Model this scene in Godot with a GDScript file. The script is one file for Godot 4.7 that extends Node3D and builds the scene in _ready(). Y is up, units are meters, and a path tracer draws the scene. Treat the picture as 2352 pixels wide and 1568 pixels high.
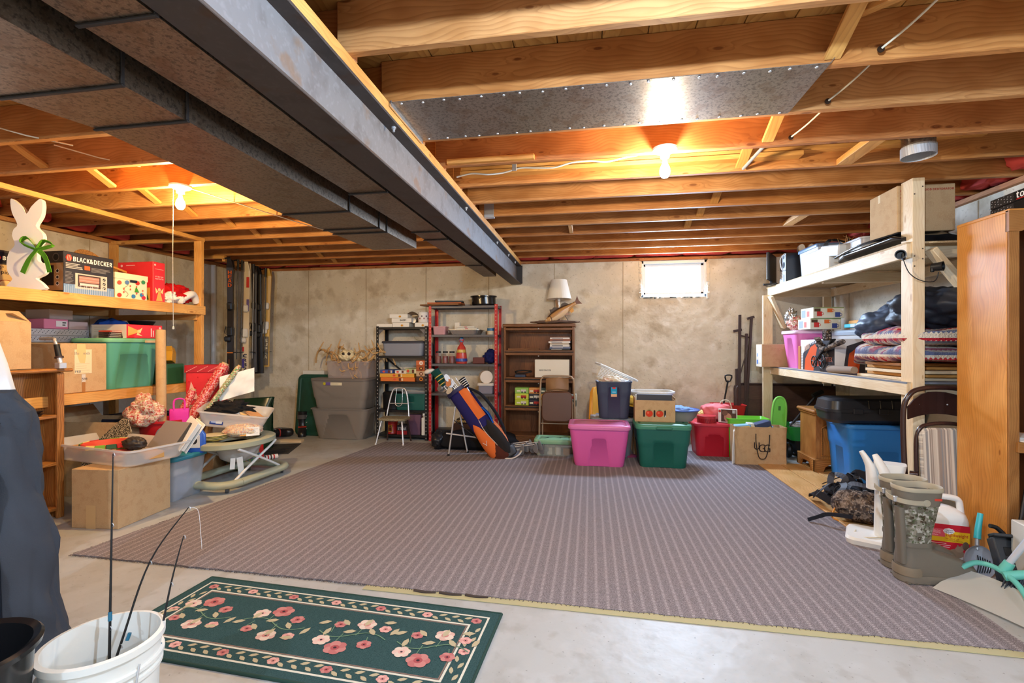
extends Node3D
# A basement storeroom. Metres; x to the right along the floor joists, z towards the viewer, floor at y = 0.

func _ready() -> void:
	rng.seed = 1
	# camera: 1.30 m above the floor, turned 9.5 degrees to the left of the room's depth
	var cam := Camera3D.new()
	cam.name = "camera"
	cam.projection = Camera3D.PROJECTION_FRUSTUM
	cam.near = 0.05
	cam.far = 60.0
	cam.size = 2.0 * 0.05 * 784.0 / 1080.0
	cam.frustum_offset = Vector2(0, 0.05 * 9.0 / 1080.0)
	cam.position = Vector3(0, 1.30, 0)
	cam.rotation_degrees = Vector3(0, 9.5, 0)
	add_child(cam)
	cam.current = true
	# sky (seen only through the window) and exposure
	var env := Environment.new()
	env.background_mode = Environment.BG_COLOR
	env.background_color = Color(0.93, 0.96, 1.0)
	env.background_energy_multiplier = 2.2
	env.tonemap_mode = Environment.TONE_MAPPER_LINEAR
	env.tonemap_exposure = EXPOSURE
	env.sdfgi_enabled = true
	env.ssao_enabled = true
	env.ssil_enabled = true
	var we := WorldEnvironment.new()
	we.environment = env
	add_child(we)
	# the bulbs: place, colour, energy (their lights are made in bulb_fixture)
	var warm := Color(1.0, 0.85, 0.60)
	var mild := Color(1.0, 0.92, 0.80)
	var soft := Color(0.80, 0.90, 1.0)
	# daylight from the basement window
	var day := AreaLight3D.new()
	day.name = "window_daylight"
	day.area_size = Vector2(0.73, 0.37)
	day.area_normalize_energy = true
	day.light_color = Color(0.76, 0.87, 1.0)
	day.light_energy = 10.0
	day.area_range = 14.0
	day.area_attenuation = 2.0
	day.shadow_enabled = true
	day.position = Vector3(1.085, 2.185, -6.475)
	day.rotation_degrees = Vector3(-12, 180, 0)
	add_child(day)
	materials()
	room()
	ceiling_timber()
	beam_and_ducts()
	bulb_fixture(Vector3(-2.968, 2.47, -3.0), warm, 2.1, "white porcelain bulb holder with a long pull cord over the left shelves", true)
	bulb_fixture(Vector3(0.435, 2.47, -2.907), mild, 1.35, "white porcelain bulb holder with lit bulb behind the flat metal ceiling pan", false)
	bulb_fixture(Vector3(0.30, 2.47, -0.74), soft, 3.2, "bulb holder nearest the viewer above the bare concrete floor", false)
	bulb_fixture(Vector3(-1.9, 2.47, 1.4), soft, 3.4, "bulb holder behind the viewer at the left", false)
	bulb_fixture(Vector3(1.9, 2.47, 1.6), soft, 3.2, "bulb holder behind the viewer at the right", false)
	contents()

const EXPOSURE := 1.32
# ---------------------------------------------------------------- helpers
var M := {}
var used := {}
var rng := RandomNumberGenerator.new()

func v3(x: float, y: float, z: float) -> Vector3:
	return Vector3(x, y, z)

func numbered(called: String) -> String:
	if not used.has(called):
		used[called] = 0
		return called
	used[called] += 1
	return "%s_%03d" % [called, used[called]]

func thing(called: String, label: String, category: String, at := Vector3.ZERO, turn := 0.0, group := "") -> Node3D:
	var o := Node3D.new()
	o.name = numbered(called)
	add_child(o, true)
	o.position = at
	o.rotation.y = deg_to_rad(turn)
	tag(o, label, category, group)
	return o

func tag(o: Node3D, label: String, category := "", group := "") -> Node3D:
	if label: o.set_meta("label", label)
	if category: o.set_meta("category", category)
	if group: o.set_meta("group", group)
	return o

func part(par: Node3D, called: String, mesh: Mesh, mat: Material, at := Vector3.ZERO, rot := Vector3.ZERO) -> MeshInstance3D:
	var o := MeshInstance3D.new()
	o.name = called if par != self else numbered(called)
	o.mesh = mesh
	o.material_override = mat
	o.position = at
	o.rotation_degrees = rot
	par.add_child(o, true)
	return o

func structure(called: String, mesh: Mesh, mat: Material, at := Vector3.ZERO) -> MeshInstance3D:
	var o := part(self, called, mesh, mat, at)
	o.set_meta("kind", "structure")
	return o

func dup(o: Node3D, at: Vector3, turn: float, label := "") -> Node3D:
	var c: Node3D = o.duplicate()
	c.name = numbered(String(o.name).rstrip("_0123456789"))
	add_child(c, true)
	c.position = at
	c.rotation.y = deg_to_rad(turn)
	if label: c.set_meta("label", label)
	return c

func mat(c: Color, rough := 0.6, metal := 0.0, spec := 0.5) -> StandardMaterial3D:
	var m := StandardMaterial3D.new()
	m.albedo_color = c
	m.roughness = rough
	m.metallic = metal
	m.metallic_specular = spec
	return m

func rgb(r: int, g: int, b: int) -> Color:
	return Color8(r, g, b)

func plastic(r: int, g: int, b: int, rough := 0.42) -> StandardMaterial3D:
	var k := "p%d_%d_%d_%s" % [r, g, b, str(rough)]
	if not M.has(k): M[k] = mat(rgb(r, g, b), rough)
	return M[k]

func clear_plastic(r: int, g: int, b: int, a: float) -> StandardMaterial3D:
	var k := "c%d_%d_%d_%s" % [r, g, b, str(a)]
	if not M.has(k):
		var m := mat(Color8(r, g, b, int(a * 255)), 0.3)
		m.transparency = BaseMaterial3D.TRANSPARENCY_ALPHA
		M[k] = m
	return M[k]

func cloth(r: int, g: int, b: int, rough := 0.95) -> StandardMaterial3D:
	var k := "f%d_%d_%d" % [r, g, b]
	if not M.has(k):
		var m := mat(rgb(r, g, b), rough, 0.0, 0.2)
		m.normal_enabled = true
		m.normal_texture = M["weave_n"]
		m.uv1_triplanar = true
		m.uv1_scale = Vector3(12, 12, 12)
		m.normal_scale = 0.5
		M[k] = m
	return M[k]

# ---- mesh makers
func ST() -> SurfaceTool:
	var st := SurfaceTool.new()
	st.begin(Mesh.PRIMITIVE_TRIANGLES)
	return st

func done(st: SurfaceTool, flat := true) -> ArrayMesh:
	if flat: st.generate_normals()
	return st.commit()

func tri(st: SurfaceTool, a: Vector3, b: Vector3, c: Vector3, ua := Vector2.ZERO, ub := Vector2.ZERO, uc := Vector2.ZERO) -> void:
	st.set_uv(ua); st.add_vertex(a)
	st.set_uv(ub); st.add_vertex(b)
	st.set_uv(uc); st.add_vertex(c)

func quad(st: SurfaceTool, a: Vector3, b: Vector3, c: Vector3, d: Vector3, ua := Vector2.ZERO, ub := Vector2.ZERO, uc := Vector2.ZERO, ud := Vector2.ZERO) -> void:
	tri(st, a, b, c, ua, ub, uc)
	tri(st, a, c, d, ua, uc, ud)

# a chamfered box centred on c, UV in metres, u along the longest side
func add_box(st: SurfaceTool, c: Vector3, s: Vector3, bev := 0.0, xf := Transform3D()) -> void:
	var h := s * 0.5
	var off := Vector2(rng.randf() * 7.0, rng.randf() * 7.0)
	var lng := 0
	if s.y > s[lng]: lng = 1
	if s.z > s[lng]: lng = 2
	st.set_smooth_group(-1)
	bev = minf(bev, minf(h.x, minf(h.y, h.z)) * 0.9)
	for ax in 3:
		var u := (ax + 1) % 3
		var w := (ax + 2) % 3
		for sg in [-1.0, 1.0]:
			var p: Array[Vector3] = []
			var uv: Array[Vector2] = []
			for k in [[-1, -1], [1, -1], [1, 1], [-1, 1]]:
				var q := Vector3.ZERO
				q[ax] = h[ax] * sg
				q[u] = (h[u] - bev) * k[0]
				q[w] = (h[w] - bev) * k[1]
				p.append(xf * (q + c))
				var t := Vector2(q[u], q[w]) if (u == lng or (w != lng and s[u] > s[w])) else Vector2(q[w], q[u])
				uv.append(t + off + Vector2(0, ax * 0.37))
			if sg > 0:
				quad(st, p[0], p[3], p[2], p[1], uv[0], uv[3], uv[2], uv[1])
			else:
				quad(st, p[0], p[1], p[2], p[3], uv[0], uv[1], uv[2], uv[3])
	if bev > 0.0:
		for ax in 3:
			var u := (ax + 1) % 3
			var w := (ax + 2) % 3
			for k in [[-1, -1], [1, -1], [1, 1], [-1, 1]]:
				var q: Array[Vector3] = []
				for e in [[-1, 0], [1, 0], [1, 1], [-1, 1]]:
					var r := Vector3.ZERO
					r[ax] = (h[ax] - bev) * e[0]
					r[u] = (h[u] - (bev if e[1] else 0.0)) * k[0]
					r[w] = (h[w] - (0.0 if e[1] else bev)) * k[1]
					q.append(xf * (r + c))
				var uu: Array[Vector2] = []
				for e in 4: uu.append(off + Vector2(q[e][lng], 0.002 * e))
				if k[0] * k[1] > 0:
					quad(st, q[0], q[1], q[2], q[3], uu[0], uu[1], uu[2], uu[3])
				else:
					quad(st, q[0], q[3], q[2], q[1], uu[0], uu[3], uu[2], uu[1])
		for a in [-1, 1]:
			for b in [-1, 1]:
				for d in [-1, 1]:
					var sgn := Vector3(a, b, d)
					var q: Array[Vector3] = []
					for ax in 3:
						var r := Vector3.ONE * -bev
						r[ax] = 0
						q.append(xf * ((h + r) * sgn + c))
					if a * b * d > 0: tri(st, q[0], q[2], q[1], off, off, off)
					else: tri(st, q[0], q[1], q[2], off, off, off)

func box(sx: float, sy: float, sz: float, bev := 0.002) -> ArrayMesh:
	var st := ST()
	add_box(st, Vector3.ZERO, Vector3(sx, sy, sz), bev)
	return done(st)

# box standing on y = 0
func sbox(sx: float, sy: float, sz: float, bev := 0.002) -> ArrayMesh:
	var st := ST()
	add_box(st, Vector3(0, sy * 0.5, 0), Vector3(sx, sy, sz), bev)
	return done(st)

# a bar of section w x t (t across) between two points
func bar(a: Vector3, b: Vector3, w: float, t: float, up := Vector3.UP, bev := 0.002) -> ArrayMesh:
	var st := ST()
	add_bar(st, a, b, w, t, up, bev)
	return done(st)

func add_bar(st: SurfaceTool, a: Vector3, b: Vector3, w: float, t: float, up := Vector3.UP, bev := 0.002) -> void:
	var d := b - a
	var x := d.normalized()
	var z := x.cross(up)
	if z.length() < 0.01: z = x.cross(Vector3.RIGHT)
	z = z.normalized()
	var y := z.cross(x).normalized()
	add_box(st, Vector3.ZERO, Vector3(d.length(), w, t), bev, Transform3D(Basis(x, y, z), (a + b) * 0.5))

# rings of equal length joined into a skin; sharp = ring numbers where the shading breaks
func add_loft(st: SurfaceTool, rings: Array, cap0 := true, cap1 := true, closed := true, sharp := [], sg0 := 1) -> void:
	var n: int = rings[0].size()
	var sg := sg0
	var vv := 0.0
	if sharp.is_empty() and closed:   # break the shading where the profile turns hard
		sharp = []
		for i in range(1, rings.size() - 1):
			var d0: Vector3 = rings[i][0] - rings[i - 1][0]
			var d1: Vector3 = rings[i + 1][0] - rings[i][0]
			if d0.length() > 0.0005 and d1.length() > 0.0005 and d0.angle_to(d1) > 0.75: sharp.append(i)
	for i in rings.size() - 1:
		var a: PackedVector3Array = rings[i]
		var b: PackedVector3Array = rings[i + 1]
		if i in sharp: sg += 1
		st.set_smooth_group(-1 if n <= 4 and closed else sg)
		var dv := a[0].distance_to(b[0])
		var u := 0.0
		for k in (n if closed else n - 1):
			var k2 := (k + 1) % n
			var du := a[k].distance_to(a[k2])
			quad(st, a[k], b[k], b[k2], a[k2], Vector2(u, vv), Vector2(u, vv + dv), Vector2(u + du, vv + dv), Vector2(u + du, vv))
			u += du
		vv += dv
	for e in 2:
		if not (cap0 if e == 0 else cap1): continue
		st.set_smooth_group(-1)
		var r: PackedVector3Array = rings[0] if e == 0 else rings[-1]
		var m := Vector3.ZERO
		for p in r: m += p
		m /= n
		for k in n:
			var k2 := (k + 1) % n
			var ua := Vector2(r[k].x + r[k].y, r[k].z)
			var ub := Vector2(r[k2].x + r[k2].y, r[k2].z)
			if e == 0: tri(st, m, r[k], r[k2], Vector2(m.x + m.y, m.z), ua, ub)
			else: tri(st, m, r[k2], r[k], Vector2(m.x + m.y, m.z), ub, ua)

func loft(rings: Array, cap0 := true, cap1 := true, closed := true, sharp := []) -> ArrayMesh:
	var st := ST()
	add_loft(st, rings, cap0, cap1, closed, sharp)
	return done(st)

# rounded rectangle ring in the xz plane (clockwise seen from above)
func rrect(sx: float, sz: float, r: float, y := 0.0, c := Vector2.ZERO, n := 5, side := 1) -> PackedVector3Array:
	var o := PackedVector3Array()
	var hx := sx * 0.5 - r
	var hz := sz * 0.5 - r
	var cs := [[1, 1, 0.0], [-1, 1, 90.0], [-1, -1, 180.0], [1, -1, 270.0]]
	for q in 4:
		var e = cs[q]
		var last := Vector3.ZERO
		for i in n:
			var t := deg_to_rad(e[2] + 90.0 * i / (n - 1))
			last = Vector3(c.x + e[0] * hx + cos(t) * r, y, c.y + e[1] * hz + sin(t) * r)
			o.append(last)
		if side > 1:
			var f = cs[(q + 1) % 4]
			var t2 := deg_to_rad(f[2])
			var nxt := Vector3(c.x + f[0] * hx + cos(t2) * r, y, c.y + f[1] * hz + sin(t2) * r)
			for i in range(1, side):
				o.append(last.lerp(nxt, float(i) / side))
	return o

func ellipse(rx: float, rz: float, y: float, n := 24, c := Vector2.ZERO) -> PackedVector3Array:
	var o := PackedVector3Array()
	for i in n:
		var t := TAU * i / n
		o.append(Vector3(c.x + cos(t) * rx, y, c.y + sin(t) * rz))
	return o

# lathe of (radius, height) pairs about y
func add_lathe(st: SurfaceTool, prof: Array, n := 24, sharp := [], xf := Transform3D()) -> void:
	var rings := []
	for p in prof:
		var r := ellipse(maxf(p[0], 0.0001), maxf(p[0], 0.0001), p[1], n)
		for i in r.size(): r[i] = xf * r[i]
		rings.append(r)
	add_loft(st, rings, prof[0][0] > 0.0002, prof[-1][0] > 0.0002, true, [])

func lathe(prof: Array, n := 24, sharp := []) -> ArrayMesh:
	var st := ST()
	add_lathe(st, prof, n, sharp)
	return done(st)

func smooth_path(pts: Array, per := 6) -> Array:
	if pts.size() < 3: return pts
	var o := []
	for i in pts.size() - 1:
		var a: Vector3 = pts[maxi(i - 1, 0)]
		var b: Vector3 = pts[i]
		var c: Vector3 = pts[i + 1]
		var d: Vector3 = pts[mini(i + 2, pts.size() - 1)]
		for k in per:
			o.append(b.cubic_interpolate(c, a, d, float(k) / per))
	o.append(pts[-1])
	return o

# tube along points; r0 to r1; flat = squash across
func add_tube(st: SurfaceTool, pts: Array, r0: float, r1 := -1.0, n := 8, squash := 1.0, sg := 1) -> void:
	if r1 < 0: r1 = r0
	var rings := []
	var x := Vector3.ZERO
	var m := pts.size()
	for i in m:
		var d: Vector3 = (pts[mini(i + 1, m - 1)] - pts[maxi(i - 1, 0)]).normalized()
		if i == 0:
			x = d.cross(Vector3.UP)
			if x.length() < 0.05: x = d.cross(Vector3.RIGHT)
		x = (x - d * x.dot(d)).normalized()
		var y := x.cross(d)
		var r := lerpf(r0, r1, float(i) / maxi(m - 1, 1))
		var ring := PackedVector3Array()
		for k in n:
			var t := TAU * k / n
			ring.append(pts[i] + x * cos(t) * r + y * sin(t) * r * squash)
		rings.append(ring)
	add_loft(st, rings, true, true, true, [], sg)

func tube(pts: Array, r0: float, r1 := -1.0, n := 8, squash := 1.0) -> ArrayMesh:
	var st := ST()
	add_tube(st, pts, r0, r1, n, squash)
	return done(st)

func stube(pts: Array, r0: float, r1 := -1.0, n := 8, squash := 1.0, per := 6) -> ArrayMesh:
	return tube(smooth_path(pts, per), r0, r1, n, squash)

# flat strap of width w, thickness t along a path
func add_strap(st: SurfaceTool, pts: Array, w: float, t: float, side: Vector3) -> void:
	var rings := []
	for i in pts.size():
		var d: Vector3 = (pts[mini(i + 1, pts.size() - 1)] - pts[maxi(i - 1, 0)]).normalized()
		var x := (side - d * side.dot(d)).normalized()
		var y := d.cross(x).normalized()
		rings.append(PackedVector3Array([pts[i] + x * w * 0.5 + y * t * 0.5, pts[i] - x * w * 0.5 + y * t * 0.5, pts[i] - x * w * 0.5 - y * t * 0.5, pts[i] + x * w * 0.5 - y * t * 0.5]))
	add_loft(st, rings, true, true, true)

func strap(pts: Array, w: float, t: float, side: Vector3, per := 5) -> ArrayMesh:
	var st := ST()
	add_strap(st, smooth_path(pts, per), w, t, side)
	return done(st)

# polygon in xy (counter-clockwise) extruded depth along z, centred
func add_prism(st: SurfaceTool, poly: PackedVector2Array, depth: float, xf := Transform3D(), smooth_side := false) -> void:
	var idx := Geometry2D.triangulate_polygon(poly)
	var h := depth * 0.5
	st.set_smooth_group(-1)
	for i in range(0, idx.size(), 3):
		var a := poly[idx[i]]
		var b := poly[idx[i + 1]]
		var c := poly[idx[i + 2]]
		if (b - a).cross(c - a) < 0:
			var t := b
			b = c
			c = t
		tri(st, xf * Vector3(a.x, a.y, h), xf * Vector3(c.x, c.y, h), xf * Vector3(b.x, b.y, h), a, c, b)
		tri(st, xf * Vector3(a.x, a.y, -h), xf * Vector3(b.x, b.y, -h), xf * Vector3(c.x, c.y, -h), a, b, c)
	var ccw := not Geometry2D.is_polygon_clockwise(poly)
	if smooth_side: st.set_smooth_group(3)
	for i in poly.size():
		var a := poly[i]
		var b := poly[(i + 1) % poly.size()]
		if not ccw:
			var t := a
			a = b
			b = t
		quad(st, xf * Vector3(a.x, a.y, h), xf * Vector3(b.x, b.y, h), xf * Vector3(b.x, b.y, -h), xf * Vector3(a.x, a.y, -h), Vector2(a.x, h), Vector2(b.x, h), Vector2(b.x, -h), Vector2(a.x, -h))

func prism(poly: Array, depth: float, smooth_side := false) -> ArrayMesh:
	var st := ST()
	add_prism(st, PackedVector2Array(poly), depth, Transform3D(), smooth_side)
	return done(st)

func spline2(pts: Array, per := 6) -> Array:
	var o := []
	var n := pts.size()
	for i in n:
		var a: Vector2 = pts[(i - 1 + n) % n]
		var b: Vector2 = pts[i]
		var c: Vector2 = pts[(i + 1) % n]
		var d: Vector2 = pts[(i + 2) % n]
		for k in per: o.append(b.cubic_interpolate(c, a, d, float(k) / per))
	return o

# soft lump: squashed sphere with folds; flat bottom at y = 0
func lump(s: Vector3, seedn: int, amp := 0.25, freq := 1.6, fold := 0.0, nu := 40, nv := 22, pw := 1.0) -> ArrayMesh:
	var nz := FastNoiseLite.new()
	nz.seed = seedn
	nz.noise_type = FastNoiseLite.TYPE_SIMPLEX_SMOOTH
	nz.frequency = freq
	nz.fractal_octaves = 2
	var rings := []
	for j in nv + 1:
		var ph := PI * (float(j) / nv - 0.5)
		var ring := PackedVector3Array()
		for i in nu:
			var t := TAU * i / nu
			var d := Vector3(cos(t) * cos(ph), sin(ph), sin(t) * cos(ph))
			var k := 1.0 + amp * nz.get_noise_3dv(d)
			if fold > 0.0: k += fold * 0.7 * (absf(nz.get_noise_3dv(d * 1.5 + Vector3(5, 1, 2))) - 0.2)
			var q := Vector3(signf(d.x) * pow(absf(d.x), pw), signf(d.y) * pow(absf(d.y), pw), signf(d.z) * pow(absf(d.z), pw)) * k
			var p := Vector3(q.x * s.x, (q.y + 1.0) * s.y, q.z * s.z) * 0.5
			p.y = maxf(p.y, 0.0)
			ring.append(p)
		rings.append(ring)
	return loft(rings, false, false, true, [-1])

# flat print: one mesh of coloured shapes in the xy plane facing +z, metres, each a hair above the last
func art(par: Node3D, called: String, shapes: Array, at := Vector3.ZERO, rot := Vector3.ZERO, lift := 0.00002) -> MeshInstance3D:
	var st := ST()
	var z := 0.0
	for s in shapes:
		var c: Color = (s[-1] as Color).srgb_to_linear()
		z += lift
		st.set_normal(Vector3(0, 0, 1))
		st.set_color(c)
		match s[0]:
			"r": poly_flat(st, [Vector2(s[1], s[2]), Vector2(s[1] + s[3], s[2]), Vector2(s[1] + s[3], s[2] + s[4]), Vector2(s[1], s[2] + s[4])], z)
			"e":
				var q := []
				for i in 20: q.append(Vector2(s[1] + cos(TAU * i / 20) * s[3], s[2] + sin(TAU * i / 20) * s[4]))
				poly_flat(st, q, z)
			"p": poly_flat(st, s[1], z)
			"l":   # line a b width
				var d: Vector2 = (s[2] - s[1]).normalized().orthogonal() * s[3] * 0.5
				poly_flat(st, [s[1] + d, s[2] + d, s[2] - d, s[1] - d], z)
			"t":   # text, x, y, height, (bold 0/1)
				add_text(st, s[1], s[2], s[3], s[4], z, s[5] if s.size() > 6 else 0, s[6] if s.size() > 7 else 0.0)
	var o := part(par, called, st.commit(), M["ink"], at, rot)
	return o

func poly_flat(st: SurfaceTool, pts: Array, z: float) -> void:
	var p := PackedVector2Array(pts)
	var idx := Geometry2D.triangulate_polygon(p)
	for i in range(0, idx.size(), 3):
		var a := p[idx[i]]
		var b := p[idx[i + 1]]
		var c := p[idx[i + 2]]
		if (b - a).cross(c - a) < 0:
			var t := b
			b = c
			c = t
		for q in [a, c, b]: st.add_vertex(Vector3(q.x, q.y, z))

func add_text(st: SurfaceTool, txt: String, x: float, y: float, h: float, z: float, bold := 0, wide := 0.0) -> void:
	var tm := TextMesh.new()
	var sf := SystemFont.new()
	sf.font_names = PackedStringArray(["Droid Serif" if bold == 2 else "Droid Sans"])
	sf.font_weight = 700 if bold == 1 else 400
	tm.font = sf
	tm.font_size = 32
	tm.pixel_size = h / 32.0 * 1.38
	tm.depth = 0.0
	tm.curve_step = 2.0
	tm.text = txt
	tm.horizontal_alignment = HORIZONTAL_ALIGNMENT_LEFT
	tm.vertical_alignment = VERTICAL_ALIGNMENT_BOTTOM
	var ar := tm.get_mesh_arrays()
	var vs: PackedVector3Array = ar[Mesh.ARRAY_VERTEX]
	var id = ar[Mesh.ARRAY_INDEX]
	var lo := Vector3(1e9, 1e9, 0)
	var hi := Vector3(-1e9, -1e9, 0)
	for q in vs:
		lo = lo.min(q)
		hi = hi.max(q)
	var sy := 1.0
	var sx := 1.0
	if wide > 0.0: sx = wide / maxf(hi.x - lo.x, 0.0001)
	var put := func(q: Vector3): st.add_vertex(Vector3((q.x - lo.x) * sx + x, (q.y - lo.y) * sy + y, z))
	if id != null and id.size() > 0:
		for i in id: put.call(vs[i])
	else:
		for q in vs: put.call(q)
# ---------------------------------------------------------------- materials
func noise(s: int, f: float, oct := 4, kind := FastNoiseLite.TYPE_SIMPLEX_SMOOTH) -> FastNoiseLite:
	var n := FastNoiseLite.new()
	n.seed = s
	n.frequency = f
	n.noise_type = kind
	n.fractal_octaves = oct
	return n

func img_tex(data: PackedByteArray, w: int, h: int) -> ImageTexture:
	return ImageTexture.create_from_image(Image.create_from_data(w, h, false, Image.FORMAT_RGB8, data))

# plain-sawn boards, grain along u, wraps along u; tile is 2.4 m x 0.6 m
func wood_image(s: int, pale: Color, mid: Color, dark: Color, rings := 26.0, knots := 5, contrast := 1.0) -> ImageTexture:
	var w := 1024
	var h := 384
	var n1 := noise(s, 1.0, 2)
	var n2 := noise(s + 7, 1.0, 3)
	var r := RandomNumberGenerator.new()
	r.seed = s
	var ks := []
	for i in knots: ks.append([r.randf() * w, r.randf_range(0.08, 0.92) * h, r.randf_range(4.0, 8.0)])
	var d := PackedByteArray()
	d.resize(w * h * 3)
	var cs := PackedFloat32Array()
	var sn := PackedFloat32Array()
	for x in w:
		cs.append(cos(TAU * x / w))
		sn.append(sin(TAU * x / w))
	var at := 0
	for y in h:
		var v := float(y) / h
		for x in w:
			var warp := n1.get_noise_3d(cs[x] * 0.9, sn[x] * 0.9, v * 2.2)
			var ph := v * rings + warp * 2.6
			var core := 0.0
			for k in ks:
				var dx := absf(x - k[0])
				if dx > w / 2.0: dx = w - dx
				if dx > 120.0: continue
				var dy: float = (y - k[1]) * 1.5
				var q: float = sqrt(dx * dx * 0.2 + dy * dy) / k[2]
				if q > 7.0: continue
				ph += 2.6 * exp(-q * q * 0.16) * signf(dy + 0.01)
				var qq: float = sqrt(dx * dx * 0.62 + dy * dy) / k[2]
				if qq < 1.5: core = maxf(core, clampf((1.5 - qq) * 1.6, 0.0, 1.0))
			var t := ph - floorf(ph)
			var line := pow(t, 2.5) * (1.0 if t < 0.93 else (1.0 - t) / 0.07)
			var fib := n2.get_noise_3d(cs[x] * 5.0, sn[x] * 5.0, v * 190.0)
			var tone := n2.get_noise_3d(cs[x] * 1.2 + 9.0, sn[x] * 1.2, v * 3.0)
			var c := pale.lerp(mid, clampf(0.45 + tone * 1.1 + fib * 0.35 * contrast, 0.0, 1.0))
			c = c.lerp(dark, clampf(line * 0.62 * contrast + core * 0.75, 0.0, 1.0))
			d[at] = int(clampf(c.r, 0, 1) * 255)
			d[at + 1] = int(clampf(c.g, 0, 1) * 255)
			d[at + 2] = int(clampf(c.b, 0, 1) * 255)
			at += 3
	return img_tex(d, w, h)

func wood(key: String, s: int, pale: Color, mid: Color, dark: Color, rough := 0.62, rings := 26.0, knots := 5, contrast := 1.0) -> void:
	var m := mat(Color.WHITE, rough, 0.0, 0.4)
	m.albedo_texture = wood_image(s, pale, mid, dark, rings, knots, contrast)
	m.uv1_scale = Vector3(1 / 2.4, 1 / 0.6, 1)
	M[key] = m

func tint(key: String, src: String, c: Color) -> void:
	var m: StandardMaterial3D = M[src].duplicate()
	m.albedo_color = c
	M[key] = m

# several noise fields blended over colours: seamless tile
func blotch(s: int, size: int, cols: Array, fields: Array) -> ImageTexture:
	var ims := []
	for f in fields:
		var n := noise(s + ims.size() * 13, f[0], f[1])
		var im := n.get_seamless_image(size, size)
		im.convert(Image.FORMAT_L8)
		ims.append(im.get_data())
	var d := PackedByteArray()
	d.resize(size * size * 3)
	for i in size * size:
		var c: Color = cols[0]
		for k in fields.size():
			var f = fields[k]
			c = c.lerp(cols[k + 1], clampf((ims[k][i] / 255.0 - f[2]) * f[3], 0.0, f[4]))
		d[i * 3] = int(c.r * 255)
		d[i * 3 + 1] = int(c.g * 255)
		d[i * 3 + 2] = int(c.b * 255)
	return img_tex(d, size, size)

func noise_normal(s: int, f: float, strength: float, size := 512) -> ImageTexture:
	var im := noise(s, f, 4).get_seamless_image(size, size)
	im.convert(Image.FORMAT_RGBA8)
	im.bump_map_to_normal_map(strength)
	return ImageTexture.create_from_image(im)

func triplanar(m: StandardMaterial3D, tile: float, world := true) -> StandardMaterial3D:
	m.uv1_triplanar = true
	m.uv1_world_triplanar = world
	m.uv1_scale = Vector3.ONE / tile
	return m

func carpet_image() -> ImageTexture:
	var n := 512
	var d := PackedByteArray()
	d.resize(n * n * 3)
	var r := RandomNumberGenerator.new()
	r.seed = 4
	for y in n:
		for x in n:
			var cx := x % 64
			var cy := (y + 5 * ((x / 64) % 3)) % 16
			# pale bars that stagger along each pale stripe
			var bar_in := cx > 25 and cx < 40 and cy < 8 and (x * 7 + (y / 16) * 13) % 11 > 1
			var k := r.randf()
			var c := Color(0.31, 0.28, 0.285).lerp(Color(0.74, 0.71, 0.725), k * k)
			if r.randf() < 0.14: c = Color(0.76, 0.72, 0.74)
			if bar_in:
				c = Color(0.48, 0.45, 0.455).lerp(Color(0.84, 0.81, 0.81), r.randf())
			elif cx > 20 and cx < 46:
				c = c.lerp(Color(0.60, 0.56, 0.565), 0.3)
			var at := (y * n + x) * 3
			d[at] = int(c.r * 255)
			d[at + 1] = int(c.g * 255)
			d[at + 2] = int(c.b * 255)
	return img_tex(d, n, n)

func speckle(base: Color, dots: Color, share: float, size := 128, s := 1) -> ImageTexture:
	var r := RandomNumberGenerator.new()
	r.seed = s
	var im := Image.create(size, size, false, Image.FORMAT_RGB8)
	im.fill(base)
	for i in int(size * size * share / 4): im.fill_rect(Rect2i(r.randi_range(0, size - 1), r.randi_range(0, size - 1), r.randi_range(1, 3), r.randi_range(1, 3)), dots)
	return ImageTexture.create_from_image(im)

func camo_image(s: int, cols: Array, n := 256) -> ImageTexture:
	return blotch(s, n, cols, [[0.02, 3, 0.5, 9.0, 1.0], [0.03, 4, 0.55, 9.0, 1.0], [0.045, 4, 0.6, 9.0, 1.0], [0.07, 5, 0.62, 9.0, 1.0]])

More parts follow.
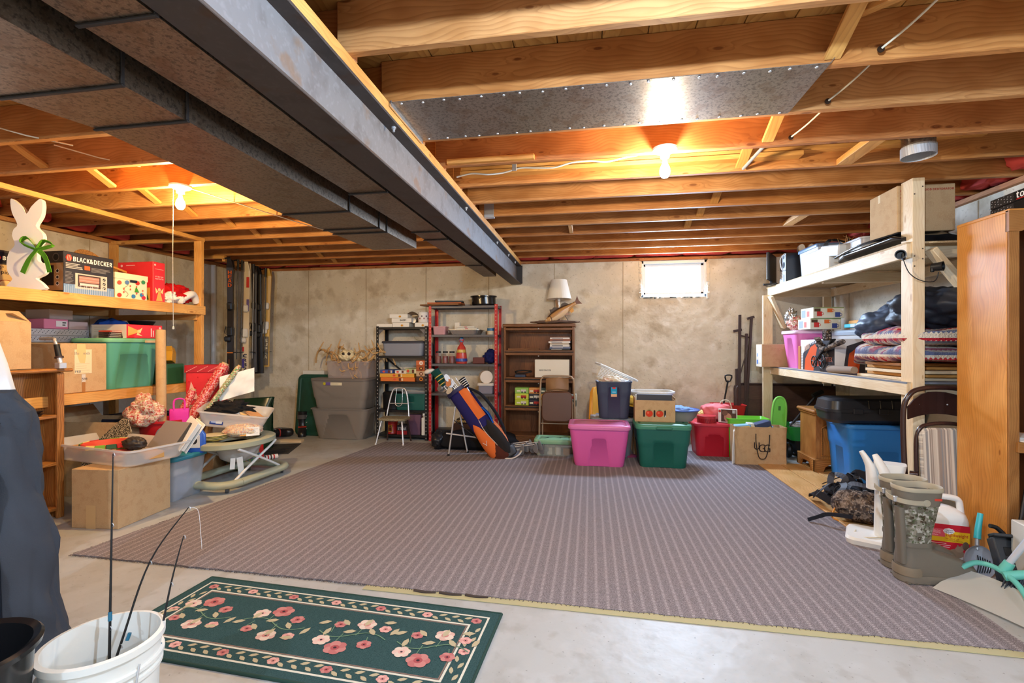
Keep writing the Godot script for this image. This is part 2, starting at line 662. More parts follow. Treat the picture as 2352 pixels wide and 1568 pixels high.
func materials() -> void:
	M["weave_n"] = noise_normal(3, 0.06, 5.0, 256)
	var ink := mat(Color.WHITE, 0.55, 0.0, 0.3)
	ink.vertex_color_use_as_albedo = true
	M["ink"] = ink
	wood("joist", 11, rgb(198, 144, 90), rgb(174, 118, 66), rgb(122, 72, 36), 0.6, 30.0, 14, 0.6)
	wood("pine_white", 23, rgb(240, 220, 186), rgb(228, 200, 158), rgb(190, 150, 104), 0.6, 26.0, 8, 0.4)
	wood("stud", 31, rgb(226, 170, 96), rgb(208, 146, 74), rgb(156, 100, 48), 0.6, 26.0, 6, 0.5)
	wood("pine_orange", 47, rgb(226, 160, 84), rgb(208, 138, 62), rgb(150, 88, 36), 0.38, 34.0, 9, 0.5)
	wood("oak", 59, rgb(190, 132, 70), rgb(162, 104, 50), rgb(100, 60, 26), 0.42, 40.0, 0, 1.2)
	wood("walnut", 61, rgb(142, 96, 60), rgb(120, 78, 46), rgb(80, 50, 28), 0.42, 34.0, 0, 0.9)
	wood("table_top", 67, rgb(92, 66, 54), rgb(74, 50, 42), rgb(48, 30, 26), 0.45, 40.0, 0, 1.1)
	wood("laminate", 71, rgb(226, 178, 118), rgb(210, 158, 96), rgb(176, 116, 60), 0.35, 24.0, 2, 0.6)
	wood("ply", 73, rgb(202, 152, 84), rgb(180, 126, 62), rgb(136, 84, 38), 0.65, 9.0, 5, 0.8)
	tint("joist_b", "joist", Color(0.94, 0.88, 0.84))
	tint("joist_c", "joist", Color(1.0, 0.95, 0.86))
	tint("oak_light", "oak", Color(1.0, 1.0, 1.0))
	tint("stain", "walnut", Color(1.0, 0.95, 0.9))
	# concrete
	var cw := mat(Color.WHITE, 0.85, 0.0, 0.3)
	cw.albedo_texture = blotch(5, 1024, [rgb(222, 212, 192), rgb(198, 184, 162), rgb(236, 228, 214), rgb(172, 154, 128), rgb(126, 110, 90)], [[0.003, 5, 0.5, 2.0, 0.7], [0.008, 4, 0.55, 2.0, 0.6], [0.005, 6, 0.64, 2.4, 0.55], [0.07, 3, 0.78, 9.0, 0.3]])
	cw.normal_enabled = true
	cw.normal_texture = noise_normal(8, 0.02, 3.0)
	cw.normal_scale = 0.6
	triplanar(cw, 2.6)
	M["concrete"] = cw
	var cf := mat(Color.WHITE, 0.46, 0.0, 0.45)
	cf.albedo_texture = blotch(15, 1024, [rgb(178, 179, 177), rgb(167, 166, 162), rgb(188, 190, 190), rgb(156, 152, 146), rgb(114, 110, 105)], [[0.004, 4, 0.45, 1.6, 0.6], [0.01, 4, 0.55, 1.6, 0.5], [0.012, 6, 0.62, 2.0, 0.45], [0.09, 2, 0.86, 14.0, 0.6]])
	cf.normal_enabled = true
	cf.normal_texture = noise_normal(18, 0.03, 2.0)
	cf.normal_scale = 0.25
	M["slab"] = triplanar(cf, 2.1)
	# carpet
	var cm := mat(Color.WHITE, 1.0, 0.0, 0.1)
	cm.albedo_texture = carpet_image()
	cm.uv1_scale = Vector3(1 / 0.456, 1 / 0.456, 1)
	M["carpet"] = cm
	# metals
	var g := mat(Color(1.0, 0.98, 0.96), 0.3, 0.6, 0.5)
	g.albedo_texture = blotch(21, 512, [rgb(150, 142, 134), rgb(96, 90, 86), rgb(176, 168, 160), rgb(120, 100, 84)], [[0.05, 5, 0.5, 3.0, 0.7], [0.14, 4, 0.56, 5.0, 0.6], [0.008, 4, 0.6, 2.0, 0.4]])
	triplanar(g, 0.6)
	M["galvanized"] = g
	var dg: StandardMaterial3D = g.duplicate()
	dg.albedo_color = Color(0.95, 0.88, 0.80)
	dg.metallic = 0.85
	dg.roughness = 0.38
	M["duct"] = dg
	var sb := mat(Color.WHITE, 0.6, 0.3, 0.5)
	sb.albedo_texture = blotch(27, 512, [rgb(128, 126, 128), rgb(104, 98, 98), rgb(146, 146, 150), rgb(134, 92, 60)], [[0.012, 5, 0.5, 1.6, 0.5], [0.06, 4, 0.58, 2.0, 0.4], [0.007, 6, 0.66, 3.0, 0.45]])
	triplanar(sb, 1.2)
	M["steel_beam"] = sb
	tint("flange_steel", "steel_beam", Color(0.62, 0.56, 0.52))
	M["steel_dark"] = mat(rgb(58, 52, 50), 0.55, 0.3)
	M["chrome"] = mat(rgb(226, 226, 228), 0.25, 0.55)
	M["zinc"] = mat(rgb(196, 198, 202), 0.35, 0.5)
	M["iron_head"] = mat(rgb(150, 148, 148), 0.35, 0.5)
	M["nail"] = mat(rgb(130, 126, 122), 0.4, 0.8)
	M["black_metal"] = mat(rgb(28, 28, 30), 0.45, 0.2)
	M["red_metal"] = mat(rgb(196, 38, 42), 0.42, 0.1)
	M["grey_metal"] = mat(rgb(98, 98, 104), 0.45, 0.3)
	M["brown_metal"] = mat(rgb(66, 48, 44), 0.35, 0.2)
	M["tan_metal"] = mat(rgb(170, 142, 112), 0.4, 0.3)
	M["foil"] = mat(rgb(222, 220, 214), 0.25, 0.9)
	# card
	var kb := mat(Color.WHITE, 0.85, 0.0, 0.25)
	kb.albedo_texture = blotch(33, 256, [rgb(198, 164, 122), rgb(188, 152, 110), rgb(206, 174, 134)], [[0.02, 4, 0.45, 3.0, 0.7], [0.2, 2, 0.55, 4.0, 0.5]])
	M["card"] = triplanar(kb, 0.5, false)
	tint("card_pale", "card", Color(1.0, 1.0, 1.0))
	tint("card_grey", "card", Color(0.86, 0.84, 0.84))
	M["insulation"] = cloth(226, 92, 86)
	M["white_pvc"] = mat(rgb(226, 226, 222), 0.35)
	M["paper"] = mat(rgb(240, 238, 232), 0.8)
	M["rope"] = mat(rgb(224, 212, 186), 0.9)
	var bulb := mat(rgb(255, 244, 220), 0.4)
	bulb.emission_enabled = true
	bulb.emission = rgb(255, 226, 176)
	bulb.emission_energy_multiplier = 6.0
	M["bulb"] = bulb
	var cool: StandardMaterial3D = bulb.duplicate()
	cool.emission = rgb(244, 246, 255)
	M["bulb_cool"] = cool
	var gl := mat(Color(0.95, 0.98, 1.0, 0.12), 0.05)
	gl.transparency = BaseMaterial3D.TRANSPARENCY_ALPHA
	M["glass"] = gl
	var jg: StandardMaterial3D = gl.duplicate()
	jg.albedo_color = Color(0.95, 0.98, 1.0, 0.04)
	M["jar_glass"] = jg
	tint("seam_concrete", "concrete", Color(0.84, 0.80, 0.74))
# ---------------------------------------------------------------- the room
const JOIST_Y := 2.47
const DECK_Y := 2.68
const WALL_TOP := 2.43

func room() -> void:
	structure("floor", sbox(8.9, 0.1, 10.2, 0.0), M["slab"], v3(-1.15, -0.1, -1.75))
	# back wall with the window opening: poured concrete, form panels 0.914 m wide
	var bw := thing("wall_back", "", "", Vector3.ZERO)
	bw.set_meta("kind", "structure")
	var z := -6.49
	var wx0 := 0.66
	var wx1 := 1.51
	var wy0 := 1.94
	var st := ST()
	add_box(st, v3((-5.6 + wx0) / 2, WALL_TOP / 2, z - 0.13), v3(wx0 + 5.6, WALL_TOP, 0.26))
	add_box(st, v3((wx1 + 3.3) / 2, WALL_TOP / 2, z - 0.13), v3(3.3 - wx1, WALL_TOP, 0.26))
	add_box(st, v3((wx0 + wx1) / 2, wy0 / 2, z - 0.13), v3(wx1 - wx0, wy0, 0.26))
	part(bw, "concrete", done(st), M["concrete"])
	var seam := box(0.010, WALL_TOP - 0.01, 0.008, 0.003)
	for i in 10:
		var sx := -5.12 + i * 0.925
		if sx > wx0 - 0.05 and sx < wx1 + 0.05: continue
		part(bw, "form_seam", seam, M["seam_concrete"], v3(sx, WALL_TOP / 2, z + 0.002))
	for sd in [["wall_left", v3(-5.40, WALL_TOP / 2, -1.75), v3(0.26, WALL_TOP, 9.9)], ["wall_right", v3(3.10, WALL_TOP / 2, -1.75), v3(0.26, WALL_TOP, 9.9)], ["wall_front", v3(-1.15, 1.34, 3.25), v3(8.8, 2.7, 0.2)]]:
		var w := structure(sd[0], null, M["concrete"], sd[1])
		var s2 := ST()
		add_box(s2, Vector3.ZERO, sd[2])
		w.mesh = done(s2)
		if sd[0] == "wall_front": continue
		for i in 10:
			part(w, "form_seam", box(0.008, WALL_TOP - 0.01, 0.010, 0.003), M["seam_concrete"], v3(0.131 if sd[0] == "wall_left" else -0.131, 0, -4.3 + i * 0.925))
	# window
	var wn := thing("window_1", "small white basement window high in the back wall", "", v3((wx0 + wx1) / 2, wy0, z))
	wn.set_meta("kind", "structure")
	var ww := wx1 - wx0
	var wh := WALL_TOP - wy0
	var fr := ST()
	for e in [[-ww / 2 + 0.02, wh / 2, 0.04, wh], [ww / 2 - 0.02, wh / 2, 0.04, wh], [0.0, 0.02, ww, 0.04], [0.0, wh - 0.02, ww, 0.04]]:
		add_box(fr, v3(e[0], e[1], -0.06), v3(e[2], e[3], 0.09), 0.004)
	part(wn, "window_frame", done(fr), plastic(236, 238, 240, 0.4))
	var sash := ST()
	for e in [[-ww / 2 + 0.055, wh / 2, 0.03, wh - 0.08], [ww / 2 - 0.055, wh / 2, 0.03, wh - 0.08], [0.0, 0.055, ww - 0.08, 0.03], [0.0, wh - 0.055, ww - 0.08, 0.03]]:
		add_box(sash, v3(e[0], e[1], -0.085), v3(e[2], e[3], 0.03), 0.003)
	var sa := part(wn, "sash", done(sash), plastic(228, 232, 236, 0.4))
	part(sa, "pane", box(ww - 0.12, wh - 0.12, 0.006, 0.0), M["glass"], v3(0, wh / 2, -0.09))
	# crumbly mortar round the opening
	var mo := ST()
	var r := RandomNumberGenerator.new()
	r.seed = 2
	for i in 60:
		var side := i % 3
		var p := v3(-ww / 2 - 0.006, r.randf() * wh, 0) if side == 0 else (v3(ww / 2 + 0.006, r.randf() * wh, 0) if side == 1 else v3((r.randf() - 0.5) * ww, -0.006, 0))
		add_box(mo, p, v3(0.016 + r.randf() * 0.03, 0.02 + r.randf() * 0.06, 0.012 + r.randf() * 0.012) if side < 2 else v3(0.03 + r.randf() * 0.09, 0.014 + r.randf() * 0.02, 0.014), 0.004)
	part(wn, "mortar", done(mo), M["concrete"])
	# a plain light well outside, open to the sky
	structure("trim_1", sbox(1.6, 0.1, 1.2, 0.0), plastic(232, 234, 238, 0.8), v3(1.08, 1.78, z - 0.9))
	# sill plates along the wall tops
	var pl := structure("trim_2", box(8.3, 0.038, 0.14, 0.003), M["joist_b"], v3(-1.15, WALL_TOP + 0.019, z - 0.06))
	pl = structure("trim_3", bar(v3(-5.29, WALL_TOP + 0.019, 3.1), v3(-5.29, WALL_TOP + 0.019, -6.45), 0.038, 0.14), M["joist"])
	pl = structure("trim_4", bar(v3(3.0, WALL_TOP + 0.019, 3.1), v3(3.0, WALL_TOP + 0.019, -6.45), 0.038, 0.14), M["joist_b"])

func ceiling_timber() -> void:
	var c := thing("ceiling", "", "")
	c.set_meta("kind", "structure")
	# deck boards run with the depth of the room
	var deck := ST()
	add_box(deck, v3(-1.15, DECK_Y + 0.075, -1.75), v3(8.9, 0.1, 10.2))
	part(c, "floor_deck", done(deck), M["ply"])
	var i := 0
	var x := -5.25
	while x < 3.0:
		var b := bar(v3(x, DECK_Y + 0.012, 3.1), v3(x, DECK_Y + 0.012, -6.6), 0.022, 0.196, Vector3.UP, 0.002)
		part(c, "deck_board", b, M["ply"])
		x += 0.2
	# joists: each side of the steel beam has its own set, lapped over the beam
	var tones := ["joist", "joist_c", "joist", "joist_b", "joist_c"]
	var zs := []
	for k in range(-10, 12):
		var z := -1.745 - 0.405 * k
		zs.append(z)
		var h := DECK_Y - JOIST_Y
		part(c, "joist", bar(v3(-1.005, JOIST_Y + h / 2, z - 0.019), v3(3.02, JOIST_Y + h / 2, z - 0.019), h, 0.038, Vector3.UP, 0.003), M[tones[(k + 20) % 5]])
		part(c, "joist", bar(v3(-5.32, JOIST_Y + h / 2, z - 0.058), v3(-0.955, JOIST_Y + h / 2, z - 0.058), h, 0.038, Vector3.UP, 0.003), M[tones[(k + 23) % 5]])
	part(c, "rim_joist", box(8.6, 0.21, 0.038), M["joist_b"], v3(-1.15, JOIST_Y + 0.105, -6.62))
	part(c, "rim_joist", bar(v3(-5.36, JOIST_Y + 0.105, 3.1), v3(-5.36, JOIST_Y + 0.105, -6.6), 0.21, 0.038), M["joist_b"])
	part(c, "rim_joist", bar(v3(3.06, JOIST_Y + 0.105, 3.1), v3(3.06, JOIST_Y + 0.105, -6.6), 0.21, 0.038), M["joist_b"])
	# cross bridging and blocks
	var nails := ST()
	for k in range(4, 21):
		for e in [[1.02, k < 18], [-3.55, true]]:
			if not e[1]: continue
			var xx: float = e[0] - (0.03 * (k % 3))
			if k == 14 and e[0] > 0: continue
			var za: float = zs[k] - 0.04 - (0.04 if e[0] < 0 else 0.0)
			var zb: float = zs[k + 1] - (0.04 if e[0] < 0 else 0.0)
			part(c, "bridging_strut", bar(v3(xx, DECK_Y - 0.02, za), v3(xx, JOIST_Y + 0.025, zb), 0.02, 0.062, Vector3.UP, 0.002), M["stud"])
			part(c, "bridging_strut", bar(v3(xx + 0.075, JOIST_Y + 0.025, za), v3(xx + 0.075, DECK_Y - 0.02, zb), 0.02, 0.062, Vector3.UP, 0.002), M["stud"])
	part(c, "blocking", bar(v3(1.62, JOIST_Y + 0.02, zs[13] - 0.04), v3(1.62, JOIST_Y + 0.02, zs[14]), 0.038, 0.089), M["stud"])
	part(c, "blocking", bar(v3(1.9, JOIST_Y + 0.02, zs[17] - 0.04), v3(1.9, JOIST_Y + 0.02, zs[18]), 0.038, 0.089), M["stud"])
	part(c, "blocking", bar(v3(-0.2, JOIST_Y + 0.05, zs[17] - 0.04), v3(-0.2, JOIST_Y + 0.05, zs[18]), 0.09, 0.038), M["stud"])
	# nailing strips and old glue battens along the bay with the bulb
	for s in [[-0.93, 1.35, 0.03, 0.10], [-0.93, 2.0, 0.065, 0.06], [-0.93, 2.4, 0.10, 0.03]]:
		part(c, "batten", bar(v3(s[0], JOIST_Y + 0.04 + s[2], zs[14] + 0.012 + s[3] * 0.3), v3(s[1], JOIST_Y + 0.04 + s[2], zs[14] + 0.012 + s[3] * 0.3), 0.03, 0.03 + s[3] * 0.5), M["stud"])
	part(c, "batten", bar(v3(-0.92, JOIST_Y + 0.02, zs[13] + 0.015), v3(-0.35, JOIST_Y + 0.02, zs[13] + 0.015), 0.03, 0.03), M["stud"])
	# pink insulation in the end bays
	for k in range(5, 21):
		for sx in [-5.22, 2.9]:
			part(c, "insulation_batt", lump(v3(0.22, 0.19, 0.34), k * 3 + int(sx), 0.3, 2.2, 0.2, 18, 9, 0.6), M["insulation"], v3(sx, JOIST_Y + 0.01, (zs[k] + zs[k + 1]) / 2 - 0.03))
	for q in 14:
		part(c, "insulation_batt", lump(v3(0.62, 0.19, 0.16), 90 + q, 0.3, 2.4, 0.2, 20, 9, 0.6), M["insulation"], v3(-4.9 + q * 0.58, JOIST_Y + 0.01, -6.5))
	# joist hanger
	part(c, "joist_hanger", box(0.09, 0.15, 0.05, 0.002), M["zinc"], v3(-0.91, JOIST_Y + 0.065, zs[16] - 0.02))

func beam_and_ducts() -> void:
	var b := thing("steel_beam", "long rust-streaked steel I-beam carrying the joists, running to the back wall", "beam", v3(-1.024, 2.15, 0))
	var L := 9.4
	var zc := -1.8
	var st := ST()
	add_box(st, v3(0, 0.006, zc), v3(0.145, 0.012, L), 0.002)
	part(b, "bottom_flange", done(st), M["flange_steel"])
	part(b, "web", box(0.010, 0.24, L, 0.0), M["steel_beam"], v3(0, 0.13, zc))
	part(b, "top_flange", box(0.145, 0.012, L), M["flange_steel"], v3(0, 0.256, zc))
	part(b, "timber_plate", bar(v3(0, 0.291, 2.9), v3(0, 0.291, -6.5), 0.058, 0.135), M["stud"])
	part(b, "end_plate", box(0.15, 0.25, 0.012), M["steel_dark"], v3(0.012, 0.135, -6.478))
	for z in [-2.24, -3.64, -4.9, -5.6, -6.1]:
		var bo := ST()
		add_lathe(bo, [[0.012, 0.0], [0.012, -0.009], [0.006, -0.009], [0.006, -0.024]], 8, [0, 1, 2])
		part(b, "bolt", done(bo), M["zinc"], v3(0.045, 0.25, z))
	# two supply trunks hung left of the beam
	var d1 := thing("air_duct", "wide low sheet-metal duct farthest left of the steel beam, ending mid-ceiling", "duct")
	duct(d1, [[1.0, -1.875, -1.42, 2.10], [-1.225, -1.875, -1.42, 2.10], [-1.46, -1.80, -1.42, 2.10], [-2.6, -1.85, -1.42, 2.10], [-3.0, -1.82, -1.42, 2.10], [-3.12, -1.82, -1.42, 2.10], [-3.70, -1.80, -1.42, 2.10]])
	var d2 := thing("air_duct", "long sheet-metal duct right beside the left edge of the steel beam", "duct")
	duct(d2, [[1.0, -1.335, -1.105, 2.15], [-0.93, -1.335, -1.105, 2.15], [-1.04, -1.335, -1.105, 2.15], [-2.45, -1.33, -1.115, 2.15], [-3.36, -1.32, -1.115, 2.15], [-3.62, -1.32, -1.13, 2.15], [-4.86, -1.31, -1.14, 2.15], [-5.69, -1.305, -1.15, 2.15]])
	# flat metal pan nailed under one joist bay
	var pan := thing("metal_pan", "flat dark galvanized sheet nailed under the joists right of the beam", "sheet metal")
	part(pan, "sheet", box(1.93, 0.003, 0.43, 0.001), M["galvanized"], v3(0.013, 2.467, -2.345))
	part(pan, "end_flange", prism([Vector2(0, 0), Vector2(0.06, 0.085), Vector2(0.062, 0.083), Vector2(0.003, 0)], 0.42), M["galvanized"], v3(0.978, 2.468, -2.345))
	part(pan, "edge_strip", box(0.012, 0.03, 0.43), M["foil"], v3(-0.948, 2.462, -2.345))
	for e in 2:
		for i in 20:
			var n := ST()
			add_lathe(n, [[0.007, 0.0], [0.006, -0.003], [0.0, -0.004]], 7)
			part(pan, "nail_head", done(n), M["zinc"], v3(-0.90 + i * 0.096 + 0.01 * (i % 3), 2.4655, -2.148 - e * 0.392 - 0.006 * (i % 2)))
	var p2 := thing("metal_pan", "thin grey sheet closing the joist bay with the lit bulb, white cable under it", "sheet metal")
	part(p2, "sheet", box(2.1, 0.003, 0.36, 0.0), M["grey_metal"], v3(0.11, 2.62, -3.17))
	var p3 := thing("metal_pan", "narrow grey sheet in a far joist bay towards the back wall", "sheet metal")
	part(p3, "sheet", box(2.0, 0.003, 0.36, 0.0), M["galvanized"], v3(0.1, 2.56, -4.80))
	# wiring
	var cb := thing("cable", "white cable sagging along the joist bay beside the beam", "cable")
	var pts := []
	for i in 12: pts.append(v3(-0.93 + i * 0.115, 2.485 + 0.012 * sin(i * 1.9) + 0.002 * i, -3.20 + 0.01 * i))
	part(cb, "sheath", stube(pts, 0.006), M["white_pvc"])
	part(cb, "staple", box(0.03, 0.05, 0.008), M["zinc"], v3(-0.51, 2.505, -3.14))
	for e in [[1.02, 1.22, -1.78, -2.13, "first pale wire dropping through the joists at the top right"], [1.02, 1.21, -2.2, -2.54, "second pale wire dropping through the joists, in the middle of three"], [1.02, 1.20, -2.6, -2.945, "third pale wire, nearest the lit bulb, dropping between joists"]]:
		var wi := thing("loose_wire", e[4], "wire")
		part(wi, "strand", stube([v3(e[1] + 0.05, 2.60, e[2] - 0.03), v3(e[1] + 0.035, 2.57, (e[2] * 2 + e[3]) / 3), v3(e[1] - 0.015, 2.525, (e[2] + e[3] * 2) / 3), v3(e[1] - 0.06, 2.50, e[3] + 0.012)], 0.0045), M["rope"])
		part(wi, "bore_hole", lathe([[0.014, 0.0], [0.014, 0.004]], 12, [0]), plastic(40, 24, 14), v3(e[1] - 0.062, 2.498, e[3] + 0.006), v3(90, 0, 0))
	var co := thing("conduit", "short bright metal conduit slanting between joists beside the lit bulb", "pipe")
	part(co, "tube", tube([v3(1.03, 2.50, -3.02), v3(1.0, 2.475, -3.34)], 0.010), M["zinc"])
	var rd := thing("duct_collar", "round crimped galvanized duct collar hanging from the joists above the right shelves", "duct", v3(1.93, 2.425, -3.17))
	var rings := []
	for yy in [0.0, 0.06]:
		var o := PackedVector3Array()
		for i in 72:
			var rr := 0.083 + (0.003 if i % 2 else 0.0)
			o.append(v3(cos(TAU * i / 72) * rr, yy, sin(TAU * i / 72) * rr))
		rings.append(o)
	part(rd, "crimped_ring", loft(rings, false, false), M["zinc"])
	part(rd, "sleeve", lathe([[0.083, 0.06], [0.081, 0.07], [0.081, 0.12], [0.076, 0.2]], 36), M["galvanized"])
	part(rd, "elbow", stube([v3(0, 0.14, 0), v3(-0.08, 0.19, 0), v3(-0.2, 0.2, 0)], 0.07, 0.07, 20), M["galvanized"])
	# thin low-voltage wires crossing the left joists
	for e in [[v3(-3.25, 2.50, -2.0), v3(-3.0, 2.475, -2.30), "short pale wire over the left ceiling, nearest the viewer"], [v3(-3.3, 2.55, -2.42), v3(-2.98, 2.50, -2.70), "short pale wire over the left ceiling, nearest the left bulb"], [v3(-2.95, 2.47, -3.02), v3(-2.5, 2.47, -5.05), "long pale wire running back from the left bulb across the joists"]]:
		var w2 := thing("loose_wire", e[2], "wire")
		part(w2, "strand", tube([e[0], e[0].lerp(e[1], 0.5) - v3(0, 0.01, 0), e[1]], 0.004), M["rope"])

func duct(d: Node3D, secs: Array) -> void:
	for i in secs.size() - 1:
		var a = secs[i]
		var b = secs[i + 1]
		var top := 2.45
		var rings := []
		for s in [a, b]:
			rings.append(PackedVector3Array([v3(s[1], s[3], s[0]), v3(s[2], s[3], s[0]), v3(s[2], top, s[0]), v3(s[1], top, s[0])]))
		var st := ST()
		for k in 4:
			st.set_smooth_group(-1)
			quad(st, rings[0][k], rings[0][(k + 1) % 4], rings[1][(k + 1) % 4], rings[1][k])
		if i == secs.size() - 2: quad(st, rings[1][0], rings[1][1], rings[1][2], rings[1][3])
		part(d, "section", done(st), M["duct"])
		if i > 0:
			var s := ST()
			add_box(s, v3((a[1] + a[2]) / 2, a[3] - 0.004, a[0]), v3(a[2] - a[1] + 0.02, 0.008, 0.012), 0.002)
			add_box(s, v3(a[2] + 0.004, (a[3] + top) / 2, a[0]), v3(0.006, top - a[3], 0.012), 0.002)
			part(d, "seam_cleat", done(s), M["steel_dark"])

func bulb_fixture(at: Vector3, col: Color, energy: float, label: String, cord: bool) -> void:
	var t := thing("bulb_holder", label, "light", at)
	part(t, "holder", lathe([[0.0, 0.0], [0.072, 0.0], [0.07, -0.012], [0.052, -0.022], [0.03, -0.028], [0.026, -0.055], [0.0, -0.056]], 28), M["white_pvc"])
	var cool := col.b > 0.8
	part(t, "neck", lathe([[0.014, -0.055], [0.014, -0.085]], 14), M["zinc"])
	part(t, "bulb", lathe([[0.0, -0.175], [0.018, -0.172], [0.029, -0.155], [0.032, -0.138], [0.028, -0.115], [0.016, -0.09], [0.014, -0.08]], 24), M["bulb_cool" if cool else "bulb"])
	var l := OmniLight3D.new()
	l.name = "bulb_glow"
	l.light_color = col
	l.light_energy = energy
	l.light_size = 0.03
	l.omni_range = 12.0
	l.omni_attenuation = 2.0
	l.shadow_enabled = true
	l.position = v3(0, -0.138, 0)
	t.add_child(l)
	if cord:
		part(t, "pull_cord", tube([v3(-0.03, -0.03, 0.03), v3(-0.035, -0.5, 0.03), v3(-0.03, -1.03, 0.03)], 0.0022, -1, 6), M["rope"])
		part(t, "cord_bead", lathe([[0.0, -1.03], [0.006, -1.035], [0.007, -1.05], [0.0, -1.055]], 10), M["rope"], v3(-0.03, 0, 0.03))
# ---------------------------------------------------------------- makers for things that come in several kinds
func smooth01(a: float, b: float, x: float) -> float:
	var t := clampf((x - a) / (b - a), 0.0, 1.0)
	return t * t * (3.0 - 2.0 * t)

# moulded storage tote, open at the top: tapered, rounded, with a lip and pressed panels
# o: taper, r, pan = [half width at top, half width at bottom, v from, v to, depth (+ in)], step = height share of a ledge
func tote_body(w: float, d: float, h: float, o := {}) -> ArrayMesh:
	var tp: float = o.get("taper", 0.84)
	var r: float = o.get("r", 0.05)
	var pan: Array = o.get("pan", [])
	var st := ST()
	var outer := []
	var nv := 15
	for j in nv + 1:
		var v := float(j) / nv
		var k := tp + (1.0 - tp) * v
		if o.has("step") and v > o.step: k += 0.025
		if j == 0: k -= 0.015
		var ring := rrect(w * k, d * k, r, h * v, Vector2.ZERO, 5, 22)
		if pan.size() > 0 and v > pan[2] - 0.1 and v < pan[3] + 0.1:
			var hz := d * k * 0.5
			var hx := w * k * 0.5
			var pw: float = lerpf(pan[1], pan[0], clampf((v - pan[2]) / (pan[3] - pan[2]), 0, 1)) * w * 0.5
			if o.get("arch", false): pw *= sqrt(clampf((pan[3] - v) / 0.12, 0.0, 1.0)) if v < pan[3] else 0.0
			var fv := smooth01(pan[2] - 0.04, pan[2] + 0.02, v) * (1.0 - smooth01(pan[3] - 0.02, pan[3] + 0.04, v))
			for i in ring.size():
				var p := ring[i]
				if absf(absf(p.z) - hz) < 0.002:
					var f := 1.0 - smooth01(pw - 0.012, pw + 0.012, absf(p.x))
					p.z -= signf(p.z) * pan[4] * f * fv
				elif absf(absf(p.x) - hx) < 0.002:
					var f2 := 1.0 - smooth01(pw * d / w - 0.012, pw * d / w + 0.012, absf(p.z))
					p.x -= signf(p.x) * pan[4] * f2 * fv
				ring[i] = p
		outer.append(ring)
	outer.append(rrect(w + 0.004, d + 0.004, r, h - 0.012, Vector2.ZERO, 5, 22))
	outer.append(rrect(w + 0.022, d + 0.022, r + 0.008, h - 0.011, Vector2.ZERO, 5, 22))
	outer.append(rrect(w + 0.022, d + 0.022, r + 0.008, h + 0.003, Vector2.ZERO, 5, 22))
	outer.append(rrect(w - 0.008, d - 0.008, r, h + 0.003, Vector2.ZERO, 5, 22))
	outer.append(rrect(w * tp - 0.008, d * tp - 0.008, r, 0.006, Vector2.ZERO, 5, 22))
	add_loft(st, outer, true, true, true, [0, nv, nv + 1, nv + 2, nv + 3])
	return done(st)

func tote_lid(w: float, d: float, r := 0.05, hh := 0.035) -> ArrayMesh:
	var rings := []
	for e in [[0.026, 0.0], [0.030, 0.004], [0.030, hh * 0.6], [0.020, hh], [-0.05, hh], [-0.058, hh - 0.008], [-0.10, hh - 0.008], [-0.11, hh - 0.002], [-0.3, hh - 0.001]]:
		rings.append(rrect(w + e[0], d + e[0], maxf(r + e[0] * 0.5, 0.012), e[1]))
	return loft(rings, true, true, true, [2, 4])

func tote(label: String, at: Vector3, turn: float, w: float, d: float, h: float, m: Material, lid: Material = null, o := {}) -> Node3D:
	var t := thing(o.get("called", "storage_tote"), label, "bin" if o.get("bin", false) else "storage tote", at, turn, o.get("group", ""))
	part(t, "body", tote_body(w, d, h, o), m)
	if lid:
		part(t, "lid", tote_lid(w, d, o.get("r", 0.05), o.get("lid_h", 0.035)), lid, v3(0, h - 0.012, 0))
	if o.get("latch", false):
		for s in [-1, 1]:
			part(t, "latch", box(0.10, 0.045, 0.018, 0.006), lid, v3(0, h - 0.005, s * (d / 2 + 0.018)))
	return t

# cardboard carton. o: open = list of [side, angle, length] flaps; tape
func carton(label: String, at: Vector3, turn: float, w: float, h: float, d: float, m: Material = null, o := {}) -> Node3D:
	if m == null: m = M["card"]
	var t := thing(o.get("called", "cardboard_box"), label, o.get("cat", "box"), at, turn, o.get("group", ""))
	if not o.has("open"):
		part(t, "body", sbox(w, h, d, 0.004), m)
		if o.get("seam", true):
			part(t, "flap_seam", box(w - 0.01, 0.002, 0.004, 0.0), M["card_seam"], v3(0, h, 0))
	else:
		var st := ST()
		var k := 0.005
		add_box(st, v3(0, k / 2, 0), v3(w, k, d))
		for s in [-1, 1]:
			add_box(st, v3(s * (w - k) / 2, h / 2, 0), v3(k, h, d), 0.001)
			add_box(st, v3(0, h / 2, s * (d - k) / 2), v3(w - k * 2, h, k), 0.001)
		part(t, "body", done(st), m)
		for f in o.open:
			var ln: float = f[2]
			var b := Basis(Vector3.UP, deg_to_rad(f[0] * 90.0))   # side 0 = +z, 1 = +x, 2 = -z, 3 = -x
			var half := (d if f[0] % 2 == 0 else w) / 2
			var wid := (w if f[0] % 2 == 0 else d) - 0.01
			var p := part(t, "flap", null, m)
			var s2 := ST()
			add_box(s2, v3(0, ln / 2, 0), v3(wid, ln, 0.004), 0.001)
			p.mesh = done(s2)
			p.transform = Transform3D(b * Basis(Vector3.RIGHT, deg_to_rad(f[1])), b * v3(0, h, half))
	if o.has("tape"):
		for e in o.tape: part(t, "tape", box(e[3], e[4], 0.001, 0.0), M["tape"], v3(e[0], e[1], e[2]))
	return t

func lines(x: float, y: float, w: float, n: int, gap: float, th: float, c: Color) -> Array:
	var o := []
	for i in n: o.append(["r", x, y - i * gap, w * (0.6 + 0.4 * absf(sin(i * 2.3 + x * 40))), th, c])
	return o

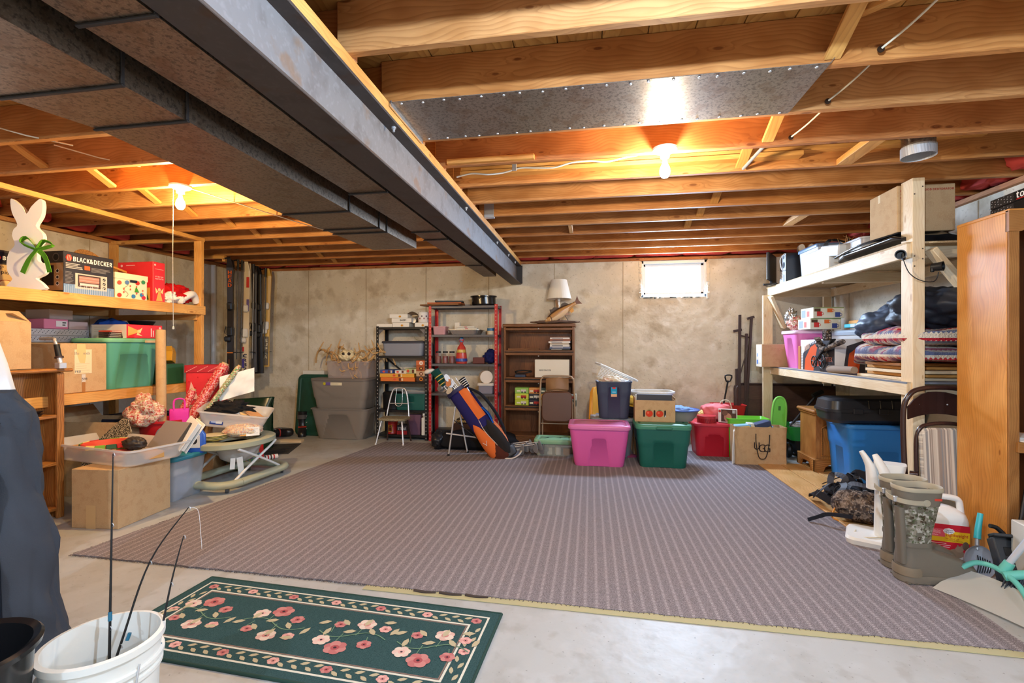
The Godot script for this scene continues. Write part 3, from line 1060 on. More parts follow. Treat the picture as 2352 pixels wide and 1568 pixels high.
func more_materials() -> void:
	M["card_seam"] = mat(rgb(120, 84, 50), 0.9)
	M["tape"] = mat(rgb(214, 186, 144), 0.35)
	M["pack_tape"] = mat(rgb(160, 112, 62), 0.3)
	var q := mat(Color.WHITE, 0.95, 0.0, 0.1)
	q.albedo_texture = speckle(rgb(26, 24, 24), rgb(206, 186, 150), 0.7, 128, 3)
	q.uv1_scale = Vector3(5, 5, 5)
	M["speckled"] = q
	var cm := mat(Color.WHITE, 0.9, 0.0, 0.15)
	cm.albedo_texture = camo_image(41, [rgb(110, 104, 92), rgb(150, 144, 130), rgb(66, 54, 40), rgb(186, 182, 172), rgb(80, 90, 60)])
	M["camo"] = triplanar(cm, 0.42, false)
	var c2 := mat(Color.WHITE, 0.9, 0.0, 0.15)
	c2.albedo_texture = camo_image(77, [rgb(60, 52, 50), rgb(150, 132, 118), rgb(36, 32, 34), rgb(104, 82, 62), rgb(176, 160, 146)])
	M["camo_dark"] = triplanar(c2, 0.5, false)
	var wr := mat(Color.WHITE, 0.45, 0.0, 0.4)
	wr.albedo_texture = camo_image(91, [rgb(236, 206, 186), rgb(200, 40, 44), rgb(244, 236, 220), rgb(176, 30, 50), rgb(120, 160, 60)])
	M["wrap_mixed"] = triplanar(wr, 0.22, false)
	var w2: StandardMaterial3D = wr.duplicate()
	w2.albedo_texture = camo_image(93, [rgb(204, 34, 38), rgb(196, 26, 32), rgb(240, 170, 150), rgb(252, 226, 210), rgb(150, 14, 24)])
	w2.roughness = 0.25
	M["wrap_red"] = triplanar(w2, 0.2, false)
	var w3: StandardMaterial3D = wr.duplicate()
	w3.albedo_texture = camo_image(95, [rgb(40, 120, 60), rgb(224, 226, 200), rgb(206, 60, 40), rgb(120, 190, 90), rgb(244, 240, 226)])
	M["wrap_green"] = triplanar(w3, 0.12, false)
	var w4: StandardMaterial3D = wr.duplicate()
	w4.albedo_texture = camo_image(97, [rgb(90, 170, 70), rgb(110, 60, 160), rgb(240, 220, 80), rgb(220, 60, 60), rgb(60, 140, 210)])
	M["wrap_party"] = triplanar(w4, 0.25, false)
	var w5: StandardMaterial3D = wr.duplicate()
	w5.albedo_texture = camo_image(99, [rgb(226, 206, 170), rgb(214, 190, 150), rgb(200, 130, 110), rgb(232, 216, 190), rgb(150, 160, 180)])
	M["wrap_floral"] = triplanar(w5, 0.3, false)
	var wk := mat(Color.WHITE, 0.85)
	wk.albedo_texture = speckle(rgb(196, 150, 92), rgb(120, 78, 40), 0.8, 64, 9)
	M["wicker"] = triplanar(wk, 0.08, false)
	var lp := mat(rgb(244, 236, 220), 0.9)
	lp.backlight_enabled = true
	lp.backlight = rgb(120, 110, 96)
	M["shade"] = lp
	var fr := mat(rgb(232, 230, 228), 0.35)
	fr.transparency = BaseMaterial3D.TRANSPARENCY_ALPHA
	fr.albedo_color = Color8(238, 233, 228, 120)
	M["frosted"] = fr
	var stn: StandardMaterial3D = M["plain_n"] if M.has("plain_n") else mat(Color.WHITE, 0.9)
	M["rib"] = stn
# ---------------------------------------------------------------- left side: shelving, hutch and the heap in front
func left_side() -> void:
	var s := thing("wooden_shelving", "rough timber storage shelves built along the left wall", "shelving")
	var m: Material = M["stud"]
	part(s, "post", bar(v3(-4.125, 0, -4.40), v3(-4.125, 2.41, -4.40), 0.038, 0.089, Vector3.BACK), m)
	part(s, "post", bar(v3(-5.2, 0, -4.40), v3(-5.2, 2.41, -4.40), 0.038, 0.089, Vector3.BACK), m)
	part(s, "post", bar(v3(-4.125, 0, -1.75), v3(-4.125, 2.41, -1.75), 0.038, 0.089, Vector3.BACK), m)
	part(s, "top_rail", bar(v3(-4.12, 2.43, -1.3), v3(-4.12, 2.43, -4.445), 0.040, 0.05), m)
	part(s, "top_rail", bar(v3(-4.12, 2.43, -4.41), v3(-5.25, 2.43, -4.41), 0.040, 0.05), m)
	part(s, "shelf_rail", bar(v3(-4.09, 1.672, -1.6), v3(-4.09, 1.672, -4.43), 0.092, 0.038), m)
	part(s, "shelf_board", sbox(1.1, 0.018, 2.85, 0.001), M["ply"], v3(-4.66, 1.70, -2.98))
	part(s, "shelf_rail", bar(v3(-4.09, 0.870, -1.6), v3(-4.09, 0.870, -4.43), 0.082, 0.038), m)
	part(s, "shelf_board", sbox(1.1, 0.018, 2.85, 0.001), M["ply"], v3(-4.66, 0.893, -2.98))
	part(s, "shelf_rail", bar(v3(-5.24, 1.66, -1.6), v3(-5.24, 1.66, -4.43), 0.089, 0.038), m)
	part(s, "cleat", bar(v3(-4.12, 1.60, -4.37), v3(-5.2, 1.60, -4.37), 0.06, 0.03), m)
	var U := 1.719
	var L := 0.912
	# the cut-out rabbit with its bow
	var rb := thing("rabbit_cutout", "tall white wooden rabbit cut-out with a green ribbon bow on the upper left shelf", "decoration", v3(-4.17, U, -2.88), 22)
	var raw := [[235, 120], [262, 135], [330, 200], [370, 270], [410, 195], [470, 120], [500, 108], [513, 180], [498, 290], [452, 395], [508, 470], [515, 545], [470, 630], [462, 700], [472, 770], [520, 790], [545, 830], [535, 890], [495, 925], [450, 955], [500, 1000], [520, 1072], [205, 1072], [218, 1010], [246, 965], [205, 890], [198, 780], [220, 680], [268, 605], [244, 510], [258, 440], [290, 388], [244, 270], [230, 170]]
	var po := []
	for p in raw: po.append(Vector2((p[0] - 360) * 0.00071, (1072 - p[1]) * 0.000704))
	part(rb, "body", prism(spline2(po, 3), 0.038), plastic(238, 236, 232, 0.6))
	var bow := cloth(96, 160, 46)
	for e in [[-0.07, 0.05, 0.0], [0.08, 0.03, 0.0]]:
		part(rb, "ribbon_loop", strap([v3(0.08, 0.30, 0.03), v3(0.08 + e[0] * 0.7, 0.33 + e[1], 0.05), v3(0.08 + e[0] * 1.3, 0.32 + e[1] * 0.4, 0.04), v3(0.08, 0.295, 0.035)], 0.04, 0.003, v3(0.3, 0.4, 1)), bow)
	part(rb, "ribbon_tail", strap([v3(0.08, 0.30, 0.03), v3(0.04, 0.22, 0.045), v3(-0.01, 0.12, 0.03)], 0.035, 0.003, v3(1, 0.3, 0.2)), bow)
	part(rb, "ribbon_tail", strap([v3(0.08, 0.30, 0.03), v3(0.14, 0.24, 0.045), v3(0.16, 0.13, 0.03)], 0.035, 0.003, v3(1, -0.2, 0.2)), bow)
	# cartons on the upper shelf
	var pz := carton("dark appliance box with a pizza picture half hidden behind the rabbit cut-out", v3(-4.62, U, -2.80), 0, 0.36, 0.31, 0.40, plastic(44, 38, 40, 0.6), {"called": "appliance_box", "seam": false})
	art(pz, "print", [["r", 0.0, 0.21, 0.40, 0.085, rgb(26, 26, 34)], ["p", [Vector2(0.25, 0.25), Vector2(0.262, 0.27), Vector2(0.285, 0.27), Vector2(0.297, 0.25), Vector2(0.285, 0.23), Vector2(0.262, 0.23)], rgb(206, 50, 40)], ["t", "BLACK", 0.305, 0.235, 0.03, 1, rgb(235, 235, 235)], ["r", 0.24, 0.0, 0.16, 0.2, rgb(190, 160, 110)], ["t", "20\"", 0.26, 0.16, 0.026, 1, rgb(40, 30, 30)], ["t", "rapid", 0.26, 0.12, 0.026, 1, rgb(40, 30, 30)], ["e", 0.33, 0.05, 0.06, 0.035, rgb(150, 60, 30)], ["e", 0.33, 0.055, 0.045, 0.025, rgb(220, 190, 130)]], v3(0.182, 0, 0.20), v3(0, 90, 0))
	var bd := carton("black toaster-oven box with big white brand lettering on the upper left shelf", v3(-4.30, U, -3.295), 0, 0.34, 0.335, 0.40, plastic(40, 36, 38, 0.5), {"called": "appliance_box", "seam": false})
	var W := rgb(240, 238, 236)
	var g := [["r", 0.0, 0.0, 0.40, 0.075, rgb(112, 146, 190)], ["r", 0.0, 0.075, 0.40, 0.012, rgb(70, 60, 66)], ["p", [Vector2(0.014, 0.285), Vector2(0.026, 0.31), Vector2(0.05, 0.31), Vector2(0.062, 0.285), Vector2(0.05, 0.26), Vector2(0.026, 0.26)], rgb(226, 60, 46)], ["t", "BLACK&DECKER", 0.07, 0.262, 0.038, 1, 0.315, W]]
	for i in 3: g.append(["l", Vector2(0.026 + i * 0.011, 0.264), Vector2(0.032 + i * 0.011, 0.306), 0.003, rgb(250, 190, 180)])
	g += lines(0.015, 0.238, 0.13, 4, 0.012, 0.006, rgb(190, 186, 186)) + lines(0.21, 0.226, 0.16, 4, 0.010, 0.004, rgb(150, 146, 146)) + lines(0.012, 0.17, 0.06, 9, 0.011, 0.003, rgb(150, 146, 146))
	g += [["r", 0.155, 0.205, 0.045, 0.034, rgb(216, 96, 54)], ["r", 0.085, 0.045, 0.255, 0.125, rgb(206, 190, 180)], ["r", 0.105, 0.06, 0.18, 0.10, rgb(70, 54, 54)], ["r", 0.115, 0.10, 0.16, 0.05, rgb(176, 130, 120)], ["r", 0.12, 0.075, 0.15, 0.016, rgb(214, 206, 206)]]
	for i in 4: g.append(["r", 0.115, 0.07 + i * 0.022, 0.16, 0.002, rgb(220, 200, 196)])
	for i in 3: g += [["e", 0.315, 0.07 + i * 0.036, 0.012, 0.012, rgb(40, 34, 34)], ["l", Vector2(0.309, 0.064 + i * 0.036), Vector2(0.321, 0.076 + i * 0.036), 0.004, W]]
	for i in 26: g.append(["r", 0.006 + i * 0.015, 0.006, 0.003, 0.05 + 0.01 * (i % 3), rgb(188, 206, 230)])
	art(bd, "front_print", g, v3(0.172, 0, 0.20), v3(0, 90, 0))
	g = [["r", 0.12, 0.02, 0.22, 0.22, rgb(170, 134, 96)], ["r", 0.13, 0.06, 0.12, 0.16, rgb(30, 28, 30)], ["e", 0.27, 0.285, 0.032, 0.032, rgb(110, 104, 104)], ["e", 0.27, 0.285, 0.026, 0.026, rgb(36, 34, 36)]]
	for i in 3: g += [["e", 0.285, 0.075 + i * 0.05, 0.016, 0.016, rgb(236, 230, 226)], ["e", 0.285, 0.075 + i * 0.05, 0.012, 0.012, rgb(44, 40, 40)]]
	art(bd, "side_print", g, v3(-0.17, 0, 0.202))
	var xm := carton("cream gift box printed with holiday lights beside the toaster-oven box", v3(-4.29, U, -3.66), 0, 0.32, 0.225, 0.30, plastic(238, 228, 196, 0.7), {"called": "gift_box", "seam": false})
	part(xm, "lid", sbox(0.33, 0.055, 0.31, 0.003), plastic(240, 230, 198, 0.7), v3(0, 0.175, 0))
	part(xm, "handle", box(0.006, 0.022, 0.07, 0.004), M["black_metal"], v3(0.168, 0.165, -0.01))
	g = [["p", [Vector2(0.17, 0.07), Vector2(0.215, 0.07), Vector2(0.185, 0.125)], rgb(70, 150, 60)], ["r", 0.188, 0.055, 0.01, 0.014, rgb(60, 90, 160)]]
	for e in [[0.03, 0.03, 210, 60, 50], [0.16, 0.03, 60, 130, 190], [0.24, 0.05, 60, 130, 190], [0.26, 0.025, 206, 50, 70], [0.2, 0.155, 214, 50, 46], [0.03, 0.14, 206, 90, 70], [0.1, 0.15, 90, 130, 180], [0.255, 0.17, 60, 140, 90]]: g.append(["e", e[0], e[1], 0.02, 0.018, rgb(e[2], e[3], e[4])])
	for i in 9: g.append(["l", Vector2(0.09 + 0.02 * sin(i * 0.9), 0.02 + i * 0.013), Vector2(0.09 + 0.02 * sin(i * 0.9 + 0.9), 0.033 + i * 0.013), 0.003, rgb(120, 110, 90)])
	for i in 8: g.append(["e", 0.07 + (i % 4) * 0.06, 0.06 + (i % 3) * 0.03, 0.006, 0.009, rgb(220, 90, 70)])
	art(xm, "print", g, v3(0.167, 0, 0.15), v3(0, 90, 0))
	var bk := thing("wicker_basket", "round wicker basket with a wooden handle propped behind the holiday gift box", "basket", v3(-4.52, 2.04, -3.60))
	var bw := part(bk, "bowl", lathe([[0.05, -0.07], [0.10, -0.06], [0.14, 0.0], [0.145, 0.012], [0.135, 0.01], [0.095, -0.045], [0.0, -0.055]], 30), M["wicker"])
	bw.rotation_degrees = v3(0, 0, -66)
	var bh := part(bk, "handle", tube([v3(0.03, 0.03, -0.10), v3(0.1, -0.05, -0.32)], 0.012), M["stud"])
	bk.set_meta("category", "basket")
	var an := carton("tall red holiday tree-topper box standing near the end of the upper left shelf", v3(-4.33, U, -3.935), 0, 0.40, 0.385, 0.13, plastic(222, 44, 52, 0.5), {"called": "gift_box", "seam": false})
	art(an, "front_print", [["t", "14\" Fiber Optic", 0.02, 0.235, 0.012, 2, 0.09, W], ["t", "Angel Tree Top", 0.02, 0.215, 0.012, 2, 0.09, W], ["e", 0.02, 0.355, 0.01, 0.01, rgb(250, 200, 200)], ["r", 0.02, 0.315, 0.09, 0.003, rgb(250, 200, 200)], ["p", [Vector2(0.03, 0.01), Vector2(0.10, 0.01), Vector2(0.075, 0.10), Vector2(0.055, 0.10)], rgb(220, 176, 96)], ["e", 0.065, 0.12, 0.016, 0.016, rgb(236, 200, 150)], ["p", [Vector2(0.055, 0.10), Vector2(0.02, 0.14), Vector2(0.03, 0.08)], rgb(240, 216, 150)], ["p", [Vector2(0.075, 0.10), Vector2(0.11, 0.14), Vector2(0.10, 0.08)], rgb(240, 216, 150)]], v3(0.202, 0, 0.065), v3(0, 90, 0))
	art(an, "side_print", [["e", 0.05, 0.35, 0.012, 0.012, rgb(250, 200, 200)], ["r", 0.10, 0.35, 0.1, 0.006, rgb(250, 200, 200)], ["r", 0.28, 0.005, 0.09, 0.13, rgb(220, 170, 80)], ["p", [Vector2(0.295, 0.02), Vector2(0.355, 0.02), Vector2(0.325, 0.11)], rgb(40, 100, 50)]], v3(-0.2, 0, 0.067))
	var sh := thing("santa_hat", "crumpled red and white plush santa hats at the end of the upper shelf", "hat", v3(-4.22, U, -4.19))
	part(sh, "felt", lump(v3(0.22, 0.20, 0.34), 6, 0.5, 1.7, 0.4), cloth(196, 28, 32))
	part(sh, "trim", lump(v3(0.24, 0.12, 0.14), 9, 0.5, 2.0, 0.3), cloth(240, 236, 230), v3(0.02, 0, 0.12))
	part(sh, "trim", stube([v3(0.06, 0.03, 0.02), v3(0.11, 0.10, -0.06), v3(0.10, 0.11, -0.13), v3(0.08, 0.04, -0.19)], 0.04, 0.035, 10), cloth(240, 236, 230))
	part(sh, "pompom", lump(v3(0.09, 0.09, 0.09), 4, 0.2, 3.0), cloth(244, 240, 236), v3(0.09, 0.0, 0.02))
	# lower shelf
	var c1 := carton("brown carton with a torn moving label on the lower left shelf", v3(-4.33, L, -3.27), 0, 0.36, 0.405, 0.36, null)
	g = [["r", 0.10, 0.155, 0.135, 0.20, rgb(236, 216, 178)], ["p", [Vector2(0.12, 0.40), Vector2(0.185, 0.40), Vector2(0.19, 0.30), Vector2(0.18, 0.24), Vector2(0.14, 0.245), Vector2(0.115, 0.33)], rgb(228, 196, 138)], ["t", "Plo     oods", 0.10, 0.312, 0.02, 2, 0.12, rgb(80, 90, 110)], ["t", "PRD", 0.105, 0.165, 0.018, 1, rgb(80, 96, 110)]] + lines(0.11, 0.235, 0.11, 5, 0.018, 0.0015, rgb(170, 150, 120)) + [["r", 0.155, 0.08, 0.03, 0.07, rgb(214, 206, 196)], ["t", "591", 0.157, 0.10, 0.02, 1, rgb(90, 84, 90)], ["r", 0.158, 0.0, 0.026, 0.085, rgb(170, 116, 66)]]
	art(c1, "label", g, v3(0.182, 0, 0.18), v3(0, 90, 0))
	var gt := tote("sea-green lidded tote on the lower left shelf behind the cardboard tube", v3(-4.36, L, -3.72), 90, 0.50, 0.40, 0.43, plastic(84, 160, 136), plastic(124, 194, 150), {"pan": [0.5, 0.62, 0.02, 0.70, 0.016], "taper": 0.90})
	part(gt, "label", box(0.12, 0.022, 0.002, 0.0), M["tape"], v3(0.14, 0.425, 0.217))
	var rw := carton("red and white tree-topper box lying flat on the sea-green tote", v3(-4.34, L + 0.455, -3.81), 0, 0.38, 0.125, 0.36, plastic(222, 44, 52, 0.5), {"called": "gift_box", "seam": false})
	art(rw, "side_print", [["r", 0.0, 0.0, 0.378, 0.124, rgb(234, 226, 208)], ["r", 0.29, 0.012, 0.03, 0.024, rgb(110, 104, 96)]] + lines(0.03, 0.10, 0.14, 3, 0.02, 0.003, rgb(190, 184, 170)), v3(-0.19, 0, 0.182))
	art(rw, "front_print", [["p", [Vector2(0.01, 0.02), Vector2(0.01, 0.11), Vector2(0.10, 0.075), Vector2(0.10, 0.05)], rgb(226, 176, 90)], ["e", 0.115, 0.062, 0.02, 0.017, rgb(240, 200, 120)], ["p", [Vector2(0.10, 0.065), Vector2(0.15, 0.10), Vector2(0.13, 0.05)], rgb(244, 214, 150)], ["p", [Vector2(0.10, 0.05), Vector2(0.15, 0.02), Vector2(0.09, 0.03)], rgb(244, 214, 150)], ["r", 0.235, 0.015, 0.008, 0.08, W], ["r", 0.255, 0.015, 0.008, 0.06, W], ["e", 0.33, 0.10, 0.011, 0.011, rgb(250, 190, 190)]], v3(0.192, 0, 0.18), v3(0, 90, 0))
	var hid := carton("plain brown carton in the shade under the black floral boxes", v3(-4.78, L, -3.42), 0, 0.40, 0.415, 0.52, null)
	for i in 2:
		var fb := carton(["lower of two flat boxes with black sprigs on white", "upper of two flat boxes with black sprigs, under the pink shoebox"][i], v3(-4.78, L + 0.417 + i * 0.058, -3.42), 0, 0.36, 0.056, 0.50 - i * 0.01, plastic(206, 204, 204, 0.7), {"called": "printed_box", "seam": false, "group": "boxes with black sprigs"})
		var sp := []
		for k in 44: sp.append(["p", [Vector2(0.008 + k * 0.011, 0.008 + 0.034 * fmod(k * 0.37, 1.0)), Vector2(0.018 + k * 0.011, 0.014 + 0.034 * fmod(k * 0.37, 1.0)), Vector2(0.012 + k * 0.011, 0.018 + 0.034 * fmod(k * 0.37, 1.0))], rgb(40, 48, 58)])
		art(fb, "print", sp, v3(0.182, 0, 0.25 - i * 0.005), v3(0, 90, 0))
	var pk := carton("pink shoebox with a white end label on the black sprig boxes", v3(-4.76, L + 0.533, -3.40), 0, 0.30, 0.085, 0.19, plastic(226, 130, 160, 0.6), {"called": "shoebox", "seam": false})
	art(pk, "label", [["r", 0.09, 0.02, 0.09, 0.05, rgb(240, 232, 230)], ["r", 0.14, 0.05, 0.03, 0.01, rgb(70, 60, 60)], ["r", 0.14, 0.03, 0.025, 0.01, rgb(70, 60, 60)]], v3(0.152, 0, 0.095), v3(0, 90, 0))
	carton("small grey-white box on top of the pink shoebox", v3(-4.78, L + 0.620, -3.47), 0, 0.26, 0.085, 0.19, plastic(196, 186, 176, 0.7), {"called": "shoebox", "seam": false})
	carton("pale shoebox right of the pink one, on the black sprig boxes", v3(-4.76, L + 0.533, -3.59), 0, 0.28, 0.07, 0.16, plastic(206, 180, 176, 0.7), {"called": "shoebox", "seam": false})
	for i in 4:
		var b := thing("book", ["bottom dark paperback in the little stack left of the red and white box", "second dark paperback up in the stack left of the red and white box", "third dark paperback up in the stack left of the red and white box", "red-spined paperback on top of the stack by the red and white box"][i], "book", v3(-4.25, L + 0.457 + i * 0.0165, -3.57), 4 * i - 4, "paperbacks on the sea-green tote")
		part(b, "cover", sbox(0.11, 0.015, 0.13, 0.002), plastic(58, 40, 36, 0.5) if i < 3 else plastic(190, 70, 44, 0.5))
		art(b, "spine_print", [["r", 0.012, 0.005, 0.10, 0.005, rgb(226, 214, 200)]], v3(0.056, 0, 0.065), v3(0, 90, 0))
	var bh2 := thing("knit_hat", "soft royal blue hat lying behind the red and white box", "hat", v3(-4.68, L + 0.41, -3.95))
	part(bh2, "cloth", lump(v3(0.24, 0.24, 0.32), 21, 0.3, 1.5, 0.15), cloth(40, 84, 170))
	tote("dusty blue-grey tote at the far end of the lower left shelf", v3(-4.72, L, -4.22), 90, 0.30, 0.34, 0.54, plastic(120, 130, 150), plastic(60, 80, 110), {"taper": 0.8})
	var bo := thing("black_bowl", "black bowl sitting on the blue-grey tote by the shelf post", "bowl", v3(-4.62, L + 0.56, -4.20))
	part(bo, "shell", lathe([[0.05, 0.0], [0.09, 0.03], [0.12, 0.08], [0.11, 0.08], [0.08, 0.035], [0.0, 0.01]], 24), M["black_metal"])
	var go := carton("small open gold box resting beside the cardboard tube", v3(-4.25, L + 0.22, -4.12), 30, 0.14, 0.10, 0.12, plastic(206, 150, 40, 0.3), {"called": "gift_box", "open": [[0, 30, 0.05], [1, -20, 0.06]]})
	go.rotation_degrees.x = -16
	carton("green box under the open gold box on the lower shelf", v3(-4.25, L, -4.14), 6, 0.18, 0.20, 0.22, plastic(40, 92, 60, 0.6), {"called": "gift_box", "seam": false})
	var rbx := carton("red gift box with a dotted dark red lid at the shelf's end", v3(-3.93, 0.70, -4.30), 24, 0.30, 0.38, 0.26, plastic(226, 40, 44, 0.5), {"called": "gift_box", "seam": false})
	part(rbx, "lid", sbox(0.32, 0.075, 0.28, 0.003), plastic(186, 22, 32, 0.5), v3(0, 0.325, 0))
	g = []
	for k in 40: g.append(["e", 0.01 + fmod(k * 0.137, 0.29), 0.335 + fmod(k * 0.023, 0.055), 0.004, 0.004, rgb(236, 150, 140)])
	for k in 12: g.append(["e", 0.02 + fmod(k * 0.117, 0.26), 0.03 + fmod(k * 0.083, 0.27), 0.005, 0.005, rgb(190, 20, 30)])
	g.append(["p", [Vector2(0.02, 0.06), Vector2(0.12, 0.06), Vector2(0.05, 0.24)], rgb(240, 180, 160)])
	art(rbx, "print", g, v3(-0.15, 0, 0.142))
	var stand := carton("brown carton under the red gift box beside the shelf post", v3(-3.95, 0, -4.30), 10, 0.34, 0.70, 0.30, null)
	# hutch
	var h := thing("oak_bookcase", "small oak bookcase at the far left, black things on its middle shelf", "bookcase", v3(-4.035, 0, -2.515), 90)
	for x in [-0.44, 0.44]: part(h, "side_panel", sbox(0.02, 1.10, 0.16, 0.001), M["oak"], v3(x, 0, 0))
	part(h, "stile", sbox(0.05, 1.09, 0.02, 0.003), M["oak_light"], v3(0.428, 0.0, 0.075))
	part(h, "top", sbox(0.97, 0.025, 0.20, 0.008), M["oak_light"], v3(0.02, 1.10, 0.005))
	part(h, "back_panel", sbox(0.87, 1.09, 0.01, 0.0), M["oak"], v3(0, 0, -0.075))
	for y in [0.755, 0.40, 0.06]: part(h, "shelf", sbox(0.86, 0.024, 0.15, 0.003), M["oak_light"], v3(0, y, 0.005))
	for i in 2:
		var tr := thing("flat_tray", ["lower black tray on the oak bookcase shelf", "upper black tray on the oak bookcase shelf"][i], "tray", v3(-4.02, 0.780 + i * 0.022, -2.72), 90, "black trays on the oak shelf")
		part(tr, "dish", loft([rrect(0.22, 0.11, 0.03, 0.0), rrect(0.27, 0.13, 0.03, 0.02), rrect(0.255, 0.12, 0.03, 0.02), rrect(0.21, 0.10, 0.03, 0.004)]), M["black_metal"])
	carton("open brown carton on top of the oak bookcase", v3(-4.12, 1.126, -2.62), 0, 0.26, 0.34, 0.32, null, {"open": [[1, -52, 0.13], [3, 20, 0.13], [2, -60, 0.12]]})
	var sw := thing("hand_tool", "bent steel tool with a black grip standing on the oak bookcase", "tool", v3(-3.97, 1.126, -2.93))
	part(sw, "rod", stube([v3(-0.22, 0.225, -0.05), v3(-0.06, 0.225, -0.02), v3(-0.02, 0.21, 0), v3(0.0, 0.17, 0)], 0.011, 0.011, 10), M["chrome"])
	part(sw, "grip", tube([v3(-0.003, 0.18, 0), v3(0.02, 0.085, 0)], 0.017, 0.019, 12), M["black_metal"])
	part(sw, "collar", tube([v3(0.02, 0.09, 0), v3(0.023, 0.078, 0)], 0.027, 0.027, 14), M["brown_metal"])
	part(sw, "foot", sbox(0.05, 0.045, 0.05, 0.004), M["zinc"], v3(0.035, 0.0, 0))
	part(sw, "shank", tube([v3(0.023, 0.08, 0), v3(0.033, 0.04, 0)], 0.016, 0.014, 10), M["chrome"])
	heap()

func heap() -> void:
	var W := rgb(240, 238, 236)
	# carton and the long clear tote on it
	var c := carton("large plain brown carton on the floor under the long clear tote", v3(-3.49, 0, -3.03), 5, 0.36, 0.42, 0.46, null)
	art(c, "tape_strip", [["r", 0.115, 0.0, 0.075, 0.165, rgb(206, 174, 126)]], v3(-0.18, 0.0, 0.232))
	var t := thing("clear_tote", "long shallow clear plastic tote full of ribbon and binders on the brown carton", "storage tote", v3(-3.69, 0.423, -3.14), -10)
	part(t, "body", tote_body(1.06, 0.46, 0.125, {"taper": 0.88, "r": 0.06}), M["frosted"])
	var fl := thing("ribbon_basket", "round bowl wrapped in red yellow and green checked ribbon", "basket", v3(-3.72, 0.455, -3.10), -10)
	part(fl, "bowl", lathe([[0.10, 0.0], [0.15, 0.05], [0.165, 0.09], [0.15, 0.09], [0.1, 0.03], [0.0, 0.02]], 32), plastic(206, 70, 50, 0.6))
	var chk := [[196, 40, 40], [240, 214, 120], [120, 170, 50], [30, 80, 40]]
	for i in 16:
		var a := TAU * i / 16
		for r in 2:
			var k = chk[(i + r * 2) % 4]
			part(fl, "check", box(0.062, 0.036, 0.006, 0.002), plastic(k[0], k[1], k[2], 0.6), v3(sin(a) * (0.166 - r * 0.014), 0.078 - r * 0.036, cos(a) * (0.166 - r * 0.014)), v3(-18, rad_to_deg(a), 0))
	var wl := thing("leather_pouch", "folded black leather pouch lying in the long clear tote", "pouch", v3(-3.44, 0.50, -3.07), -14)
	part(wl, "leather", lump(v3(0.20, 0.10, 0.12), 31, 0.25, 1.8, 0.1), plastic(46, 40, 38, 0.5))
	var bi := thing("ring_binder", "grey-brown ring binder propped up in the long clear tote", "binder", v3(-3.36, 0.475, -3.22), -8)
	bi.rotation_degrees = v3(-38, -12, 0)
	part(bi, "cover", sbox(0.30, 0.24, 0.006, 0.002), plastic(134, 124, 118, 0.6), v3(0, 0, 0.02))
	part(bi, "cover", sbox(0.30, 0.24, 0.006, 0.002), plastic(134, 124, 118, 0.6), v3(0, 0, -0.02))
	part(bi, "spine", sbox(0.006, 0.24, 0.045, 0.002), plastic(60, 56, 54, 0.6), v3(0.15, 0, 0))
	var b2 := thing("ring_binder", "white ring binder standing behind the grey-brown one", "binder", v3(-3.26, 0.475, -3.28), -8)
	b2.rotation_degrees = v3(-30, -30, -8)
	part(b2, "cover", sbox(0.26, 0.25, 0.005, 0.002), plastic(236, 234, 230, 0.6), v3(0, 0, 0.025))
	part(b2, "cover", sbox(0.26, 0.25, 0.005, 0.002), plastic(236, 234, 230, 0.6), v3(0, 0, -0.025))
	part(b2, "pages", sbox(0.22, 0.23, 0.03, 0.002), M["paper"], v3(-0.01, 0.005, 0))
	for e in [[-3.98, -3.11, 214, 150, 70, "flat orange pack lying at the left end of the long clear tote"], [-3.30, -3.06, 214, 160, 90, "flat tan pack lying at the right end of the long clear tote"], [-3.55, -3.02, 190, 60, 50, "red and white card pack in the long clear tote's front"]]:
		var pc := thing("card_pack", e[5], "packet", v3(e[0], 0.455, e[1]), -20)
		part(pc, "sleeve", sbox(0.19, 0.05, 0.12, 0.003), plastic(e[2], e[3], e[4], 0.5))
		art(pc, "print", [["r", 0.01, 0.01, 0.1, 0.03, rgb(240, 226, 200)]], v3(-0.095, 0, 0.062))
	for i in 5:
		var oo := thing("craft_bag", ["dark bag at the clear tote's left front", "brown bag at the clear tote's front middle", "grey bag in the clear tote's front middle", "tan bag at the clear tote's right front", "black bag at the clear tote's right end"][i], "bag", v3(-4.02 + i * 0.17, 0.432, -3.10 + i * 0.03), i * 30)
		var k = [[70, 60, 56], [120, 84, 60], [110, 108, 110], [190, 150, 110], [50, 44, 46]][i]
		part(oo, "cloth", lump(v3(0.16, 0.06, 0.14), 60 + i, 0.4, 2.0, 0.2, 22, 12), cloth(k[0], k[1], k[2]))
	# open carton behind, speckled boards
	var oc := carton("open brown carton with a hand hole behind the long clear tote", v3(-4.28, 0, -3.58), 6, 0.52, 0.64, 0.40, null, {"open": [[3, 40, 0.14]]})
	part(oc, "hand_hole", box(0.10, 0.022, 0.003, 0.0), plastic(30, 20, 14), v3(0.08, 0.56, -0.194))
	var sp := thing("speckled_board", "black and cream speckled board leaning in front of the open carton", "board", v3(-3.98, 0.42, -3.38), 14)
	part(sp, "sheet", prism([Vector2(-0.22, 0), Vector2(0.18, 0), Vector2(0.10, 0.25), Vector2(0.06, 0.26)], 0.012), M["speckled"])
	var s2 := thing("speckled_board", "speckled board standing in the gap beside the oak bookcase", "board", v3(-3.80, 0, -3.06), 20)
	part(s2, "sheet", sbox(0.16, 0.40, 0.012, 0.001), M["speckled"])
	tote("dark navy tote in the shadow under the lower left shelf", v3(-4.55, 0, -4.05), 90, 0.60, 0.5, 0.58, plastic(34, 40, 62), plastic(38, 44, 70), {})
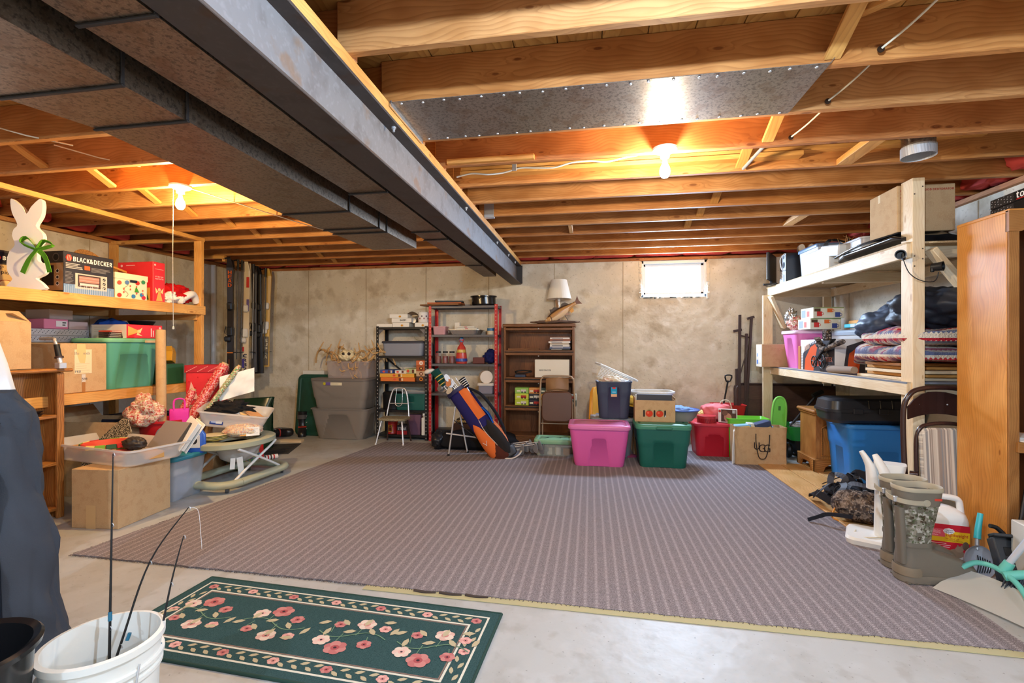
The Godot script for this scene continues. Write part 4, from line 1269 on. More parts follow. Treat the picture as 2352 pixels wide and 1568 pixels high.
	tote("black bin deep in the shadow under the left shelf, nearest the oak bookcase", v3(-4.92, 0, -3.45), 90, 0.52, 0.4, 0.50, plastic(28, 28, 34), plastic(30, 30, 36), {})
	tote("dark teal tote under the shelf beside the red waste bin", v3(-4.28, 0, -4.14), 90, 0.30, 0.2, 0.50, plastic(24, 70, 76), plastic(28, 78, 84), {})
	# teal-lidded clear tote
	var tt := tote("clear tote with a teal lid on the floor beside the brown carton", v3(-3.60, 0, -3.52), 0, 0.44, 0.34, 0.35, clear_plastic(206, 214, 226, 0.36), plastic(44, 126, 146), {"taper": 0.86, "r": 0.03})
	part(tt, "contents", lump(v3(0.34, 0.2, 0.24), 3, 0.3, 1.7, 0.2, 24, 12, 0.6), cloth(170, 172, 186), v3(0, 0.01, 0))
	part(tt, "contents", sbox(0.2, 0.05, 0.15, 0.002), M["paper"], v3(0.05, 0.20, 0.02))
	walker()
	# red waste bin with wrapping things
	var rbn := thing("waste_bin", "red plastic bin holding gift wrap in front of the shelf", "bin", v3(-3.90, 0, -3.78))
	part(rbn, "body", lathe([[0.0, 0.0], [0.15, 0.0], [0.195, 0.60], [0.205, 0.60], [0.205, 0.62], [0.185, 0.62], [0.14, 0.02], [0.0, 0.02]], 36, [1, 2, 3, 4, 5]), plastic(190, 26, 34))
	var gb := thing("gift_sack", "crinkled red white and lime print gift sack spilling from the red bin", "bag", v3(-3.93, 0.58, -3.60), 30)
	part(gb, "film", lump(v3(0.26, 0.27, 0.24), 12, 0.45, 0.9, 0.5), M["wrap_mixed"])
	var tb := thing("cardboard_tube", "long plain cardboard tube leaning up against the shelf from the red bin", "tube", Vector3.ZERO)
	part(tb, "tube", tube([v3(-3.80, 0.30, -3.645), v3(-3.94, 1.44, -3.77)], 0.040, 0.040, 28), M["card_pale"])
	for e in [[v3(-3.86, 0.40, -3.86), v3(-3.66, 1.10, -4.22), 0.05, "wrap_red", "thick red candy-cane wrapping roll leaning right from the red bin"], [v3(-3.78, 0.35, -3.82), v3(-3.50, 1.08, -4.22), 0.026, "wrap_green", "slim green and red wrapping roll sticking out farthest right"], [v3(-3.86, 0.36, -3.74), v3(-3.80, 0.86, -3.98), 0.035, "wrap_red", "short red wrapping roll behind the pink bag in the red bin"], [v3(-3.97, 0.5, -3.82), v3(-4.02, 1.36, -3.86), 0.02, "wrap_mixed", "thin patterned roll standing right behind the cardboard tube"]]:
		var ro := thing("wrapping_roll", e[4], "wrapping paper", Vector3.ZERO)
		var a: Vector3 = e[0]
		var b: Vector3 = e[1]
		part(ro, "paper", tube([a, b], e[2], e[2], 22), M[e[3]])
		part(ro, "core", tube([b - (b - a).normalized() * 0.01, b + (b - a).normalized() * 0.02], e[2] * 0.7, e[2] * 0.7, 18), M["card"])
	var ps := thing("paper_sheet", "crumpled white paper sheet hanging off the green wrapping roll", "paper", v3(-3.50, 0.80, -4.20), 40)
	var rr := []
	for j in 7:
		var row := PackedVector3Array()
		for i in 8: row.append(v3(-0.15 + i * 0.043, -0.05 + j * 0.04 + i * 0.012, 0.015 * sin(i * 1.3 + j * 1.7)))
		rr.append(row)
	part(ps, "sheet", loft(rr, false, false, false), M["paper"])
	var mg := thing("gift_bag", "small hot-pink gift bag with cut-out handles in the red bin", "bag", v3(-3.73, 0.56, -3.76), 40)
	part(mg, "body", loft([rrect(0.15, 0.05, 0.01, 0.0), rrect(0.15, 0.05, 0.01, 0.12), rrect(0.15, 0.04, 0.01, 0.16), rrect(0.14, 0.03, 0.01, 0.16)]), plastic(226, 40, 160, 0.5))
	part(mg, "handle", stube([v3(-0.04, 0.15, 0.02), v3(-0.035, 0.24, 0.01), v3(0.035, 0.24, 0.01), v3(0.04, 0.15, 0.02)], 0.008, 0.008, 8, 0.5), plastic(226, 40, 160, 0.5))
	var bb := thing("toy_carrier", "blue plastic carrier with a light blue hoop handle beside the red bin", "carrier", v3(-3.62, 0.40, -3.62), 35)
	part(bb, "handle", stube([v3(-0.15, 0.0, 0), v3(-0.13, 0.15, 0), v3(0, 0.21, 0), v3(0.13, 0.15, 0), v3(0.15, 0.0, 0)], 0.022, 0.022, 10, 0.55), plastic(110, 140, 170, 0.4))
	part(bb, "body", lump(v3(0.30, 0.17, 0.2), 15, 0.12, 1.2, 0.0), plastic(30, 56, 140, 0.3), v3(0, -0.05, 0))
	var jg := thing("cleaner_jug", "white and blue bottle between the white binder and the tilted tote", "bottle", v3(-3.42, 0.36, -3.62), 20)
	part(jg, "body", loft([ellipse(0.07, 0.045, 0.0), ellipse(0.075, 0.05, 0.02), ellipse(0.075, 0.05, 0.16), ellipse(0.03, 0.03, 0.22), ellipse(0.025, 0.025, 0.26)], true, true, true, [1]), plastic(40, 90, 190, 0.3))
	art(jg, "label", [["r", -0.05, 0.05, 0.1, 0.11, rgb(220, 222, 226)], ["e", 0.0, 0.11, 0.03, 0.03, rgb(60, 56, 60)]], v3(0, 0, 0.052))
	# things behind and right of the walker
	var rs := thing("gift_bag", "tall shiny red bag standing behind the baby walker", "bag", v3(-3.72, 0, -4.68), 40)
	part(rs, "body", loft([rrect(0.24, 0.12, 0.01, 0.0), rrect(0.23, 0.11, 0.02, 0.2), rrect(0.2, 0.07, 0.02, 0.38), rrect(0.22, 0.03, 0.01, 0.47)]), plastic(214, 26, 30, 0.25))
	part(rs, "handle", stube([v3(-0.05, 0.46, 0), v3(-0.02, 0.56, 0.01), v3(0.03, 0.55, 0.01), v3(0.05, 0.46, 0)], 0.008, 0.008), plastic(230, 40, 40, 0.4))
	var cg := thing("gift_bag", "bright balloon-print gift bag lying under the baby walker's seat", "bag", v3(-3.62, 0.0, -4.40), 20)
	part(cg, "body", lump(v3(0.34, 0.30, 0.26), 28, 0.25, 1.6, 0.15), M["wrap_party"])
	var rl := thing("wrapping_roll", "red white and black striped wrapping roll on the floor by the walker", "wrapping paper", Vector3.ZERO)
	part(rl, "paper", tube([v3(-3.80, 0.026, -4.56), v3(-3.56, 0.026, -4.90)], 0.026, 0.026, 16), plastic(236, 230, 226, 0.4))
	for k in 12: part(rl, "stripe", tube([v3(-3.79, 0.026, -4.575).lerp(v3(-3.57, 0.026, -4.885), k / 12.0), v3(-3.79, 0.026, -4.575).lerp(v3(-3.57, 0.026, -4.885), (k + 0.42) / 12.0)], 0.0268, 0.0268, 14), plastic(196, 30, 40, 0.4) if k % 2 else plastic(40, 36, 38, 0.4))
	var gs := thing("trash_bag", "dark green plastic sack slumped against the left wall by the skis", "bag", v3(-4.18, 0, -5.30), 20)
	var rgs := []
	for e in [[0.42, 0.26, 0.0], [0.46, 0.30, 0.08], [0.44, 0.28, 0.25], [0.42, 0.24, 0.42], [0.44, 0.16, 0.55], [0.46, 0.06, 0.63], [0.44, 0.03, 0.64]]:
		var q := rrect(e[0], e[1], e[1] * 0.45, e[2], Vector2.ZERO, 5, 8)
		for i in q.size(): q[i] += v3(sin(i * 1.1 + e[2] * 19) * 0.012, (0.05 * q[i].x if e[2] > 0.5 else 0.0), cos(i * 0.9 + e[2] * 23) * 0.012)
		rgs.append(q)
	part(gs, "film", loft(rgs), plastic(34, 60, 42, 0.22))
	part(gs, "tag", box(0.025, 0.05, 0.002, 0.0), plastic(210, 40, 40), v3(0.05, 0.42, 0.13))
	var dm := thing("door_mat", "small black rubber mat on the concrete near the green sack", "mat", v3(-3.87, 0, -5.32), 20)
	part(dm, "rubber", sbox(0.42, 0.008, 0.60, 0.003), plastic(52, 50, 50, 0.7))
	for i in 7: part(dm, "rib", sbox(0.36, 0.004, 0.012, 0.001), plastic(40, 38, 38, 0.7), v3(0, 0.008, -0.24 + i * 0.08))
	var pb := thing("plank_offcut", "short pale board lying on the floor behind the green sack", "board", v3(-4.05, 0, -5.75), 8)
	part(pb, "board", sbox(0.45, 0.03, 0.10, 0.002), M["pine_white"])
	var pv := thing("drain_pipe", "white plastic pipe rising up the left wall by the skis", "pipe", v3(-5.19, 0, -5.78))
	part(pv, "pipe", lathe([[0.03, 0.0], [0.03, 2.42]], 18), M["white_pvc"])
	part(pv, "coupling", lathe([[0.037, 0.3], [0.037, 0.38]], 18, [0]), M["white_pvc"])
	var rh := thing("red_hose", "loop of red hose lying on the floor behind the tilted tote", "hose", v3(-4.35, 0.30, -4.9))
	part(rh, "hose", stube([v3(-0.15, -0.3, 0), v3(-0.13, 0.12, 0), v3(0.05, 0.2, 0), v3(0.2, 0.1, 0.1), v3(0.25, -0.3, 0.1)], 0.014), plastic(220, 40, 40, 0.4))

func walker() -> void:
	var w := thing("baby_walker", "sage green baby walker on casters loaded with a tilted tote", "baby walker", v3(-3.33, 0, -4.02), -4)
	var sage := plastic(170, 172, 146, 0.45)
	var st := ST()
	var ring := rrect(0.50, 0.82, 0.16, 0.0, Vector2.ZERO, 8, 6)
	var pts := []
	for p in ring: pts.append(p + v3(0, 0.075, 0))
	pts.append(pts[0])
	add_tube(st, pts, 0.045, 0.045, 10, 0.75)
	part(w, "base_ring", done(st), sage)
	for e in [[-0.2, 0.34], [0.2, 0.34], [-0.2, -0.34], [0.2, -0.34]]:
		part(w, "caster", lathe([[0.0, -0.012], [0.024, -0.012], [0.026, 0.0], [0.024, 0.012], [0.0, 0.012]], 16), plastic(70, 72, 76, 0.4), v3(e[0], 0.026, e[1]), v3(0, 30, 90))
	var tray := loft([ellipse(0.29, 0.36, 0.0, 40), ellipse(0.31, 0.38, 0.01, 40), ellipse(0.31, 0.38, 0.05, 40), ellipse(0.29, 0.36, 0.06, 40), ellipse(0.20, 0.24, 0.055, 40), ellipse(0.18, 0.22, 0.0, 40)])
	part(w, "tray", tray, sage, v3(0, 0.37, 0.04))
	for s in [-1, 1]:
		part(w, "leg_tube", stube([v3(s * 0.23, 0.09, 0.30), v3(s * 0.24, 0.2, 0.12), v3(s * 0.25, 0.33, -0.12), v3(s * 0.24, 0.37, -0.2)], 0.012), M["white_pvc"])
		part(w, "leg_tube", stube([v3(s * 0.23, 0.09, -0.28), v3(s * 0.24, 0.2, -0.08), v3(s * 0.25, 0.33, 0.18), v3(s * 0.24, 0.37, 0.26)], 0.012), M["white_pvc"])
	part(w, "seat", loft([ellipse(0.08, 0.10, 0.20, 20), ellipse(0.14, 0.17, 0.24, 20), ellipse(0.19, 0.23, 0.37, 20)], true, false), plastic(206, 204, 200, 0.7))
	part(w, "care_tag", box(0.05, 0.16, 0.002, 0.0), M["paper"], v3(0.15, 0.19, 0.14), v3(0, 60, 6))
	part(w, "care_tag", box(0.04, 0.10, 0.002, 0.0), M["paper"], v3(0.12, 0.22, 0.20), v3(0, 60, -4))
	# plates and a bagged bowl on the tray
	for i in 4:
		var pl := thing("plate", ["lowest pale plate on the walker tray", "second pale plate up on the walker tray", "third pale plate up on the walker tray", "top plate with leaf pattern on the walker tray"][i], "plate", v3(-3.40, 0.431 + i * 0.012, -3.80), i * 20, "plates on the walker tray")
		part(pl, "dish", lathe([[0.05, 0.0], [0.06, 0.004], [0.105, 0.016], [0.10, 0.018], [0.0, 0.006]], 28), plastic(232, 224, 190, 0.3) if i % 2 else plastic(206, 200, 120, 0.3))
	var bg := thing("bagged_bowl", "bowl in a clear floral bag with a paper label under the tilted tote", "bowl", v3(-3.25, 0.431, -3.98), 40)
	part(bg, "bag", lump(v3(0.34, 0.13, 0.26), 37, 0.15, 1.5, 0.1), M["wrap_floral"])
	art(bg, "label", [["r", -0.03, 0.02, 0.05, 0.07, rgb(222, 160, 80)], ["r", 0.02, 0.015, 0.11, 0.08, rgb(230, 230, 226)]] + lines(0.03, 0.075, 0.09, 4, 0.013, 0.003, rgb(150, 150, 160)), v3(0.0, 0.012, 0.130), v3(-14, 0, 0))
	var t := thing("clear_tote", "tilted clear tote with black gear in it on top of the baby walker", "storage tote", v3(-3.42, 0.535, -4.08), 30)
	t.rotation_degrees = v3(6, 28, -9)
	part(t, "body", tote_body(0.58, 0.40, 0.145, {"taper": 0.84, "r": 0.04}), M["frosted"])
	art(t, "label", [["r", -0.18, 0.03, 0.11, 0.085, rgb(40, 62, 132)], ["r", -0.17, 0.045, 0.06, 0.02, rgb(150, 170, 210)], ["r", -0.18, 0.105, 0.05, 0.012, rgb(220, 90, 40)], ["r", -0.13, 0.04, 0.05, 0.03, rgb(196, 200, 206)]], v3(0, 0, 0.192), v3(-12, 0, 0))
	var bl := thing("dark_bundle", "bundle of black mesh cloth and cord in the tilted tote", "cloth", v3(-3.46, 0.60, -4.06), 28)
	part(bl, "cloth", lump(v3(0.34, 0.15, 0.18), 44, 0.6, 1.8, 0.5), cloth(38, 36, 36))
	part(bl, "cord", stube([v3(-0.1, 0.1, 0.06), v3(0, 0.17, 0.05), v3(0.1, 0.09, 0.09), v3(0.2, 0.07, 0.1)], 0.005), cloth(38, 36, 36))
	for i in 3:
		var pp := thing("folded_paper", ["white folded paper in the tilted tote", "cream card sticking up at the tilted tote's right corner", "tan card lying in the tilted tote"][i], "paper", v3(-3.33 + 0.08 * i, 0.60 - i * 0.01, -4.02 - 0.05 * i), 50 + i * 20)
		pp.rotation_degrees.x = -30 - 14 * i
		part(pp, "sheet", sbox(0.13, 0.10 + 0.03 * i, 0.006, 0.001), [M["paper"], plastic(226, 190, 130, 0.8), plastic(206, 150, 96, 0.8)][i])
	for i in 5:
		var wr := thing("wire_hanger", ["lowest bent bronze wire ornament in the tilted tote", "second lowest bronze wire ornament in the tilted tote", "middle bronze wire ornament in the tilted tote", "fourth bronze wire ornament up in the tilted tote", "topmost bronze wire ornament in the tilted tote"][i], "wire", v3(-3.34, 0.585, -3.93 - 0.012 * i), 30 + i * 8, "wire ornaments in the tilted tote")
		part(wr, "wire", stube([v3(-0.1, 0.01 * i, 0), v3(-0.02, 0.02 + 0.01 * i, 0.02), v3(0.08, 0.01 * i, 0)], 0.004), plastic(150, 112, 60, 0.35))
# ---------------------------------------------------------------- along the back wall
func skis() -> void:
	var rk := thing("ski_rack", "timber board under the joists that the skis hang from", "rack")
	part(rk, "board", bar(v3(-4.64, 2.405, -5.33), v3(-4.90, 2.405, -6.42), 0.06, 0.038), M["stud"])
	part(rk, "crosspiece", bar(v3(-4.98, 2.43, -5.30), v3(-4.62, 2.43, -5.34), 0.04, 0.05), M["stud"])
	for i in 7: part(rk, "peg", tube([v3(-4.64, 2.41, -5.33).lerp(v3(-4.90, 2.41, -6.42), i / 6.0), v3(-4.56, 2.43, -5.35).lerp(v3(-4.82, 2.43, -6.44), i / 6.0)], 0.009), M["black_metal"])
	# x, z, bottom y, top y, width, colour, tilt, label, second colour
	var sk := [
		[-4.60, -5.40, 0.80, 2.42, 0.078, [40, 36, 38], 0.0, "black skis with orange lettering, nearest pair on the rack", "HEAD"],
		[-4.60, -5.66, 0.78, 2.42, 0.080, [224, 206, 176], -1.0, "long white skis with violet blocks, second pair along the rack", "CRB26"],
		[-4.62, -5.86, 0.93, 2.42, 0.062, [70, 66, 66], 0.0, "narrow dark grey skis with a red tip between the white and wide black pairs", ""],
		[-4.66, -6.02, 0.90, 2.42, 0.098, [24, 22, 24], 1.0, "plain wide black skis in the middle of the rack", ""],
		[-4.70, -6.20, 0.99, 2.42, 0.085, [224, 178, 84], -1.5, "yellow skis with pale SUPRA lettering, farthest pair on the rack", "SUPRA"]]
	for e in sk:
		var t := thing("skis", e[7], "skis", v3(e[0], e[2], e[1]), 24, "skis on the rack")
		t.rotation_degrees.z = e[6]
		var ln: float = e[3] - e[2]
		var c = e[5]
		for s in 2:
			var rings := []
			for j in 15:
				var v := j / 14.0
				var wd: float = e[4] * (0.88 + 0.24 * pow(absf(v - 0.5) * 2.0, 2.0)) * (1.0 if v < 0.97 else 0.5)
				var off := 0.010 + 0.014 * pow(absf(v - 0.45) * 1.8, 3.0) + (0.04 * pow((v - 0.9) * 10.0, 2.0) if v > 0.9 else 0.0)
				var zz := (off if s == 0 else -off) - 0.012
				rings.append(PackedVector3Array([v3(wd / 2, v * ln, zz + 0.006), v3(-wd / 2, v * ln, zz + 0.006), v3(-wd / 2, v * ln, zz - 0.006), v3(wd / 2, v * ln, zz - 0.006)]))
			part(t, "ski", loft(rings, true, true, true), plastic(c[0], c[1], c[2], 0.3))
			var bz := 0.03 if s == 0 else -0.055
			var bs := ST()
			var bm: bool = c[0] > 200
			add_box(bs, v3(0, ln * 0.42, bz), v3(e[4] * 0.8, 0.12, 0.045), 0.012)
			add_box(bs, v3(-0.02, ln * 0.36, bz + 0.02), v3(e[4] * 0.9, 0.07, 0.05), 0.016)
			part(t, "toe_piece", box(e[4] * 0.75, 0.10, 0.05, 0.014), plastic(228, 222, 214, 0.35) if bm else plastic(30, 30, 32, 0.35), v3(0, ln * 0.62, bz))
			part(t, "binding", done(bs), plastic(228, 222, 214, 0.35) if bm else plastic(30, 30, 32, 0.35))
			part(t, "brake_arm", stube([v3(-0.05, ln * 0.40, bz), v3(-0.055, ln * 0.42, bz), v3(-0.04, ln * 0.46, bz)], 0.006), M["black_metal"])
		if e[8]:
			var letters := []
			var txt: String = e[8]
			var pc := rgb(232, 220, 190) if txt == "SUPRA" else (rgb(214, 96, 30) if txt == "HEAD" else rgb(60, 54, 80))
			if txt == "SUPRA": letters.append(["r", -0.036, 0.02, 0.072, 0.42, rgb(120, 108, 92)])
			for i in txt.length(): letters.append(["t", txt[i], -0.022, 0.36 - i * 0.06 if txt != "HEAD" else 1.42 - i * 0.055, 0.045, 1, 0.044, pc])
			if txt == "CRB26": letters += [["r", -0.036, 0.22, 0.03, 0.12, rgb(80, 70, 150)], ["r", -0.036, 0.44, 0.024, 0.06, rgb(200, 60, 60)], ["r", 0.006, 0.98, 0.03, 0.16, rgb(110, 96, 150)], ["r", 0.0, 1.30, 0.034, 0.14, rgb(206, 60, 50)]]
			if txt == "HEAD": letters += [["r", -0.034, 0.40, 0.07, 0.012, rgb(220, 130, 50)], ["r", -0.012, 0.12, 0.008, 0.2, rgb(150, 70, 30)]]
			art(t, "lettering", letters, v3(0, 0, 0.022))
	for e in [[-4.56, -5.46, "black"], [-4.55, -5.52, "second black"], [-4.60, -5.80, "grey"], [-4.66, -6.12, "dark slanted"], [-4.72, -6.30, "thin farthest"]]:
		var p := thing("ski_pole", "%s ski pole hanging from the rack among the skis" % e[2], "ski pole", v3(e[0], 0, e[1]), 20, "")
		part(p, "shaft", tube([v3(0.02, 2.40, 0), v3(0, 1.12, 0)], 0.008, 0.006, 10), plastic(60, 58, 60, 0.3) if e[2] != "grey" else plastic(150, 146, 142, 0.3))
		part(p, "grip", tube([v3(0.02, 2.42, 0), v3(0.018, 2.29, 0)], 0.016, 0.013, 10), M["black_metal"])
		part(p, "basket", lathe([[0.004, 1.20], [0.04, 1.205], [0.04, 1.21], [0.004, 1.215]], 14), M["black_metal"])
	for i in 2:
		var b := thing("ski_boot", ["black ski boot lying on its side by the back wall", "black ski boot standing upright beside the green lid"][i], "ski boot", [v3(-4.36, 0.0, -6.16), v3(-4.12, 0, -6.22)][i], [80, 30][i], "ski boots by the wall")
		var by: float = [0.0, 1.0][i]
		var sh := ST()
		var rr := []
		for q in [[0.30, 0.105, 0.0, 0.03], [0.31, 0.115, 0.04, 0.03], [0.27, 0.11, 0.09, 0.01], [0.17, 0.11, 0.14, -0.04], [0.15, 0.115, 0.20, -0.05], [0.17, 0.13, 0.33, -0.02], [0.17, 0.13, 0.345, -0.02]]:
			var ring := rrect(q[1], q[0], q[1] * 0.45, q[2], Vector2(0, q[3]))
			rr.append(ring)
		add_loft(sh, rr)
		var ob := part(b, "shell", done(sh), plastic(34, 32, 34, 0.3))
		var cf := part(b, "cuff_band", loft([rrect(0.135, 0.175, 0.06, 0.24, Vector2(0, -0.037)), rrect(0.138, 0.178, 0.06, 0.30, Vector2(0, -0.03))], false, false), plastic(90, 88, 90, 0.3))
		var rd := part(b, "red_trim", loft([rrect(0.116, 0.20, 0.05, 0.12, Vector2(0, -0.02)), rrect(0.118, 0.19, 0.05, 0.135, Vector2(0, -0.03))], false, false), plastic(210, 60, 40, 0.4))
		for k in 3: part(b, "buckle", box(0.05, 0.014, 0.012, 0.003), M["zinc"], v3(0.06, 0.1 + k * 0.09, 0.03), v3(0, 80, 0))
		if i == 0:
			b.rotation_degrees = v3(0, 75, 90)
			b.position.y = 0.062

func antlers() -> void:
	var bin := tote("clear bin heaped with antlers on the upper grey tote", v3(-3.33, 0.842, -6.22), 0, 0.64, 0.36, 0.235, clear_plastic(206, 190, 186, 0.3), null, {"taper": 0.94, "r": 0.03, "called": "clear_bin"})
	var m := plastic(206, 164, 108, 0.55)
	var r := RandomNumberGenerator.new()
	r.seed = 14
	var spots := [[-0.22, 0.0, 0.25, -1.0], [0.0, 0.05, 0.34, -0.6], [0.18, 0.0, 0.30, 0.8], [0.1, 0.08, 0.22, 0.4], [-0.1, 0.06, 0.18, -0.8], [0.24, 0.02, 0.2, 1.0], [-0.02, -0.05, 0.04, 0.6], [0.06, 0.1, 0.02, -0.5], [-0.12, 0.1, 0.0, 0.9]]
	for i in spots.size():
		var e = spots[i]
		var a := thing("antler", ["antler curling up at the bin's left", "tall antler arching over the bin's middle", "wide antler bow at the bin's right", "short antler over the skull's right side", "antler fork left of the skull", "antler hooked over the bin's right rim", "antler pressed inside the clear front of the bin", "antler low inside the bin behind the curved one", "antler low inside the bin's left half"][i], "antler", v3(-3.33 + e[0], 0.89 + e[2] * 0.45, -6.22 + e[1]), 0, "antlers in the clear bin")
		var k: float = e[3]
		var beam := smooth_path([v3(0, 0, 0), v3(0.05 * k, 0.09, 0.03), v3(0.13 * k, 0.15, 0.03), v3(0.21 * k, 0.13, 0.0), v3(0.25 * k, 0.03, -0.03)], 6)
		part(a, "main_beam", tube(beam, 0.014, 0.006, 9), m)
		for j in 3:
			var p: Vector3 = beam[6 + j * 5]
			part(a, "tine", stube([p, p + v3(-0.03 * k, -0.03 + 0.02 * j, 0.05), p + v3(-0.07 * k, -0.02 + 0.05 * j, 0.05)], 0.011, 0.004, 7), m)
		a.scale = Vector3.ONE * (1.55 if i < 6 else 1.25)
		if i in [6, 7, 8]: a.rotation_degrees = v3(0, 0, 200 if i == 6 else -30)
		if i == 6: a.position = v3(-3.20, 1.07, -6.12)
	var sk := thing("animal_skull", "pale animal skull lying on top of the antlers in the clear bin", "skull", v3(-3.36, 1.085, -6.10), 20)
	sk.scale = Vector3.ONE * 1.25
	var bone := plastic(236, 220, 176, 0.5)
	part(sk, "cranium", lump(v3(0.17, 0.12, 0.13), 71, 0.3, 2.4, 0.25), bone)
	part(sk, "muzzle", lump(v3(0.13, 0.07, 0.08), 73, 0.25, 2.2, 0.2), bone, v3(0.11, -0.01, 0.02))
	for s in [-1, 1]: part(sk, "eye_socket", lump(v3(0.035, 0.035, 0.03), 5, 0.1), plastic(50, 40, 30), v3(0.03 * s, 0.06, 0.055))

func back_totes() -> void:
	var wl := carton("white cooler lid peeping over the tote lid by the back wall", v3(-4.02, 0, -6.38), 0, 0.34, 0.93, 0.10, plastic(232, 228, 218, 0.4), {"called": "cooler_lid", "seam": false, "cat": "lid"})
	var gl := thing("tote_lid", "dark green tote lid standing on end against the back wall", "lid", v3(-3.96, 0.0, -6.25), 0)
	gl.rotation_degrees = v3(84, 0, 0)
	var pl := part(gl, "lid", tote_lid(0.52, 0.86, 0.07, 0.05), plastic(34, 78, 62), v3(0, 0, -0.435))
	var gm := plastic(132, 124, 116, 0.45)
	var o := {"taper": 0.80, "r": 0.07, "pan": [0.30, 0.56, 0.0, 0.78, 0.022]}
	tote("lower of two big grey totes stacked by the back wall", v3(-3.43, 0, -6.20), 0, 0.85, 0.44, 0.425, gm, null, o)
	var o2 := {"taper": 0.86, "r": 0.07, "step": 0.36, "pan": [0.9, 0.2, 0.45, 0.86, -0.006]}
	var u := tote("upper of two big grey totes, clear bin of antlers on it", v3(-3.43, 0.42, -6.20), 0, 0.84, 0.44, 0.40, gm, plastic(120, 112, 106), o2)
	art(u, "label", [["e", -0.19, 0.353, 0.022, 0.02, rgb(196, 186, 50)], ["r", -0.17, 0.333, 0.07, 0.04, rgb(110, 90, 150)], ["r", -0.10, 0.332, 0.17, 0.038, rgb(232, 222, 190)]] + lines(-0.095, 0.36, 0.12, 3, 0.009, 0.002, rgb(150, 140, 120)), v3(0, 0, 0.235))
	antlers()

func metal_shelf(label: String, at: Vector3, w: float, d: float, h: float, ys: Array, pm: Material, sm: Material, brace: bool) -> Node3D:
	var t := thing("metal_shelving", label, "shelving", at)
	for x in [-1, 1]:
		for z in [-1, 1]:
			var st := ST()
			add_box(st, v3(x * w / 2, h / 2, z * (d / 2 - 0.018)), v3(0.003, h, 0.036), 0.001)
			add_box(st, v3(x * (w / 2 - 0.018), h / 2, z * d / 2), v3(0.036, h, 0.003), 0.001)
			var pp := part(t, "post", done(st), pm)
			var ho := ST()
			for k in int(h / 0.05): add_box(ho, v3(x * (w / 2 - 0.018), 0.03 + k * 0.05, z * d / 2 + z * 0.0018), v3(0.009, 0.013, 0.001), 0.0)
			if z > 0: part(pp, "punched_hole", done(ho), plastic(214, 206, 196, 0.5)).set_meta("kind", "stuff")
	for y in ys:
		var s := ST()
		add_box(s, v3(0, y - 0.002, 0), v3(w - 0.006, 0.003, d - 0.006))
		add_box(s, v3(0, y - 0.016, d / 2 - 0.003), v3(w - 0.02, 0.03, 0.003), 0.001)
		add_box(s, v3(0, y - 0.016, -d / 2 + 0.003), v3(w - 0.02, 0.03, 0.003), 0.001)
		for x in [-1, 1]: add_box(s, v3(x * (w / 2 - 0.004), y - 0.016, 0), v3(0.003, 0.03, d - 0.02), 0.001)
		part(t, "shelf", done(s), sm)
	if brace:
		part(t, "cross_brace", bar(v3(-w / 2 + 0.02, ys[1] - 0.05, -d / 2 + 0.006), v3(0.02, ys[2] + 0.02, -d / 2 + 0.006), 0.025, 0.003), pm)
		for x in [-1, 1]: part(t, "gusset", prism([Vector2(0, 0), Vector2(-x * 0.09, 0), Vector2(0, -0.09)], 0.003), M["grey_metal"], v3(x * (w / 2 - 0.02), ys[0] - 0.03, d / 2 - 0.003))
	return t

